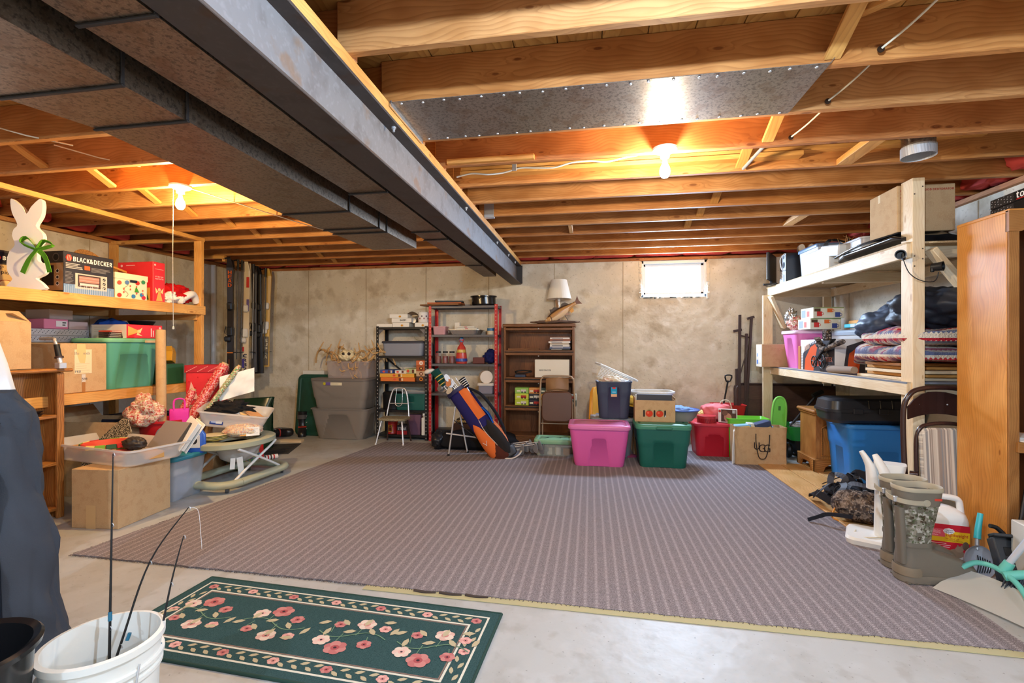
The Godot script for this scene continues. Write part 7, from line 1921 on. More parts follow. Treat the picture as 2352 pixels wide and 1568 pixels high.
func top_shelf() -> void:
	var T := 2.026
	var mo := thing("monitor", "thin black monitor at the far end of the top right shelf", "monitor", v3(2.17, T, -6.16), 60)
	part(mo, "screen_panel", sbox(0.42, 0.33, 0.03, 0.006), M["black_metal"], v3(0, 0.05, 0))
	part(mo, "base", sbox(0.2, 0.02, 0.15, 0.004), M["black_metal"])
	part(mo, "neck", sbox(0.05, 0.08, 0.03, 0.003), M["black_metal"])
	var pc := thing("computer_tower", "black desktop computer case turned backwards on the top right shelf", "computer", v3(2.40, T, -5.90), 0)
	part(pc, "case", sbox(0.40, 0.33, 0.185, 0.004), plastic(34, 34, 38, 0.25))
	var bp: Array = [["r", 0.0, 0.0, 0.18, 0.325, rgb(160, 164, 170)], ["e", 0.05, 0.285, 0.025, 0.025, rgb(70, 72, 78)], ["e", 0.12, 0.29, 0.022, 0.022, rgb(70, 72, 78)], ["e", 0.12, 0.20, 0.036, 0.036, rgb(60, 62, 66)], ["r", 0.02, 0.14, 0.05, 0.16, rgb(120, 124, 130)], ["r", 0.11, 0.01, 0.03, 0.08, rgb(110, 112, 118)], ["e", 0.03, 0.31, 0.008, 0.008, rgb(220, 110, 40)]]
	for i in 7: bp.append(["r", 0.015, 0.01 + i * 0.018, 0.085, 0.010, rgb(226, 230, 236)])
	for i in 8: bp.append(["r", 0.02, 0.15 + i * 0.018, 0.03, 0.008, rgb(40, 44, 60)])
	art(pc, "back_panel", bp, v3(-0.202, 0, -0.09), v3(0, -90, 0))
	part(pc, "cable", stube([v3(-0.20, 0.33, 0.05), v3(-0.25, 0.26, 0.06), v3(-0.24, 0.15, 0.07), v3(-0.205, 0.13, 0.06)], 0.005), M["white_pvc"])
	for i in 2:
		var sh := thing("shoe", ["left pale-soled shoe standing on its heel on the computer case", "right pale-soled shoe standing on its heel on the computer case"][i], "shoe", v3(2.40 + 0.10 * i, T + 0.331, -5.92), 0, "pair of shoes on the computer case")
		var so := []
		for k in 24:
			var t := TAU * k / 24
			so.append(Vector2(cos(t) * (0.034 if sin(t) < 0 else 0.04), 0.065 + sin(t) * 0.065 + 0.001))
		sh.scale = Vector3.ONE * 0.84
		part(sh, "sole", prism(so, 0.016, true), plastic(236, 226, 206, 0.6), v3(0, 0, 0.03))
		part(sh, "upper", lump(v3(0.078, 0.13, 0.08), 14 + i, 0.1), plastic(120, 108, 96, 0.7), v3(0, 0, -0.02))
	tote("clear tote with a dusty blue lid on the top right shelf", v3(2.50, T, -5.50), 90, 0.46, 0.40, 0.30, M["frosted"], plastic(100, 122, 150), {"taper": 0.92, "r": 0.03})
	var wt := thing("foam_cooler", "white foam box tilted against the blue-lidded tote on the top right shelf", "box", v3(2.34, T, -4.98), 90)
	part(wt, "body", sbox(0.50, 0.22, 0.26, 0.01), M["white_pvc"], v3(0.12, 0.0, 0))
	part(wt, "lid", sbox(0.34, 0.10, 0.28, 0.01), M["white_pvc"], v3(-0.14, 0.11, 0.0), v3(0, 0, 9))
	part(wt, "grip", stube([v3(-0.20, 0.14, 0.145), v3(-0.20, 0.19, 0.15), v3(-0.13, 0.20, 0.15), v3(-0.12, 0.15, 0.145)], 0.008), plastic(200, 204, 210, 0.4))
	tote("clear open tote with straw sticking out on the top right shelf", v3(2.46, T, -4.62), 90, 0.44, 0.40, 0.19, M["frosted"], null, {"taper": 0.94, "r": 0.03})
	var sw := thing("straw", "wisps of straw on the clear open tote", "straw", v3(2.36, T + 0.18, -4.72))
	var st := ST()
	var r := RandomNumberGenerator.new()
	r.seed = 6
	for i in 26: add_tube(st, [v3(r.randf_range(-0.07, 0.07), 0, r.randf_range(-0.1, 0.1)), v3(r.randf_range(-0.1, 0.1), r.randf_range(0.02, 0.10), r.randf_range(-0.14, 0.14))], 0.002, 0.001, 4)
	part(sw, "stems", done(st), plastic(206, 150, 80, 0.8)).set_meta("kind", "stuff")
	var sp := thing("webbing_strap", "black strap and buckle draped between the totes on the top right shelf", "strap", v3(2.34, T + 0.20, -4.95))
	part(sp, "webbing", strap([v3(-0.1, -0.01, -0.1), v3(-0.06, 0.09, -0.06), v3(0.02, 0.07, 0.0), v3(0.03, 0.02, 0.1), v3(0.0, 0.05, 0.2)], 0.03, 0.004, v3(1, 0, 0.4)), M["black_metal"])
	var gb := thing("garment_bag", "flat black plastic garment bag drooping over the top right shelf's edge", "bag", v3(2.42, T, -4.25), 0)
	var rr := []
	for e in [[-0.50, 0.05, 0.015, 0.0], [-0.44, 0.22, 0.05, -0.06], [-0.25, 0.34, 0.09, -0.04], [0.1, 0.42, 0.09, 0.0], [0.42, 0.45, 0.085, 0.0], [0.50, 0.42, 0.05, 0.0]]:
		var q := PackedVector3Array()
		for i in 22:
			var t := TAU * i / 22
			q.append(v3(cos(t) * e[1] * 0.5 - 0.04 + e[3], maxf(0.001, e[2] * 0.6 + sin(t) * e[2] * 0.5 * (1.0 + 0.2 * sin(i * 2.0))), e[0]))
		rr.append(q)
	part(gb, "film", loft(rr), plastic(22, 22, 24, 0.18))
	part(gb, "fold", stube([v3(-0.24, 0.06, -0.42), v3(-0.26, 0.085, 0.0), v3(-0.2, 0.09, 0.42)], 0.016, 0.02, 8, 0.5), plastic(22, 22, 24, 0.18))
	var bx := carton("big tan carton with red dehydrator lettering on the top right shelf", v3(2.375, T + 0.095, -3.99), 0, 0.37, 0.335, 0.34, null, {"tape": [[-0.05, 0.33, 0.171, 0.03, 0.05]]})
	art(bx, "print", [["t", "RONCO", -0.165, 0.286, 0.014, 1, 0.055, rgb(176, 50, 40)], ["t", "+ ECO", -0.165, 0.262, 0.013, 1, 0.05, rgb(176, 50, 40)], ["t", "F-7 A", -0.165, 0.238, 0.013, 1, 0.05, rgb(176, 50, 40)], ["t", "FOOD DEHYDRATOR", -0.02, 0.290, 0.015, 1, 0.195, rgb(176, 50, 40)]], v3(0, 0, 0.1715))
	art(bx, "tape_strip", [["r", -0.06, 0.27, 0.03, 0.06, rgb(222, 200, 160)]], v3(-0.1855, 0, 0.0), v3(0, -90, 0))

func mid_shelf() -> void:
	var T := 1.044
	var cb := carton("tan carton with a pale side at the far end of the middle right shelf", v3(2.22, T, -6.14), 0, 0.40, 0.27, 0.20, null)
	art(cb, "side_print", [["r", 0.0, 0.0, 0.19, 0.265, rgb(226, 216, 196)], ["r", 0.02, 0.03, 0.05, 0.05, rgb(90, 130, 190)], ["r", 0.03, 0.12, 0.03, 0.04, rgb(140, 170, 210)], ["r", 0.08, 0.04, 0.08, 0.004, rgb(140, 140, 140)]], v3(-0.201, 0, -0.095), v3(0, -90, 0))
	tote("light pink tote with a white rim between cartons on the right shelf", v3(2.42, T, -5.85), 90, 0.40, 0.36, 0.40, plastic(228, 120, 182, 0.4), plastic(240, 200, 224, 0.4), {"taper": 0.78, "r": 0.05, "pan": [0.3, 0.5, 0.05, 0.8, 0.02]})
	var sb := carton("slim box shaded grey to orange beside the pink tote", v3(2.29, T, -5.52), 0, 0.14, 0.25, 0.05, plastic(196, 120, 70, 0.5), {"seam": false})
	art(sb, "print", [["r", -0.065, 0.17, 0.13, 0.075, rgb(90, 92, 100)]] + lines(-0.05, 0.15, 0.07, 8, 0.014, 0.003, rgb(120, 70, 40)), v3(0, 0, 0.026))
	tote("large grey-lidded tote behind the orange picture carton on the right shelf", v3(2.70, T, -5.0), 90, 0.95, 0.40, 0.37, M["frosted"], plastic(142, 150, 158, 0.4), {"taper": 0.92, "r": 0.05, "lid_h": 0.05})
	var mw := carton("white carton with an orange and charcoal picture, bow parts before it", v3(2.36, T, -5.15), 0, 0.26, 0.315, 0.72, plastic(236, 232, 228, 0.5), {"called": "picture_box", "seam": false})
	var pr: Array = [["p", [Vector2(0.06, 0.0), Vector2(0.72, 0.0), Vector2(0.72, 0.30), Vector2(0.36, 0.31), Vector2(0.14, 0.25), Vector2(0.07, 0.17)], rgb(66, 60, 62)], ["p", [Vector2(0.10, 0.0), Vector2(0.30, 0.0), Vector2(0.40, 0.29), Vector2(0.24, 0.24), Vector2(0.12, 0.12)], rgb(214, 88, 44)], ["p", [Vector2(0.34, 0.05), Vector2(0.46, 0.05), Vector2(0.44, 0.20)], rgb(186, 60, 40)], ["t", "VORTEX", 0.50, 0.10, 0.045, 1, 0.18, rgb(190, 120, 100)]]
	for i in 7: pr.append(["l", Vector2(0.10 + i * 0.018, 0.19 + i * 0.006), Vector2(0.10 + i * 0.018, 0.25 + i * 0.005), 0.008, rgb(226, 180, 150)])
	for i in 4: pr.append(["e", 0.24 + i * 0.035, 0.272 + i * 0.006, 0.012, 0.012, rgb(190, 184, 180)])
	art(mw, "picture", pr, v3(-0.132, 0, -0.36), v3(0, -90, 0))
	art(mw, "near_print", [["p", [Vector2(-0.06, 0.0), Vector2(0.125, 0.0), Vector2(0.125, 0.305), Vector2(-0.03, 0.25)], rgb(66, 60, 62)], ["p", [Vector2(-0.03, 0.0), Vector2(0.07, 0.0), Vector2(0.10, 0.27), Vector2(-0.01, 0.18)], rgb(214, 88, 44)]], v3(0, 0, 0.362))
	var dots := []
	for i in 36: dots.append(["e", 0.015 + (i % 4) * 0.012, 0.03 + (i / 4) * 0.017, 0.004, 0.005, rgb(120, 116, 114)])
	art(mw, "vent_dots", dots, v3(-0.1325, 0, -0.35), v3(0, -90, 0))
	# compound bow in front of it
	var b := thing("compound_bow", "camouflage compound bow with black cams leaning on the picture carton", "bow", v3(2.19, 1.095, -5.02), 0)
	var blk: Material = M["black_metal"]
	for e in [[-0.10, 0.05, 0.065], [0.06, 0.045, 0.055]]:
		var rg := []
		for k in 25: rg.append(v3(-0.01, e[1] + sin(TAU * k / 24) * e[2], -e[0] + cos(TAU * k / 24) * e[2]))
		part(b, "cam", tube(rg, 0.006, 0.006, 8), blk)
		for k in 5: part(b, "cam_spoke", tube([v3(-0.01, e[1], -e[0]), v3(-0.01, e[1] + sin(TAU * k / 5 + 0.4) * e[2], -e[0] + cos(TAU * k / 5 + 0.4) * e[2])], 0.005), blk)
	part(b, "limb", strap([v3(0, 0.06, -0.02), v3(-0.01, 0.16, 0.14), v3(0.0, 0.26, 0.30)], 0.035, 0.012, v3(1, 0.2, 0)), blk)
	part(b, "limb", strap([v3(0.02, 0.10, 0.12), v3(0.02, 0.24, -0.02), v3(0.03, 0.28, -0.10)], 0.05, 0.014, v3(1, 0.2, 0)), M["camo_dark"])
	part(b, "riser", stube([v3(0.0, 0.22, 0.0), v3(0.0, 0.17, 0.10), v3(0.0, 0.20, 0.26), v3(0.02, 0.24, 0.42)], 0.026, 0.022, 10), M["camo_dark"])
	part(b, "quiver_hood", box(0.05, 0.10, 0.09, 0.012), M["camo_dark"], v3(-0.03, 0.30, 0.24), v3(0, 0, 0))
	part(b, "string", tube([v3(-0.01, 0.05, 0.10), v3(0.0, 0.25, 0.28)], 0.002), blk)
	var pt := thing("rolled_pelt", "rolled tan hide in front of the bow's cams", "roll", v3(2.22, T + 0.035, -4.66), 0)
	part(pt, "roll", tube([v3(0, 0.0, -0.2), v3(0.0, 0.005, 0.0), v3(0.0, 0.01, 0.22)], 0.034, 0.03, 16), plastic(150, 128, 108, 0.9))
	# on the lids
	for i in 2:
		var mb := carton(["lower mug box with red and blue mug pictures on the right shelf", "upper mug box with red and blue mug pictures on the right shelf"][i], v3(2.46 + 0.02 * i, 1.474 + 0.116 * i, -5.62 + 0.02 * i), 0, 0.30, 0.114, 0.30, plastic(226, 218, 196, 0.5), {"called": "mug_box", "seam": false})
		var g := [["r", -0.145, 0.105, 0.29, 0.006, rgb(110, 140, 60)]]
		for e in [[-0.09, 206, 60, 56, 0.05, 0.02], [0.01, 226, 110, 50, 0.04, 0.06], [0.085, 70, 84, 150, 0.05, 0.01]]:
			g += [["r", e[0] - 0.025, e[5], 0.05, e[4], rgb(e[1], e[2], e[3])], ["e", e[0] + 0.03, e[5] + e[4] / 2, 0.012, 0.014, rgb(e[1], e[2], e[3])], ["e", e[0] + 0.03, e[5] + e[4] / 2, 0.007, 0.009, rgb(226, 218, 196)]]
		g += [["r", -0.14, 0.07, 0.06, 0.03, rgb(90, 70, 50)], ["e", 0.13, 0.085, 0.01, 0.01, rgb(240, 240, 236)]]
		art(mb, "print", g, v3(0, 0, 0.152))
		art(mb, "side_print", [["r", 0.02, 0.015, 0.10, 0.08, rgb(150, 160, 190)], ["r", 0.15, 0.02, 0.06, 0.06, rgb(206, 120, 110)]], v3(-0.151, 0, -0.15), v3(0, -90, 0))
	var cr := thing("gift_bag", "crinkled metallic and orange print bag beside the mug boxes", "bag", v3(2.36, 1.474, -5.90), 0)
	part(cr, "film", lump(v3(0.22, 0.16, 0.16), 29, 0.35, 2.2, 0.3), M["wrap_mixed"])
	part(cr, "foil", lump(v3(0.12, 0.18, 0.1), 30, 0.5, 2.4, 0.3), M["foil"], v3(-0.06, 0.06, -0.03))
	var tq := carton("teal puzzle box lying on the grey lid", v3(2.66, 1.477, -4.95), 0, 0.26, 0.036, 0.60, plastic(40, 166, 176, 0.5), {"called": "puzzle_box", "seam": false})
	art(tq, "print", [["r", 0.12, 0.004, 0.08, 0.028, rgb(190, 196, 214)], ["r", 0.34, 0.004, 0.2, 0.028, rgb(70, 90, 130)]], v3(-0.131, 0, -0.3), v3(0, -90, 0))
	carton("orange puzzle box behind the teal one on the grey lid", v3(2.70, 1.513, -5.05), 0, 0.24, 0.036, 0.44, plastic(222, 150, 60, 0.5), {"called": "puzzle_box", "seam": false})
	# boards under the quilt
	for i in 5:
		var bd := thing("wood_board", ["bottom board of the pile under the quilt", "second board up under the quilt", "third board up under the quilt", "fourth board up under the quilt", "top board right under the folded quilt"][i], "board", v3(2.56 + 0.02 * (i % 2), T + i * 0.026, -4.12 + 0.04 * (i % 3)), 0, "boards under the quilt")
		part(bd, "board", sbox(0.66 - 0.05 * (i % 2), 0.022, 0.60 - 0.04 * i, 0.003), [M["pine_white"], M["stud"], M["pine_white"], M["stud"], M["oak"]][i])
	var q := thing("quilt", "folded red cream and blue patterned quilt on the boards", "quilt", v3(2.50, 1.172, -4.08), 0)
	for i in 2:
		var rr := []
		var L := 0.72 - 0.1 * i
		for j in 25:
			var v := j / 24.0
			var z := -L * 0.62 + 0.10 * i + L * v * 1.1
			var sq := pow(sin(PI * (0.04 + 0.92 * v)), 0.35)
			var ring := PackedVector3Array()
			for k in 36:
				var t := TAU * k / 36
				var xx := signf(cos(t)) * pow(absf(cos(t)), 0.5) * (0.33 - 0.02 * i) * (0.6 + 0.4 * sq)
				var yy := signf(sin(t)) * pow(absf(sin(t)), 0.7) * 0.072 * sq
				var w := 0.016 * sin(z * 13.0 + xx * 7.0 + i * 2.0) + 0.010 * sin(z * 29.0 - xx * 11.0)
				ring.append(v3(xx + 0.02 * sin(z * 11.0 + i), yy + 0.066 + i * 0.125 + w * (1.0 if sin(t) > 0 else 0.3) - (0.07 * pow(maxf(0.0, 0.25 - v) * 4.0, 2.0) if i == 0 else 0.0), z))
			rr.append(ring)
		part(q, "fold", loft(rr), M["quilt"])
	var jk := thing("jacket", "shiny black jacket heaped on top of the quilt", "jacket", v3(2.56, 1.41, -3.98), 0)
	part(jk, "body", lump(v3(0.58, 0.33, 0.60), 101, 0.3, 1.0, 0.3, 64, 34), mat(rgb(40, 44, 54), 0.55))
	part(jk, "sleeve", lump(v3(0.30, 0.26, 0.44), 105, 0.3, 1.1, 0.3, 48, 26), mat(rgb(58, 72, 94), 0.5), v3(-0.16, -0.06, -0.36), v3(-16, 0, 0))

func under_shelf() -> void:
	# folding tables and the legs of another
	for i in 2:
		var t := thing("folding_table", ["front brown folding table top standing on edge behind the shelf posts", "second folding table standing behind the front one, its rim above it"][i], "table", v3(2.42, 0.03, -6.35 - 0.055 * i + 0.02))
		t.rotation_degrees.x = -3
		var po := []
		var w := 1.20
		var h := 0.76 + 0.02 * i
		for c in [[1, 0, 0.0], [1, 1, 0.0], [-1, 1, 0.0], [-1, 0, 0.0]]:
			var cx: float = c[0] * (w / 2 - 0.06)
			var cy: float = (h - 0.06) if c[1] else 0.06
			var a0: float = {[1, 0]: -90.0, [1, 1]: 0.0, [-1, 1]: 90.0, [-1, 0]: 180.0}[[c[0], c[1]]]
			for k in 6: po.append(Vector2(cx + cos(deg_to_rad(a0 + 18 * k)) * 0.06, cy + sin(deg_to_rad(a0 + 18 * k)) * 0.06))
		part(t, "top", prism(po, 0.022), M["table_top"])
		var ed := []
		for p in po: ed.append(v3(p.x, p.y, 0))
		ed.append(ed[0])
		part(t, "edge_band", tube(ed, 0.012, 0.012, 6), M["brown_metal"])
		part(t, "folded_leg", tube([v3(-0.5, 0.78, -0.03), v3(0.3, 0.78, -0.03)], 0.012), M["brown_metal"])
	var lg := thing("trestle", "bundle of brown steel trestle bars leaning upright on the back wall", "trestle", v3(1.90, 0, -6.36))
	for e in [[-0.02, 1.69, -0.06, 0.0], [0.12, 1.66, 0.0, 0.0], [-0.06, 1.0, -0.07, 0.0], [0.06, 1.45, 0.0, 0.0]]:
		part(lg, "leg", bar(v3(e[2], 0.0, 0.04), v3(e[0], e[1], -0.05), 0.035, 0.03, v3(0, 0, 1)), M["brown_metal"])
	part(lg, "foot_bar", bar(v3(0.07, 1.64, -0.05), v3(0.15, 1.665, -0.05), 0.03, 0.04), M["brown_metal"])
	part(lg, "foot_bar", bar(v3(-0.10, 1.48, -0.04), v3(0.0, 1.5, -0.04), 0.03, 0.03), M["brown_metal"])
	part(lg, "brace", tube([v3(-0.03, 1.43, -0.04), v3(0.09, 1.40, -0.04)], 0.010), M["brown_metal"])
	part(lg, "brace", tube([v3(-0.04, 0.9, 0.0), v3(0.08, 1.3, -0.03)], 0.008), M["brown_metal"])
	# paper bag of games
	var pb := thing("paper_bag", "brown paper carrier bag with black cord handles and UGG lettering", "bag", v3(1.815, 0.0, -5.56), 2)
	var rr := []
	for e in [[0.52, 0.20, 0.0], [0.515, 0.20, 0.12], [0.52, 0.19, 0.26], [0.525, 0.20, 0.415], [0.517, 0.192, 0.415], [0.505, 0.19, 0.02]]:
		var q := rrect(e[0], e[1], 0.006, e[2], Vector2.ZERO, 3, 14)
		for i in q.size(): q[i] += v3(sin(i * 1.7 + e[2] * 21) * 0.004, 0, cos(i * 1.3 + e[2] * 33) * 0.005)
		rr.append(q)
	part(pb, "paper", loft(rr, true, false, true, [3, 4]), M["card"])
	part(pb, "torn_side", prism([Vector2(-0.05, 0.0), Vector2(0.03, 0.02), Vector2(0.02, 0.4), Vector2(-0.02, 0.36), Vector2(-0.04, 0.2)], 0.012), M["paper"], v3(-0.262, 0.0, 0.06), v3(0, 50, 0))
	part(pb, "cord_handle", stube([v3(-0.055, 0.345, 0.105), v3(-0.055, 0.24, 0.112), v3(-0.03, 0.10, 0.115), v3(0.01, 0.075, 0.116), v3(0.045, 0.10, 0.115), v3(0.075, 0.22, 0.112), v3(0.085, 0.335, 0.105)], 0.0045), M["black_metal"])
	art(pb, "lettering", [["t", "U", -0.075, 0.175, 0.075, 0, 0.055, rgb(44, 38, 34)], ["t", "G", -0.026, 0.15, 0.078, 0, 0.064, rgb(44, 38, 34)], ["t", "G", 0.026, 0.15, 0.078, 0, 0.064, rgb(44, 38, 34)], ["t", "A U S T R A L I A", -0.07, 0.125, 0.010, 0, 0.14, rgb(120, 96, 66)]], v3(0, 0, 0.109))
	for i in 4:
		var b := carton(["light blue game box at the left in the paper bag", "pale game box in the middle of the paper bag", "light blue game box at the right in the paper bag", "navy book corner sticking up in the paper bag"][i], v3(1.70 + i * 0.075, 0.12, -5.57), i * 9 - 12, 0.17, 0.305 + 0.015 * (i % 2) + (0.03 if i == 3 else 0.0), 0.10, [plastic(130, 180, 216, 0.5), plastic(214, 216, 206, 0.5), plastic(120, 176, 220, 0.5), plastic(60, 72, 104, 0.5)][i], {"called": "game_box", "seam": false})
		b.rotation_degrees.z = [8, -3, -6, 14][i]
		art(b, "print", [["r", -0.07, 0.27, 0.14, 0.02, rgb(226, 190, 90)], ["r", -0.05, 0.22, 0.08, 0.03, rgb(240, 240, 236)]], v3(0, 0, 0.052))
	var gt := tote("lime green open crate behind the paper bag", v3(1.78, 0, -5.86), 0, 0.44, 0.26, 0.46, plastic(110, 200, 50, 0.4), null, {"taper": 0.9, "r": 0.03, "called": "plastic_crate"})
	var gs := thing("toy_board", "bright lime green plastic board standing on end behind the paper bag", "board", v3(2.13, 0.05, -5.90), 0)
	gs.rotation_degrees = v3(-3, -6, -4)
	var bo := []
	for e in [[0.10, 0.11], [0.10, 0.56], [0.06, 0.63], [0.0, 0.65], [-0.06, 0.63], [-0.10, 0.56], [-0.10, 0.11], [-0.05, 0.08], [0.05, 0.08]]: bo.append(Vector2(e[0] * 0.68, e[1]))
	part(gs, "board", prism(spline2(bo, 5), 0.02, true), plastic(120, 214, 80, 0.35))
	part(gs, "rim", stube([v3(0.068, 0.1, 0.01), v3(0.068, 0.55, 0.01), v3(0.0, 0.65, 0.01), v3(-0.068, 0.55, 0.01), v3(-0.068, 0.1, 0.01)], 0.012), plastic(140, 224, 100, 0.35))
	part(gs, "strap_slot", box(0.025, 0.05, 0.006, 0.003), plastic(60, 120, 40), v3(0.0, 0.52, 0.012))
	# garden cart
	var gc := thing("garden_cart", "green tub cart with a long black pull handle under the shelf", "cart", v3(2.42, 0, -6.02), 0)
	part(gc, "tub", loft([rrect(0.26, 0.30, 0.05, 0.20), rrect(0.34, 0.38, 0.06, 0.30), rrect(0.38, 0.42, 0.07, 0.355), rrect(0.40, 0.44, 0.07, 0.37), rrect(0.36, 0.40, 0.06, 0.37), rrect(0.24, 0.28, 0.05, 0.22)]), plastic(40, 150, 66, 0.35))
	part(gc, "chassis", sbox(0.2, 0.16, 0.3, 0.01), M["black_metal"], v3(0, 0.05, 0))
	for s in [-1, 1]: part(gc, "wheel", lathe([[0.0, -0.025], [0.08, -0.025], [0.09, 0.0], [0.08, 0.025], [0.0, 0.025]], 22), M["black_metal"], v3(s * 0.16, 0.09, 0.1), v3(0, 0, 90))
	part(gc, "pull_rod", tube([v3(-0.14, 0.36, 0.10), v3(0.11, 0.72, 0.16)], 0.013), M["black_metal"])
	part(gc, "pull_grip", box(0.13, 0.045, 0.06, 0.012), M["black_metal"], v3(0.13, 0.75, 0.16), v3(0, 0, 28))
	var cl := thing("cloth_rag", "grey rag in the green garden cart", "cloth", v3(2.40, 0.33, -5.94))
	part(cl, "cloth", lump(v3(0.2, 0.09, 0.16), 47, 0.4, 1.8, 0.3), cloth(176, 180, 190))
	# end table
	var et := thing("end_table", "small oak end table with an arched panel and scalloped plinth on the planks", "table", v3(2.435, 0.022, -5.40), 0)
	part(et, "body", sbox(0.36, 0.47, 0.36, 0.003), M["oak_light"], v3(0, 0.11, 0))
	part(et, "top", sbox(0.42, 0.035, 0.42, 0.012), M["oak_light"], v3(0, 0.585, 0))
	part(et, "moulding", sbox(0.39, 0.02, 0.39, 0.008), M["oak_light"], v3(0, 0.565, 0))
	for r in 2:
		var pl := [Vector2(-0.205, 0), Vector2(-0.12, 0), Vector2(-0.10, 0.05), Vector2(-0.06, 0.075), Vector2(0.06, 0.075), Vector2(0.10, 0.05), Vector2(0.12, 0), Vector2(0.205, 0), Vector2(0.205, 0.115), Vector2(-0.205, 0.115)]
		for s in [-1, 1]: part(et, "plinth", prism(pl, 0.02), M["oak"], v3(s * 0.195, 0, 0) if r == 0 else v3(0, 0, s * 0.195), v3(0, 90 if r == 0 else 0, 0))
	part(et, "plinth_cap", sbox(0.41, 0.014, 0.41, 0.006), M["oak_light"], v3(0, 0.112, 0))
	var ar := []
	for k in 13: ar.append(v3(-0.125 + 0.25 * k / 12.0, 0.44 + 0.05 * sin(PI * k / 12.0), 0.183))
	part(et, "panel_moulding", tube([v3(0.125, 0.16, 0.183), v3(-0.125, 0.16, 0.183)] + ar + [v3(0.125, 0.16, 0.183)], 0.008, 0.008, 6), M["oak"])
	part(et, "door_panel", sbox(0.23, 0.27, 0.006, 0.002), M["oak"], v3(0, 0.165, 0.181))
	# blue tote and the case on it
	tote("tall sky blue tote with a blue lid beside the oak end table", v3(2.65, 0.0, -4.98), 0, 0.62, 0.46, 0.55, plastic(44, 124, 200, 0.35), plastic(60, 134, 206, 0.35), {"taper": 0.9, "r": 0.05, "step": 0.62, "pan": [0.3, 0.3, 0.1, 0.6, 0.008]})
	var rc := thing("hard_case", "long black moulded hard case lying on the sky blue tote", "case", v3(2.52, 0.588, -4.92), 0)
	rc.rotation_degrees.z = 1
	rc.scale.x = 0.86
	rc.position.x = 2.58
	var blk := plastic(40, 40, 44, 0.35)
	for h in 2:
		var r2 := []
		for e in ([[0.86, 0.30, 0.0], [0.93, 0.36, 0.03], [0.95, 0.38, 0.10], [0.95, 0.38, 0.115]] if h == 0 else [[0.96, 0.39, 0.118], [0.95, 0.38, 0.14], [0.92, 0.36, 0.205], [0.85, 0.30, 0.225]]):
			r2.append(rrect(e[0], e[1], 0.11, e[2], Vector2.ZERO, 8, 6))
		part(rc, ["lower_shell", "upper_shell"][h], loft(r2), blk)
	part(rc, "seam_rib", loft([rrect(0.975, 0.405, 0.115, 0.105, Vector2.ZERO, 8, 6), rrect(0.975, 0.405, 0.115, 0.13, Vector2.ZERO, 8, 6)]), blk)
	for x in [-0.22, 0.02, 0.26]: part(rc, "latch", box(0.09, 0.05, 0.02, 0.005), blk, v3(x, 0.117, 0.205))
	for k in 4: part(rc, "rib", box(0.02, 0.08, 0.01, 0.004), blk, v3(-0.1 + 0.11 * k, 0.175, 0.182), v3(-12, 0, 0))
	# brown steel chair with a striped seat
	var ch := thing("folding_chair", "brown steel folding chair with striped upholstered seat by the pine cabinet", "chair", v3(2.325, 0.0, -3.60), 0)
	var bm := plastic(60, 38, 34, 0.22)
	part(ch, "frame", stube([v3(-0.215, 0.0, 0.04), v3(-0.225, 0.4, 0.02), v3(-0.225, 0.82, 0.0), v3(-0.19, 0.96, 0.0), v3(-0.10, 1.01, 0.0), v3(0.10, 1.01, 0.0), v3(0.19, 0.96, 0.0), v3(0.225, 0.82, 0.0), v3(0.225, 0.4, 0.02), v3(0.215, 0.0, 0.04)], 0.016, 0.016, 12), bm)
	var bk := []
	for k in 9:
		var x := -0.205 + 0.41 * k / 8.0
		var z := 0.012 - 0.05 * sin(PI * k / 8.0)
		var top := 0.985 - 0.10 * pow(absf(k / 4.0 - 1.0), 2.6)
		var bot := 0.80 + 0.035 * sin(PI * k / 8.0)
		bk.append(PackedVector3Array([v3(x, top, z + 0.006), v3(x, top, z - 0.006), v3(x, bot, z - 0.006), v3(x, bot, z + 0.006)]))
	part(ch, "backrest", loft(bk), bm)
	for x in [-0.12, 0.05]: part(ch, "rivet", lathe([[0.0, 0.004], [0.006, 0.0]], 10), M["zinc"], v3(x, 0.90, -0.015), v3(90, 0, 0))
	part(ch, "inner_frame", stube([v3(-0.165, 0.05, 0.07), v3(-0.175, 0.5, 0.05), v3(-0.16, 0.72, 0.04), v3(-0.08, 0.775, 0.04), v3(0.08, 0.775, 0.04), v3(0.16, 0.72, 0.04), v3(0.175, 0.5, 0.05), v3(0.165, 0.05, 0.07)], 0.013, 0.013, 10), bm)
	var se := []
	for e in [[0.30, 0.42, 0.0], [0.335, 0.455, 0.015], [0.345, 0.465, 0.03], [0.32, 0.44, 0.045]]: se.append(rrect(e[0], e[1], 0.06, e[2], Vector2.ZERO, 6))
	part(ch, "seat_pad", loft(se), M["stripe_fabric"], v3(0.0, 0.52, 0.052), v3(86, 0, 0))
	part(ch, "pivot", tube([v3(-0.215, 0.44, 0.05), v3(-0.18, 0.44, 0.075)], 0.022, 0.022, 12), bm)
	# laminate planks on the floor
	for i in 3:
		var pl := thing("floor_plank", ["outermost laminate plank at the carpet's right edge", "middle laminate plank under the end table and straps", "innermost laminate plank beneath the blue tote"][i], "plank", v3(1.90 + i * 0.235, 0.008, -4.55 - 0.15 * i), 0, "")
		part(pl, "board", sbox(0.225, 0.013, 1.85 - 0.2 * i, 0.003), M["laminate"])
	# straps and camouflage pack
	var stp := thing("harness", "tangle of wide black webbing straps on the laminate planks", "straps", v3(2.02, 0.022, -4.12), 0)
	var wb := cloth(52, 52, 58)
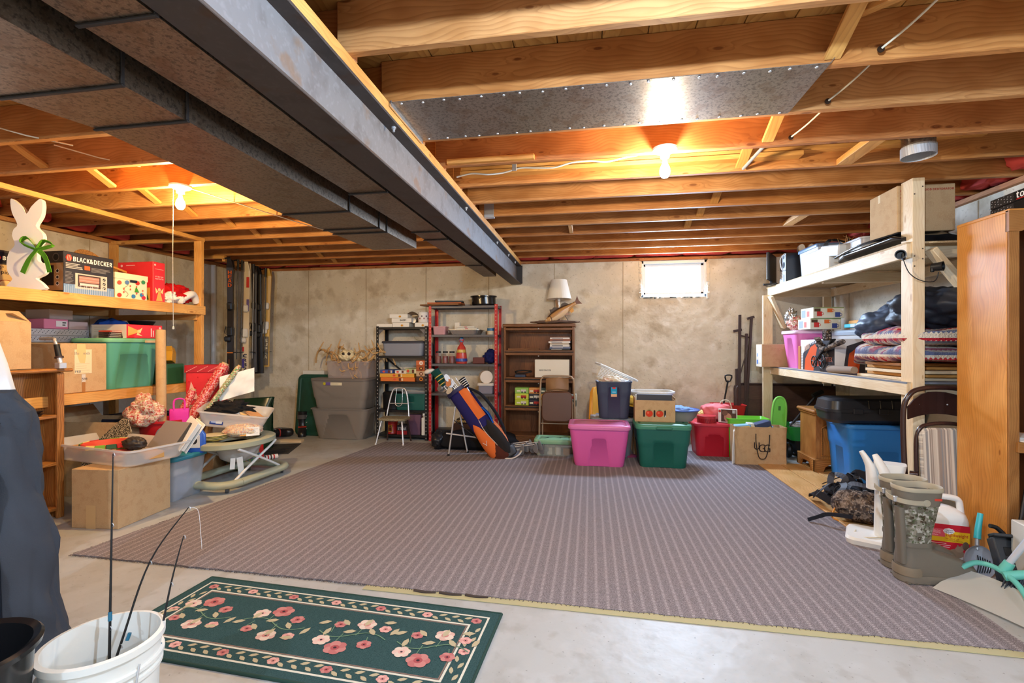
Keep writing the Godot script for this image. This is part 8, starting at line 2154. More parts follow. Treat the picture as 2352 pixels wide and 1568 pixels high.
	for e in [[v3(-0.20, 0.03, -0.15), v3(-0.24, 0.10, 0.0), v3(-0.14, 0.05, 0.14), v3(0.02, 0.03, 0.2), 0.06], [v3(-0.15, 0.04, -0.1), v3(-0.05, 0.16, -0.06), v3(0.02, 0.06, 0.02), v3(-0.08, 0.02, 0.1), 0.05], [v3(0.0, 0.03, -0.2), v3(0.06, 0.18, -0.12), v3(0.12, 0.10, 0.0), v3(0.04, 0.06, 0.14), 0.05], [v3(0.1, 0.05, -0.25), v3(0.16, 0.22, -0.2), v3(0.24, 0.14, -0.05), v3(0.2, 0.04, 0.1), 0.06], [v3(-0.1, 0.12, -0.2), v3(0.1, 0.2, -0.22), v3(0.25, 0.22, -0.25), v3(0.34, 0.3, -0.28), 0.05], [v3(-0.05, 0.08, 0.05), v3(0.1, 0.14, 0.0), v3(0.22, 0.18, -0.1), v3(0.35, 0.16, -0.2), 0.055]]:
		part(stp, "strap", strap([e[0], e[1], e[2], e[3]], e[4], 0.006, v3(0.4, 0.5, 0.6), 8), wb)
	part(stp, "buckle", box(0.06, 0.05, 0.02, 0.008), M["zinc"], v3(0.03, 0.10, 0.06), v3(30, 20, 0))
	part(stp, "buckle", box(0.04, 0.06, 0.02, 0.008), M["zinc"], v3(0.10, 0.12, 0.04), v3(20, -30, 10))
	part(stp, "pad", lump(v3(0.46, 0.14, 0.40), 27, 0.4, 1.2, 0.3), wb, v3(0.12, 0, -0.10))
	for k in 9:
		var a := k * 0.8
		var c := v3(-0.16 + 0.055 * k, 0.10 + 0.03 * (k % 3), 0.10 * sin(k * 2.1) - 0.02)
		part(stp, "strap_loop", strap([c + v3(-0.09 * cos(a), -0.04, 0.07 * sin(a)), c + v3(-0.06 * cos(a + 1.0), 0.05, 0.05), c + v3(0.06 * cos(a), 0.06, -0.03), c + v3(0.10 * cos(a + 0.5), -0.02, 0.05 * sin(a)), c + v3(0.03, -0.07, 0.08)], 0.045, 0.005, v3(sin(a), 0.4, cos(a)), 6), plastic(62, 62, 68, 0.6))
	var cp := thing("waist_pack", "camouflage waist pack with black straps at the planks' near end", "bag", v3(1.93, 0.022, -3.78), -20)
	part(cp, "pouch", lump(v3(0.36, 0.22, 0.26), 17, 0.15, 1.0, 0.15), M["camo_dark"])
	part(cp, "pouch", lump(v3(0.22, 0.17, 0.26), 18, 0.2, 1.4, 0.2), cloth(34, 32, 34), v3(0.16, 0, 0.02))
	part(cp, "strap", strap([v3(-0.06, 0.06, 0.12), v3(-0.2, 0.06, 0.13), v3(-0.26, 0.03, 0.12), v3(-0.33, 0.0, 0.14)], 0.03, 0.004, v3(0, 1, 0.3)), wb)
	part(cp, "buckle", box(0.035, 0.05, 0.014, 0.005), M["black_metal"], v3(0.05, 0.12, 0.11), v3(-30, 0, 0))
	part(cp, "strap", strap([v3(0.05, 0.18, 0.03), v3(0.06, 0.13, 0.11), v3(0.07, 0.04, 0.14)], 0.028, 0.004, v3(1, 0, 0)), wb)
	part(cp, "orange_cord", stube([v3(-0.16, 0.09, 0.06), v3(-0.18, 0.04, 0.11), v3(-0.14, 0.02, 0.12)], 0.006), plastic(220, 140, 40, 0.5))
	near_right()

func near_right() -> void:
	# boot dryer
	var bd := thing("boot_dryer", "white plastic boot dryer with a flat base behind the tall boots", "boot dryer", v3(1.85, 0.008, -3.46), -28)
	var wh := plastic(238, 236, 230, 0.35)
	part(bd, "base", loft([rrect(0.30, 0.30, 0.05, 0.0), rrect(0.31, 0.31, 0.05, 0.03), rrect(0.29, 0.29, 0.05, 0.045)]), wh)
	part(bd, "column", loft([rrect(0.13, 0.13, 0.03, 0.04, Vector2(0.06, -0.03)), rrect(0.12, 0.12, 0.03, 0.35, Vector2(0.06, -0.03)), rrect(0.15, 0.13, 0.03, 0.42, Vector2(0.07, -0.03)), rrect(0.17, 0.12, 0.03, 0.52, Vector2(0.08, -0.03))]), wh)
	part(bd, "boot_arm", stube([v3(-0.01, 0.36, 0.05), v3(-0.02, 0.48, 0.055), v3(-0.04, 0.54, 0.055), v3(-0.07, 0.595, 0.055)], 0.045, 0.018, 12, 0.7), wh)
	part(bd, "boot_arm", stube([v3(0.06, 0.33, 0.055), v3(0.06, 0.44, 0.06), v3(0.02, 0.54, 0.05), v3(0.0, 0.58, 0.04)], 0.045, 0.016, 12, 0.6), wh)
	part(bd, "cord", stube([v3(-0.10, 0.05, 0.0), v3(-0.11, 0.03, 0.08), v3(-0.02, 0.05, 0.1), v3(0.05, 0.05, 0.04)], 0.004), M["rope"])
	# rubber boots
	var proto: Node3D = null
	for i in 2:
		var b := thing("rubber_boot", ["nearer tall rubber boot with a camouflage leg panel by the litter jug", "farther tall rubber boot with a camouflage leg panel, beside the dryer"][i], "boot", [v3(1.775, 0.008, -2.93), v3(1.80, 0.008, -3.09)][i], [4, 8][i], "pair of tall rubber boots")
		boot(b)
		b.scale = v3(1.03, 1.02, 1.06)
	# litter jug
	var j := thing("litter_jug", "white plastic cat litter jug with red and yellow label, wide handle", "jug", v3(2.16, 0.008, -3.33), -12)
	var jr := []
	for e in [[0.20, 0.15, 0.0], [0.215, 0.16, 0.012], [0.215, 0.16, 0.22], [0.21, 0.155, 0.235], [0.19, 0.14, 0.265], [0.12, 0.10, 0.29], [0.06, 0.06, 0.30]]: jr.append(rrect(e[0], e[1], minf(0.035, e[1] * 0.45), e[2], Vector2(0, 0), 6))
	part(j, "body", loft(jr), plastic(240, 240, 238, 0.3))
	part(j, "handle", stube([v3(-0.045, 0.285, 0), v3(-0.05, 0.335, 0), v3(-0.02, 0.352, 0), v3(0.05, 0.35, 0), v3(0.078, 0.335, 0), v3(0.085, 0.295, 0), v3(0.09, 0.245, 0)], 0.018, 0.018, 12), plastic(240, 240, 238, 0.3))
	part(j, "cap", lathe([[0.0, 0.0], [0.024, 0.0], [0.022, 0.03], [0.0, 0.032]], 18, [1, 2]), plastic(228, 190, 50, 0.4), v3(-0.07, 0.285, 0.0), v3(0, 0, 25))
	art(j, "label", [["r", -0.1, 0.02, 0.2, 0.185, rgb(206, 40, 58)], ["r", -0.1, 0.10, 0.2, 0.065, rgb(236, 190, 40)], ["r", -0.096, 0.128, 0.078, 0.048, rgb(226, 90, 110)], ["p", [Vector2(-0.028, 0.165), Vector2(-0.02, 0.178), Vector2(0.0, 0.184), Vector2(0.02, 0.178), Vector2(0.028, 0.165), Vector2(0.02, 0.152), Vector2(0.0, 0.146), Vector2(-0.02, 0.152)], rgb(244, 244, 244)], ["t", "FOREVER", -0.02, 0.166, 0.008, 1, 0.042, rgb(60, 70, 110)], ["t", "FRIENDS", -0.02, 0.155, 0.008, 1, 0.042, rgb(60, 70, 110)], ["t", "Lightweight", -0.014, 0.128, 0.017, 1, 0.105, rgb(190, 40, 40)], ["t", "Multi-Cat", -0.014, 0.114, 0.012, 0, 0.062, rgb(190, 40, 40)], ["t", "Unscented Clay Litter", -0.014, 0.104, 0.006, 0, 0.085, rgb(70, 40, 40)]] + [["t", "Multi-Cat", -0.09, 0.158, 0.008, 0, 0.05, rgb(250, 220, 224)], ["t", "Clumping", -0.09, 0.146, 0.008, 0, 0.05, rgb(250, 220, 224)], ["t", "Litter", -0.09, 0.134, 0.008, 0, 0.04, rgb(250, 220, 224)]] + lines(-0.09, 0.088, 0.1, 4, 0.011, 0.003, rgb(250, 210, 214)) + [["e", 0.035, 0.035, 0.038, 0.028, rgb(156, 136, 116)], ["e", 0.05, 0.062, 0.020, 0.018, rgb(170, 150, 128)], ["p", [Vector2(0.034, 0.07), Vector2(0.042, 0.09), Vector2(0.05, 0.078)], rgb(156, 136, 116)], ["p", [Vector2(0.052, 0.078), Vector2(0.062, 0.09), Vector2(0.066, 0.068)], rgb(156, 136, 116)], ["e", 0.08, 0.085, 0.016, 0.026, rgb(110, 92, 78)], ["e", -0.075, 0.034, 0.011, 0.007, rgb(120, 150, 60)], ["e", -0.048, 0.034, 0.011, 0.007, rgb(240, 240, 240)]], v3(0, 0, 0.0808))
	# scoop
	var s := thing("litter_scoop", "slotted metal scoop with a turquoise grip leaning on the pine cabinet", "scoop", v3(2.15, 0.0, -3.06), 0)
	s.rotation_degrees = v3(-14, 0, -12)
	part(s, "grip", stube([v3(0.0, 0.20, 0), v3(0.002, 0.25, 0), v3(0.006, 0.30, 0.0), v3(0.01, 0.345, 0)], 0.017, 0.013, 12), plastic(58, 186, 196, 0.4))
	part(s, "neck", tube([v3(0.0, 0.14, 0), v3(0.0, 0.21, 0)], 0.010), M["zinc"])
	var bowl := []
	for e in [[0.078, 0.09, 0.0], [0.070, 0.080, -0.02], [0.045, 0.055, -0.035], [0.004, 0.006, -0.04]]:
		var q := PackedVector3Array()
		for k in 30: q.append(v3(cos(TAU * k / 30) * e[0], 0.075 + sin(TAU * k / 30) * e[1], e[2]))
		bowl.append(q)
	part(s, "bowl", loft(bowl, false, true), M["handle_grey"], v3(0, 0, 0.03))
	for k in 6: part(s, "slot", stube([v3(0.004 + 0.009 * k, 0.015 + 0.003 * k, 0.003 + 0.004 * k), v3(0.012 + 0.009 * k, 0.06, 0.001 + 0.004 * k), v3(0.004 + 0.009 * k, 0.11 - 0.003 * k, 0.003 + 0.004 * k)], 0.0028, 0.0028, 5), M["black_metal"])
	pine_cabinet()
	# dustpans and brooms
	var d1 := thing("lobby_dustpan", "black upright dustpan leaning on the pine cabinet, thin black handle", "dustpan", v3(2.33, 0.012, -2.95), 18)
	d1.rotation_degrees = v3(-28, -8, 0)
	var bl := plastic(56, 58, 62, 0.45)
	part(d1, "pan", prism([Vector2(-0.14, 0), Vector2(0.14, 0), Vector2(0.12, 0.24), Vector2(-0.06, 0.25), Vector2(-0.12, 0.23)], 0.018), bl)
	for s2 in [-1, 1]: part(d1, "side_wall", sbox(0.012, 0.22, 0.06, 0.003), bl, v3(s2 * 0.13, 0, 0.03))
	part(d1, "back_wall", sbox(0.25, 0.016, 0.06, 0.003), bl, v3(0, 0.23, 0.03))
	for e in [[-0.05, 0.16], [0.06, 0.16], [-0.07, 0.09]]: part(d1, "slot", box(0.05, 0.045, 0.004, 0.004), plastic(24, 24, 26), v3(e[0], e[1], 0.010))
	part(d1, "handle", tube([v3(0.0, 0.24, 0.02), v3(0.10, 0.52, 0.05)], 0.010), M["black_metal"])
	part(d1, "hook", stube([v3(-0.06, 0.25, 0.02), v3(-0.09, 0.28, 0.03), v3(-0.12, 0.285, 0.035)], 0.012), M["black_metal"])
	var d2 := thing("dustpan", "translucent white dustpan with a turquoise rim lying on the carpet edge", "dustpan", v3(1.97, 0.010, -2.76), -50)
	var pan := []
	for k in 17:
		var u := k / 16.0
		var x := -0.17 + 0.42 * u
		var z0 := 0.10 - 0.20 * sin(PI * minf(u * 0.9 + 0.05, 1.0)) * 0.2 + 0.11 * u
		pan.append(PackedVector3Array([v3(x, 0.004, z0 + 0.02 * sin(PI * u)), v3(x * 0.9, 0.03, z0 - 0.06), v3(x * 0.8 + 0.01, 0.05, z0 - 0.13), v3(x * 0.62 + 0.02, 0.085, z0 - 0.20)]))
	part(d2, "pan", loft(pan, false, false, false), M["frosted_pan"])
	part(d2, "rim", stube([v3(-0.10, 0.10, -0.08), v3(-0.05, 0.14, -0.10), v3(0.03, 0.145, -0.09), v3(0.13, 0.12, 0.0), v3(0.22, 0.05, 0.14), v3(0.28, 0.02, 0.26)], 0.013, 0.013, 10), plastic(104, 194, 180, 0.4))
	part(d2, "socket", tube([v3(0.05, 0.13, -0.09), v3(0.075, 0.19, -0.10)], 0.026, 0.022, 16), plastic(104, 194, 180, 0.4))
	part(d2, "handle", tube([v3(0.07, 0.18, -0.10), v3(0.36, 0.82, -0.22)], 0.0145, 0.0145, 14), M["handle_grey"])
	var br := thing("broom", "broom with blue-black bristles and turquoise head by the white dustpan", "broom", v3(2.20, 0.008, -2.68), -30)
	part(br, "head", stube([v3(-0.16, 0.13, 0.02), v3(-0.06, 0.16, 0), v3(0.06, 0.16, 0.0), v3(0.16, 0.13, 0.02)], 0.022, 0.022, 10), plastic(104, 194, 180, 0.4))
	part(br, "socket", tube([v3(0.0, 0.16, 0), v3(0.02, 0.22, -0.01)], 0.024, 0.022, 14), plastic(104, 194, 180, 0.4))
	part(br, "handle", tube([v3(0.02, 0.21, -0.01), v3(0.22, 0.85, -0.08)], 0.013, 0.013, 14), M["handle_grey"])
	var bs := ST()
	var r := RandomNumberGenerator.new()
	r.seed = 8
	for k in 220:
		var x := r.randf_range(-0.15, 0.15)
		add_tube(bs, [v3(x, 0.135, r.randf_range(-0.012, 0.02)), v3(x * 1.25, 0.01 + r.randf() * 0.02, r.randf_range(-0.02, 0.05))], 0.0028, 0.002, 4)
	part(br, "bristles", done(bs), plastic(52, 56, 66, 0.6)).set_meta("kind", "stuff")
	# white packs at the right edge
	carton("white card box standing behind the black upright dustpan", v3(2.37, 0.008, -2.96), -8, 0.16, 0.33, 0.12, plastic(232, 226, 214, 0.6), {"seam": false})
	var sb := thing("spray_bottle", "navy spray bottle top on the white card box at the right edge", "bottle", v3(2.345, 0.34, -2.95))
	part(sb, "neck", lathe([[0.0, 0.0], [0.03, 0.0], [0.032, 0.05], [0.016, 0.06], [0.0, 0.062]], 18, [1]), plastic(40, 46, 84, 0.4))
	part(sb, "label_band", lathe([[0.0325, 0.005], [0.0325, 0.02]], 18), M["paper"])

func boot(b: Node3D) -> void:
	var rub := plastic(112, 104, 92, 0.55)
	var rim := plastic(172, 162, 140, 0.6)
	# foot: toe to +x
	var fr := []
	for e in [[0.38, 0.118, 0.035, 0.093], [0.385, 0.124, 0.06, 0.091], [0.365, 0.12, 0.095, 0.081], [0.30, 0.11, 0.128, 0.05], [0.21, 0.10, 0.155, 0.008], [0.165, 0.098, 0.175, -0.014], [0.155, 0.098, 0.205, -0.018]]:
		fr.append(rrect(e[0], e[1], e[1] * 0.48, e[2], Vector2(e[3], 0), 8, 2))
	part(b, "foot", loft(fr), rub)
	var so := []
	for e in [[0.385, 0.118, 0.0], [0.395, 0.13, 0.006], [0.395, 0.132, 0.03], [0.388, 0.126, 0.045]]: so.append(rrect(e[0], e[1], 0.058, e[2], Vector2(0.093, 0), 8, 2))
	var sl := part(b, "sole", loft(so), plastic(120, 110, 96, 0.7))
	for k in 10: part(sl, "tread_lug", sbox(0.018, 0.012, 0.133, 0.003), plastic(96, 88, 78, 0.7), v3(-0.08 + k * 0.036, 0, 0))
	part(b, "heel_guard", loft([rrect(0.13, 0.134, 0.062, 0.04, Vector2(-0.044, 0), 8), rrect(0.13, 0.134, 0.062, 0.07, Vector2(-0.043, 0), 8), rrect(0.12, 0.126, 0.058, 0.085, Vector2(-0.044, 0), 8)], false, false), plastic(130, 116, 96, 0.6))
	# leg
	var lo := []
	for e in [[0.155, 0.100, 0.20, -0.018], [0.16, 0.104, 0.26, -0.018], [0.185, 0.118, 0.34, -0.012], [0.206, 0.133, 0.435, -0.006]]: lo.append(rrect(e[0], e[1], e[1] * 0.48, e[2], Vector2(e[3], 0), 8, 2))
	part(b, "leg", loft(lo, false, false), M["camo"])
	var up := []
	for e in [[0.207, 0.134, 0.415, -0.006], [0.212, 0.138, 0.44, -0.004], [0.222, 0.146, 0.50, 0.0], [0.214, 0.138, 0.50, 0.0], [0.196, 0.122, 0.42, -0.006], [0.15, 0.09, 0.25, -0.015]]: up.append(rrect(e[0], e[1], e[1] * 0.48, e[2], Vector2(e[3], 0), 8, 2))
	part(b, "upper", loft(up, false, false, true, [2, 3]), rub)
	part(b, "top_rim", loft([rrect(0.226, 0.150, 0.07, 0.49, Vector2.ZERO, 8, 2), rrect(0.230, 0.154, 0.072, 0.505, Vector2.ZERO, 8, 2), rrect(0.222, 0.146, 0.07, 0.512, Vector2.ZERO, 8, 2), rrect(0.212, 0.136, 0.065, 0.505, Vector2.ZERO, 8, 2), rrect(0.208, 0.132, 0.064, 0.48, Vector2.ZERO, 8, 2)], false, false), rim)
	part(b, "ankle_band", loft([rrect(0.162, 0.106, 0.05, 0.19, Vector2(-0.018, 0), 8, 2), rrect(0.164, 0.108, 0.05, 0.20, Vector2(-0.018, 0), 8, 2), rrect(0.160, 0.104, 0.05, 0.215, Vector2(-0.018, 0), 8, 2)], false, false), rub)
	part(b, "back_strip", loft([rrect(0.03, 0.05, 0.012, 0.10, Vector2(-0.088, 0.02), 4), rrect(0.03, 0.05, 0.012, 0.25, Vector2(-0.092, 0.02), 4), rrect(0.03, 0.05, 0.012, 0.40, Vector2(-0.10, 0.02), 4)]), rub)
	var bs := part(b, "buckle_strap", strap([v3(0.0, 0.435, 0.068), v3(-0.06, 0.435, 0.068), v3(-0.11, 0.44, 0.05), v3(-0.135, 0.445, 0.0), v3(-0.12, 0.45, -0.05)], 0.024, 0.005, Vector3.UP), rim)
	part(bs, "strap_button", lathe([[0.0, 0.006], [0.016, 0.005], [0.02, 0.0]], 16), rim, v3(0.0, 0.435, 0.068), v3(90, 0, 0))
	part(bs, "buckle", box(0.02, 0.03, 0.012, 0.003), M["zinc"], v3(-0.125, 0.443, 0.03))
	part(b, "badge", box(0.036, 0.013, 0.002, 0.0005), plastic(206, 60, 40, 0.5), v3(0.055, 0.455, 0.070))

func pine_cabinet() -> void:
	var c := thing("pine_cabinet", "tall knotty pine cabinet at the right edge, open compartments", "cabinet", v3(2.57, 0, -3.31), 0)
	var m: Material = M["pine_orange"]
	var mb: Material = M["cabinet_oak"]
	part(c, "side_panel", sbox(0.02, 2.06, 0.37, 0.002), m, v3(-0.21, 0, 0))
	part(c, "side_panel", sbox(0.02, 2.06, 0.37, 0.002), m, v3(0.20, 0, 0))
	part(c, "top", sbox(0.44, 0.02, 0.39, 0.004), m, v3(0, 2.06, 0.005))
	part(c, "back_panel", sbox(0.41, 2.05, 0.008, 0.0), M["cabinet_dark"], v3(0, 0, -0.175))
	part(c, "stile", sbox(0.055, 1.97, 0.022, 0.003), mb, v3(-0.19, 0, 0.185))
	part(c, "stile", sbox(0.055, 1.97, 0.022, 0.003), mb, v3(0.19, 0, 0.185))
	var cr := [Vector2(-0.22, 0.0), Vector2(-0.16, 0.0), Vector2(-0.12, 0.015), Vector2(-0.07, 0.05), Vector2(0.07, 0.05), Vector2(0.12, 0.015), Vector2(0.16, 0.0), Vector2(0.22, 0.0), Vector2(0.22, 0.12), Vector2(-0.22, 0.12)]
	part(c, "valance", prism(cr, 0.024), mb, v3(0, 1.95, 0.19))
	for y in [0.72, 0.06]: part(c, "shelf", sbox(0.40, 0.03, 0.38, 0.003), m, v3(0, y, 0.0))
	part(c, "shelf_rail", sbox(0.36, 0.06, 0.02, 0.003), mb, v3(0, 0.69, 0.20))
	part(c, "cable_hole", lathe([[0.0, 0.002], [0.022, 0.002]], 20), plastic(10, 8, 8), v3(-0.12, 0.92, -0.17), v3(90, 0, 0))
	var pp := thing("paper_stack", "loose white papers on the pine cabinet's shelf", "paper", v3(2.49, 0.752, -3.24), 12)
	for i in 3: part(pp, "sheet", sbox(0.21, 0.006, 0.28, 0.001), M["paper"], v3(0.01 * i, 0.006 * i, 0.0), v3(0, i * 7, 0))
	for i in 2:
		var tb := carton(["upper long black umbrella box marked tote on the pine cabinet", "lower long speckled box under the tote box on the pine cabinet"][i], v3(2.63, 2.092 + (0.062 if i == 0 else 0.0), -3.20), -4, 0.30, 0.06, 0.46, plastic(40, 40, 42, 0.4), {"called": "umbrella_box", "seam": false})
		var sp := []
		for k in 50: sp.append(["e", fmod(k * 0.171, 0.44), 0.006 + fmod(k * 0.0137, 0.046), 0.004, 0.003, rgb(176, 176, 180)])
		sp.append(["r", 0.19, 0.004, 0.2, 0.05, rgb(30, 30, 32)])
		if i == 0: sp += [["t", "totes", 0.21, 0.014, 0.04, 1, 0.15, rgb(246, 246, 246)], ["r", 0.21, 0.006, 0.15, 0.005, rgb(206, 40, 40)]]
		else: sp.append(["r", 0.30, 0.012, 0.1, 0.03, rgb(240, 226, 90)])
		art(tb, "print", sp, v3(-0.152, 0, -0.23), v3(0, -90, 0))
		art(tb, "near_print", [["r", -0.14, 0.006, 0.1, 0.04, rgb(120, 120, 124)]], v3(0, 0, 0.231))
# ---------------------------------------------------------------- rugs and the near left corner
func rugs() -> void:
	var c := thing("carpet", "large mauve-brown woven carpet with pale stripes and frayed edges", "carpet")
	var st := ST()
	var r := RandomNumberGenerator.new()
	r.seed = 12
	var out := []   # outline, anticlockwise from above
	var cs := [Vector2(-3.17, -2.42), Vector2(1.86, -2.32), Vector2(1.80, -5.30), Vector2(1.80, -6.05), Vector2(-2.72, -5.95)]
	for i in cs.size():
		var a: Vector2 = cs[i]
		var b: Vector2 = cs[(i + 1) % cs.size()]
		var n := int(a.distance_to(b) / 0.06)
		for k in n: out.append(a.lerp(b, float(k) / n) + Vector2(r.randf_range(-0.006, 0.006), r.randf_range(-0.006, 0.006)))
	var po := PackedVector2Array(out)
	var idx := Geometry2D.triangulate_polygon(po)
	st.set_smooth_group(-1)
	for i in range(0, idx.size(), 3):
		var q := [po[idx[i]], po[idx[i + 1]], po[idx[i + 2]]]
		if (q[1] - q[0]).cross(q[2] - q[0]) < 0: q = [q[0], q[2], q[1]]
		tri(st, v3(q[0].x, 0.009, q[0].y), v3(q[1].x, 0.009, q[1].y), v3(q[2].x, 0.009, q[2].y), q[0], q[1], q[2])
	for i in po.size():
		var a := po[i]
		var b := po[(i + 1) % po.size()]
		quad(st, v3(a.x, 0, a.y), v3(a.x, 0.009, a.y), v3(b.x, 0.009, b.y), v3(b.x, 0, b.y), a, a + Vector2(0, 0.009), b + Vector2(0, 0.009), b)
	part(c, "weave", done(st), M["carpet"])
	var f := ST()
	for i in 640:
		var s := i % 3
		var k := i / 3 / 213.0
		var a: Vector2 = [cs[0].lerp(cs[1], k), cs[4].lerp(cs[0], k), cs[0].lerp(cs[1], k * 0.5)][s]
		var d := Vector2(r.randf_range(-0.008, 0.008), r.randf_range(0.004, 0.014)) if s != 1 else Vector2(-r.randf_range(0.004, 0.02), r.randf_range(-0.01, 0.01))
		add_tube(f, [v3(a.x, 0.006, a.y), v3(a.x + d.x, 0.004, a.y + d.y)], 0.0025, 0.0015, 4)
	var fb := part(c, "frayed_yarn", done(f), plastic(92, 80, 74, 0.9))
	fb.set_meta("kind", "stuff")
	for k in 3: part(c, "rolled_tear", stube([v3(-0.92 + k * 0.14, 0.006, -2.365), v3(-0.86 + k * 0.14, 0.008, -2.355), v3(-0.80 + k * 0.14, 0.006, -2.362)], 0.009, 0.006), plastic(70, 58, 52, 0.9))
	# pale backing that shows along the front edge
	var bk := thing("rug_pad", "pale yellow-green pad strip showing along the carpet's front edge", "rug pad")
	part(bk, "strip", bar(v3(-1.2, 0.0025, -2.365), v3(1.9, 0.0025, -2.30), 0.005, 0.055), plastic(176, 168, 128, 0.9))
	# floral rug
	var t := thing("floral_rug", "dark green accent rug with pink flowers and two ivory border lines", "rug", v3(-1.25, 0.0, -2.0), 0)
	# corners fitted on the floor
	var o := v3(-2.084, 0, -2.312)
	var ux := v3(-0.423, 0, -2.225) - o
	var L := ux.length()
	t.position = o
	t.rotation.y = -atan2(ux.z, ux.x)
	var D := 0.62
	part(t, "pile", sbox(L, 0.010, D, 0.004), M["rug_green"], v3(L / 2, 0, D / 2))
	var ivory := rgb(214, 210, 194)
	var rose := rgb(196, 132, 126)
	var taupe := rgb(132, 108, 98)
	var leaf := rgb(186, 174, 142)
	var pink := rgb(222, 172, 162)
	var pale := rgb(220, 200, 184)
	var deep := rgb(168, 84, 88)
	var g := []
	var frame := func(m: float, w: float, c2: Color):
		g.append(["r", m, -m - w, L - m * 2, w, c2])
		g.append(["r", m, -D + m, L - m * 2, w, c2])
		g.append(["r", m, -D + m, w, D - m * 2, c2])
		g.append(["r", L - m - w, -D + m, w, D - m * 2, c2])
	frame.call(0.045, 0.010, ivory)
	frame.call(0.118, 0.010, ivory)
	frame.call(0.130, 0.006, taupe)
	var flower := func(x: float, y: float, s: float, c1: Color, c2: Color):
		for k in 6: g.append(["e", x + cos(k * TAU / 6 + x * 9) * s * 0.62, y + sin(k * TAU / 6 + x * 9) * s * 0.52, s * 0.52, s * 0.44, c1 if k % 2 else c1.lerp(c2, 0.4)])
		g.append(["e", x, y, s * 0.42, s * 0.36, c2])
		g.append(["e", x, y, s * 0.16, s * 0.14, rgb(60, 40, 50)])
	var lf := func(x: float, y: float, a: float, s: float):
		var d := Vector2(cos(a), sin(a))
		var n := d.orthogonal()
		var p := Vector2(x, y)
		g.append(["p", [p - d * s, p - d * s * 0.3 + n * s * 0.42, p + d * s * 0.4 + n * s * 0.36, p + d * s, p + d * s * 0.3 - n * s * 0.42, p - d * s * 0.4 - n * s * 0.36], leaf])
	# border garland
	var nn := 7
	for side in 2:
		var y := -0.087 if side == 0 else -D + 0.087
		for k in nn:
			var x := 0.10 + (L - 0.2) * k / (nn - 1)
			flower.call(x, y, 0.023, pink if k % 2 else rose, deep if k % 2 == 0 else rose)
			if k < nn - 1:
				var w := (L - 0.2) / (nn - 1)
				for q in 6: lf.call(x + w * (0.18 + 0.13 * q), y + (0.014 if q % 2 else -0.014), 0.4 if q % 2 else -0.5, 0.021)
	for side in 2:
		var x := 0.087 if side == 0 else L - 0.087
		for k in 2:
			var y := -D / 2 + (k - 0.5) * 0.17
			if k == 0: flower.call(x, -D / 2, 0.023, pink, rose)
			for q in 4: lf.call(x + (0.014 if q % 2 else -0.014), -D / 2 + (1 if k else -1) * (0.05 + 0.035 * q), 1.2 if q % 2 else 1.9, 0.021)
	# central sprays
	var sprays := [[0.22, 0.0], [0.62, 0.0], [1.02, 1.0], [1.40, 1.0]]
	for e in sprays:
		var cx: float = e[0] + 0.03
		var fl := -1.0 if e[1] > 0.5 else 1.0
		for q in 9: g.append(["l", Vector2(cx - 0.16 + q * 0.036, -D / 2 + fl * 0.03 * sin(q * 0.7)), Vector2(cx - 0.16 + (q + 1) * 0.036, -D / 2 + fl * 0.03 * sin((q + 1) * 0.7)), 0.005, rgb(110, 140, 110)])
		for q in 4: g.append(["l", Vector2(cx - 0.10 + q * 0.06, -D / 2), Vector2(cx - 0.12 + q * 0.075, -D / 2 + fl * (0.08 if q % 2 else -0.08)), 0.004, rgb(110, 140, 110)])
		flower.call(cx - 0.02, -D / 2 + fl * 0.095, 0.046, rose, deep)
		flower.call(cx - 0.11, -D / 2 + fl * 0.06, 0.036, pale, pink)
		flower.call(cx + 0.09, -D / 2 + fl * 0.05, 0.030, rose, deep)
		flower.call(cx + 0.03, -D / 2 - fl * 0.085, 0.040, pale, rose)
		flower.call(cx - 0.09, -D / 2 - fl * 0.06, 0.026, rose, deep)
		flower.call(cx + 0.13, -D / 2 - fl * 0.07, 0.026, pink, rose)
		for q in 8: lf.call(cx - 0.17 + q * 0.05, -D / 2 + (0.03 if q % 2 else -0.04) * fl - 0.01 * q * fl + 0.02, 0.5 + q, 0.030)
	art(t, "woven_pattern", g, v3(0, 0.0101, 0), v3(-90, 0, 0), 0.000005)
	var hem := ST()
	for e in [[v3(0, 0.006, 0), v3(L, 0.006, 0)], [v3(L, 0.006, 0), v3(L, 0.006, D)], [v3(L, 0.006, D), v3(0, 0.006, D)], [v3(0, 0.006, D), v3(0, 0.006, 0)]]: add_tube(hem, [e[0], e[1]], 0.007, 0.007, 8)
	part(t, "bound_edge", done(hem), plastic(30, 62, 54, 0.9))

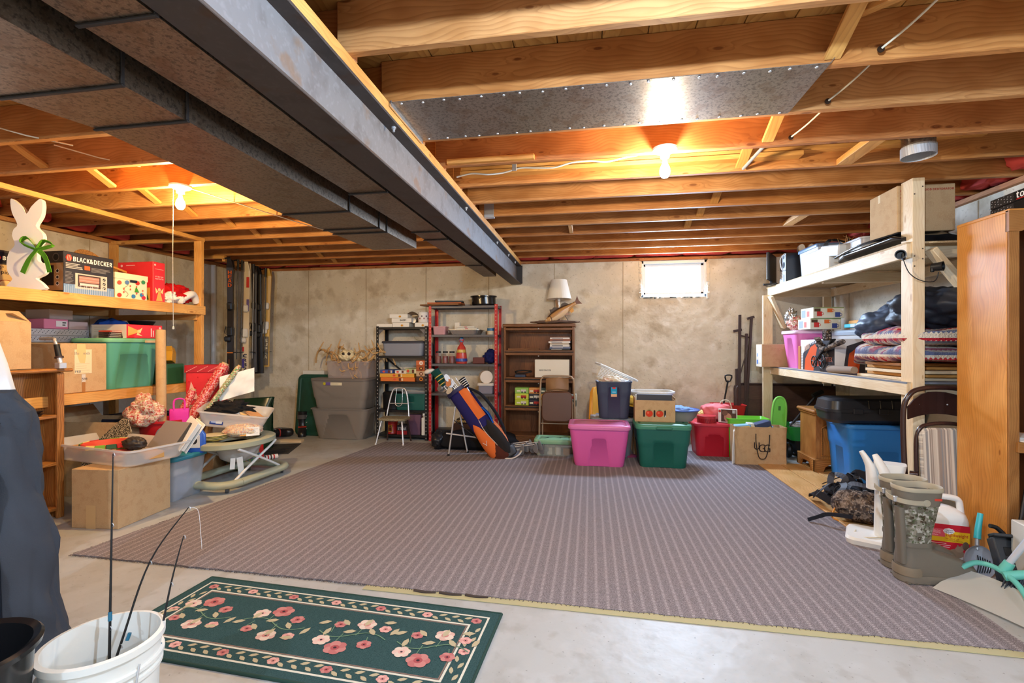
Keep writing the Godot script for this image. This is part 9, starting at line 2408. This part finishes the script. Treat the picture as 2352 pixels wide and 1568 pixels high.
func near_left() -> void:
	# upright freezer edge
	var fz := thing("freezer", "tall white appliance edge at the far left behind the black bag", "appliance", v3(-3.42, 0, -1.92), 0)
	var rr := []
	for e in [[0.62, 0.40, 0.0], [0.62, 0.40, 1.05], [0.58, 0.38, 1.2], [0.52, 0.36, 1.36], [0.50, 0.34, 1.74], [0.48, 0.32, 1.76]]: rr.append(rrect(e[0], e[1], 0.05, e[2], Vector2((e[0] - 0.62) * 0.5, 0.0), 5))
	part(fz, "body", loft(rr), plastic(222, 230, 240, 0.3))
	# black zipped bag
	var b := thing("travel_bag", "big black canvas travel bag standing at the left edge", "bag", v3(-2.47, 0, -1.50), 40)
	var rings := []
	var nz := noise(5, 1.3, 3)
	for j in 27:
		var v := j / 26.0
		var w := lerpf(0.62, 0.34, pow(v, 0.9)) * (1.0 if v < 0.93 else 1.0 - (v - 0.93) * 4.5)
		var d := lerpf(0.34, 0.20, v) * (1.0 if v < 0.95 else 0.7)
		var q := rrect(w, d, d * 0.42, v * 1.11, Vector2.ZERO, 7, 10)
		for i in q.size():
			var k := nz.get_noise_3d(q[i].x * 5.0, q[i].y * 1.8, q[i].z * 5.0) * 0.05 + absf(nz.get_noise_3d(q[i].x * 8.0 + 4, q[i].y * 1.1, q[i].z * 8.0)) * 0.03
			q[i] += v3(q[i].x, 0, q[i].z).normalized() * k
			q[i].y += 0.012 * nz.get_noise_2d(i * 1.5, v * 9.0) * (1.0 if v > 0.9 else 0.0)
		rings.append(q)
	part(b, "canvas", loft(rings), cloth(70, 74, 82))
	var z0 := []
	for j in 12:
		var v := 0.02 + 0.93 * j / 11.0
		z0.append(v3(0.07 - 0.05 * v, v * 1.11, lerpf(0.34, 0.20, v) * 0.5 + 0.022))
	var zp := part(b, "zipper", strap(z0, 0.02, 0.012, v3(1, 0, 0), 3), plastic(24, 24, 28, 0.5))
	var z1 := []
	for p in z0: z1.append(p + v3(0.07, 0, -0.008))
	part(b, "webbing", strap(z1, 0.045, 0.008, v3(1, 0, 0), 3), cloth(30, 33, 40))
	part(zp, "zip_pull", stube([v3(0.06, 0.86, 0.165), v3(0.07, 0.82, 0.18), v3(0.075, 0.78, 0.175)], 0.008), M["chrome"])
	part(b, "buckle", box(0.06, 0.03, 0.012, 0.003), M["zinc"], v3(0.10, 0.98, 0.15))
	part(b, "carry_strap", strap([v3(-0.1, 0.95, 0.17), v3(0.02, 1.0, 0.175), v3(0.14, 0.98, 0.16)], 0.04, 0.006, Vector3.UP), cloth(34, 37, 44))
	# buckets
	var k := thing("bucket", "black plastic bucket in the bottom left corner", "bucket", v3(-1.66, 0, -0.98))
	part(k, "body", lathe([[0.0, 0.0], [0.125, 0.0], [0.155, 0.46], [0.17, 0.465], [0.173, 0.48], [0.166, 0.488], [0.15, 0.48], [0.12, 0.01], [0.0, 0.01]], 44, [1, 2, 5]), M["black_gloss"])
	var w2 := thing("bucket", "white five-gallon bucket holding short fishing rods", "bucket", v3(-1.51, 0, -1.245))
	part(w2, "body", lathe([[0.0, 0.0], [0.135, 0.0], [0.143, 0.27], [0.152, 0.272], [0.152, 0.282], [0.144, 0.284], [0.145, 0.30], [0.156, 0.302], [0.156, 0.312], [0.146, 0.314], [0.148, 0.355], [0.158, 0.36], [0.158, 0.38], [0.145, 0.382], [0.131, 0.012], [0.0, 0.01]], 56, [1, 2, 3, 4, 5, 6, 7, 8, 9, 10, 11, 12, 13]), plastic(232, 232, 226, 0.4))
	part(w2, "bail_wire", stube([v3(0.155, 0.33, 0.02), v3(0.165, 0.22, 0.06), v3(0.14, 0.12, 0.11), v3(0.06, 0.08, 0.16)], 0.003), M["zinc"])
	part(w2, "stain", lump(v3(0.05, 0.02, 0.04), 4, 0.4), plastic(120, 100, 80, 0.9), v3(-0.04, 0.012, 0.02))
	for e in [[v3(-1.50, 0.02, -1.25), v3(-1.61, 0.93, -1.36), "tallest black fishing rod in the white bucket", 0.0], [v3(-1.54, 0.05, -1.22), v3(-1.42, 0.74, -1.42), "thin fishing rod bending right out of the white bucket", 0.06], [v3(-1.41, 0.05, -1.28), v3(-1.40, 0.64, -1.42), "short fishing rod at the white bucket's right rim", 0.01]]:
		var ro := thing("fishing_rod", e[2], "fishing rod", Vector3.ZERO)
		var a: Vector3 = e[0]
		var c: Vector3 = e[1]
		var pts := [a, a.lerp(c, 0.4) - v3(0.3 * e[3], 0, 0), a.lerp(c, 0.75) - v3(0.4 * e[3], 0, 0), c + v3(e[3] * 0.8, 0, 0)]
		part(ro, "blank", stube(pts, 0.005, 0.0016, 8), M["black_metal"])
		for q in 3:
			var p: Vector3 = pts[1 + q] if q < 2 else pts[3]
			part(ro, "line_guide", stube([p, p + v3(0.008, 0.004, 0.004), p + v3(0.012, -0.006, 0.004), p + v3(0.0, -0.01, 0.0)], 0.0012, 0.0012, 5), M["zinc"])
		part(ro, "thread_wrap", tube([a.lerp(c, 0.42), a.lerp(c, 0.45)], 0.0058, 0.0056, 8), plastic(40, 110, 140, 0.4))
	var ln := thing("fishing_line", "loose fishing line looping from the bent rod's tip", "fishing line")
	part(ln, "line", stube([v3(-1.372, 0.74, -1.42), v3(-1.34, 0.73, -1.425), v3(-1.325, 0.66, -1.42), v3(-1.32, 0.60, -1.42)], 0.0008, 0.0008, 4), plastic(220, 220, 220, 0.2))
	var tk := carton("turquoise printed card box inside the white bucket", v3(-1.60, 0.012, -1.19), 30, 0.05, 0.27, 0.04, plastic(230, 236, 236, 0.5), {"seam": false})
	art(tk, "print", [["r", -0.02, 0.20, 0.04, 0.05, rgb(60, 190, 190)], ["r", -0.02, 0.14, 0.04, 0.03, rgb(30, 90, 110)]], v3(0, 0, 0.0205))

func contents() -> void:
	more_materials()
	extra_materials()
	rugs()
	left_side()
	skis()
	back_totes()
	black_shelf()
	red_shelf()
	bookcase()
	golf()
	folding_chair_small()
	mid_totes()
	right_shelving()
	near_left()

func extra_materials() -> void:
	M["black_gloss"] = mat(rgb(22, 22, 24), 0.2)
	M["walnut_light"] = M["walnut"].duplicate()
	tint("walnut_light", "walnut", Color(1, 1, 1))
	var ss := mat(Color.WHITE, 0.6)
	ss.albedo_texture = speckle(rgb(176, 164, 130), rgb(120, 106, 84), 0.8, 64, 5)
	M["speckle_seat"] = triplanar(ss, 0.12, false)
	var ob := mat(Color.WHITE, 0.8)
	ob.albedo_texture = speckle(rgb(214, 190, 152), rgb(186, 156, 112), 1.2, 256, 7)
	M["strand_board"] = triplanar(ob, 0.5, false)
	# quilt: zigzag bands
	var im := Image.create(128, 128, false, Image.FORMAT_RGB8)
	var band := [rgb(120, 128, 156), rgb(228, 214, 192), rgb(178, 44, 56), rgb(228, 214, 192), rgb(150, 156, 176), rgb(110, 116, 146), rgb(228, 214, 192), rgb(196, 60, 66)]
	for y in 128:
		for x in 128:
			var zig: int = absi((x % 16) - 8)
			im.set_pixel(x, y, band[int((y + (zig if y % 32 < 16 else 0)) % 128 / 16)])
	var q := mat(Color.WHITE, 0.95, 0.0, 0.1)
	q.albedo_texture = ImageTexture.create_from_image(im)
	q.normal_enabled = true
	q.normal_texture = M["weave_n"]
	M["quilt"] = triplanar(q, 0.24, false)
	var sm := Image.create(256, 4, false, Image.FORMAT_RGB8)
	var r := RandomNumberGenerator.new()
	r.seed = 3
	var cc := [rgb(206, 196, 180), rgb(178, 164, 150), rgb(160, 146, 134), rgb(218, 210, 196), rgb(150, 148, 146), rgb(196, 184, 168)]
	var x := 0
	while x < 256:
		var w := r.randi_range(2, 12)
		sm.fill_rect(Rect2i(x, 0, w, 4), cc[r.randi_range(0, 5)])
		x += w
	var sf := mat(Color.WHITE, 0.95, 0.0, 0.1)
	sf.albedo_texture = ImageTexture.create_from_image(sm)
	M["stripe_fabric"] = triplanar(sf, 0.16, false)
	wood("cabinet_oak", 83, rgb(176, 122, 66), rgb(156, 102, 50), rgb(110, 66, 28), 0.45, 60.0, 0, 0.8)
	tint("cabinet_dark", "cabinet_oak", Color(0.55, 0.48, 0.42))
	var fp := mat(Color8(206, 205, 198, 190), 0.4)
	fp.transparency = BaseMaterial3D.TRANSPARENCY_ALPHA
	M["frosted_pan"] = fp
	M["handle_grey"] = mat(rgb(196, 198, 206), 0.35, 0.2)
	var rg := mat(Color.WHITE, 1.0, 0.0, 0.1)
	rg.albedo_texture = speckle(rgb(46, 68, 70), rgb(62, 88, 88), 1.0, 128, 11)
	M["rug_green"] = triplanar(rg, 0.09, false)
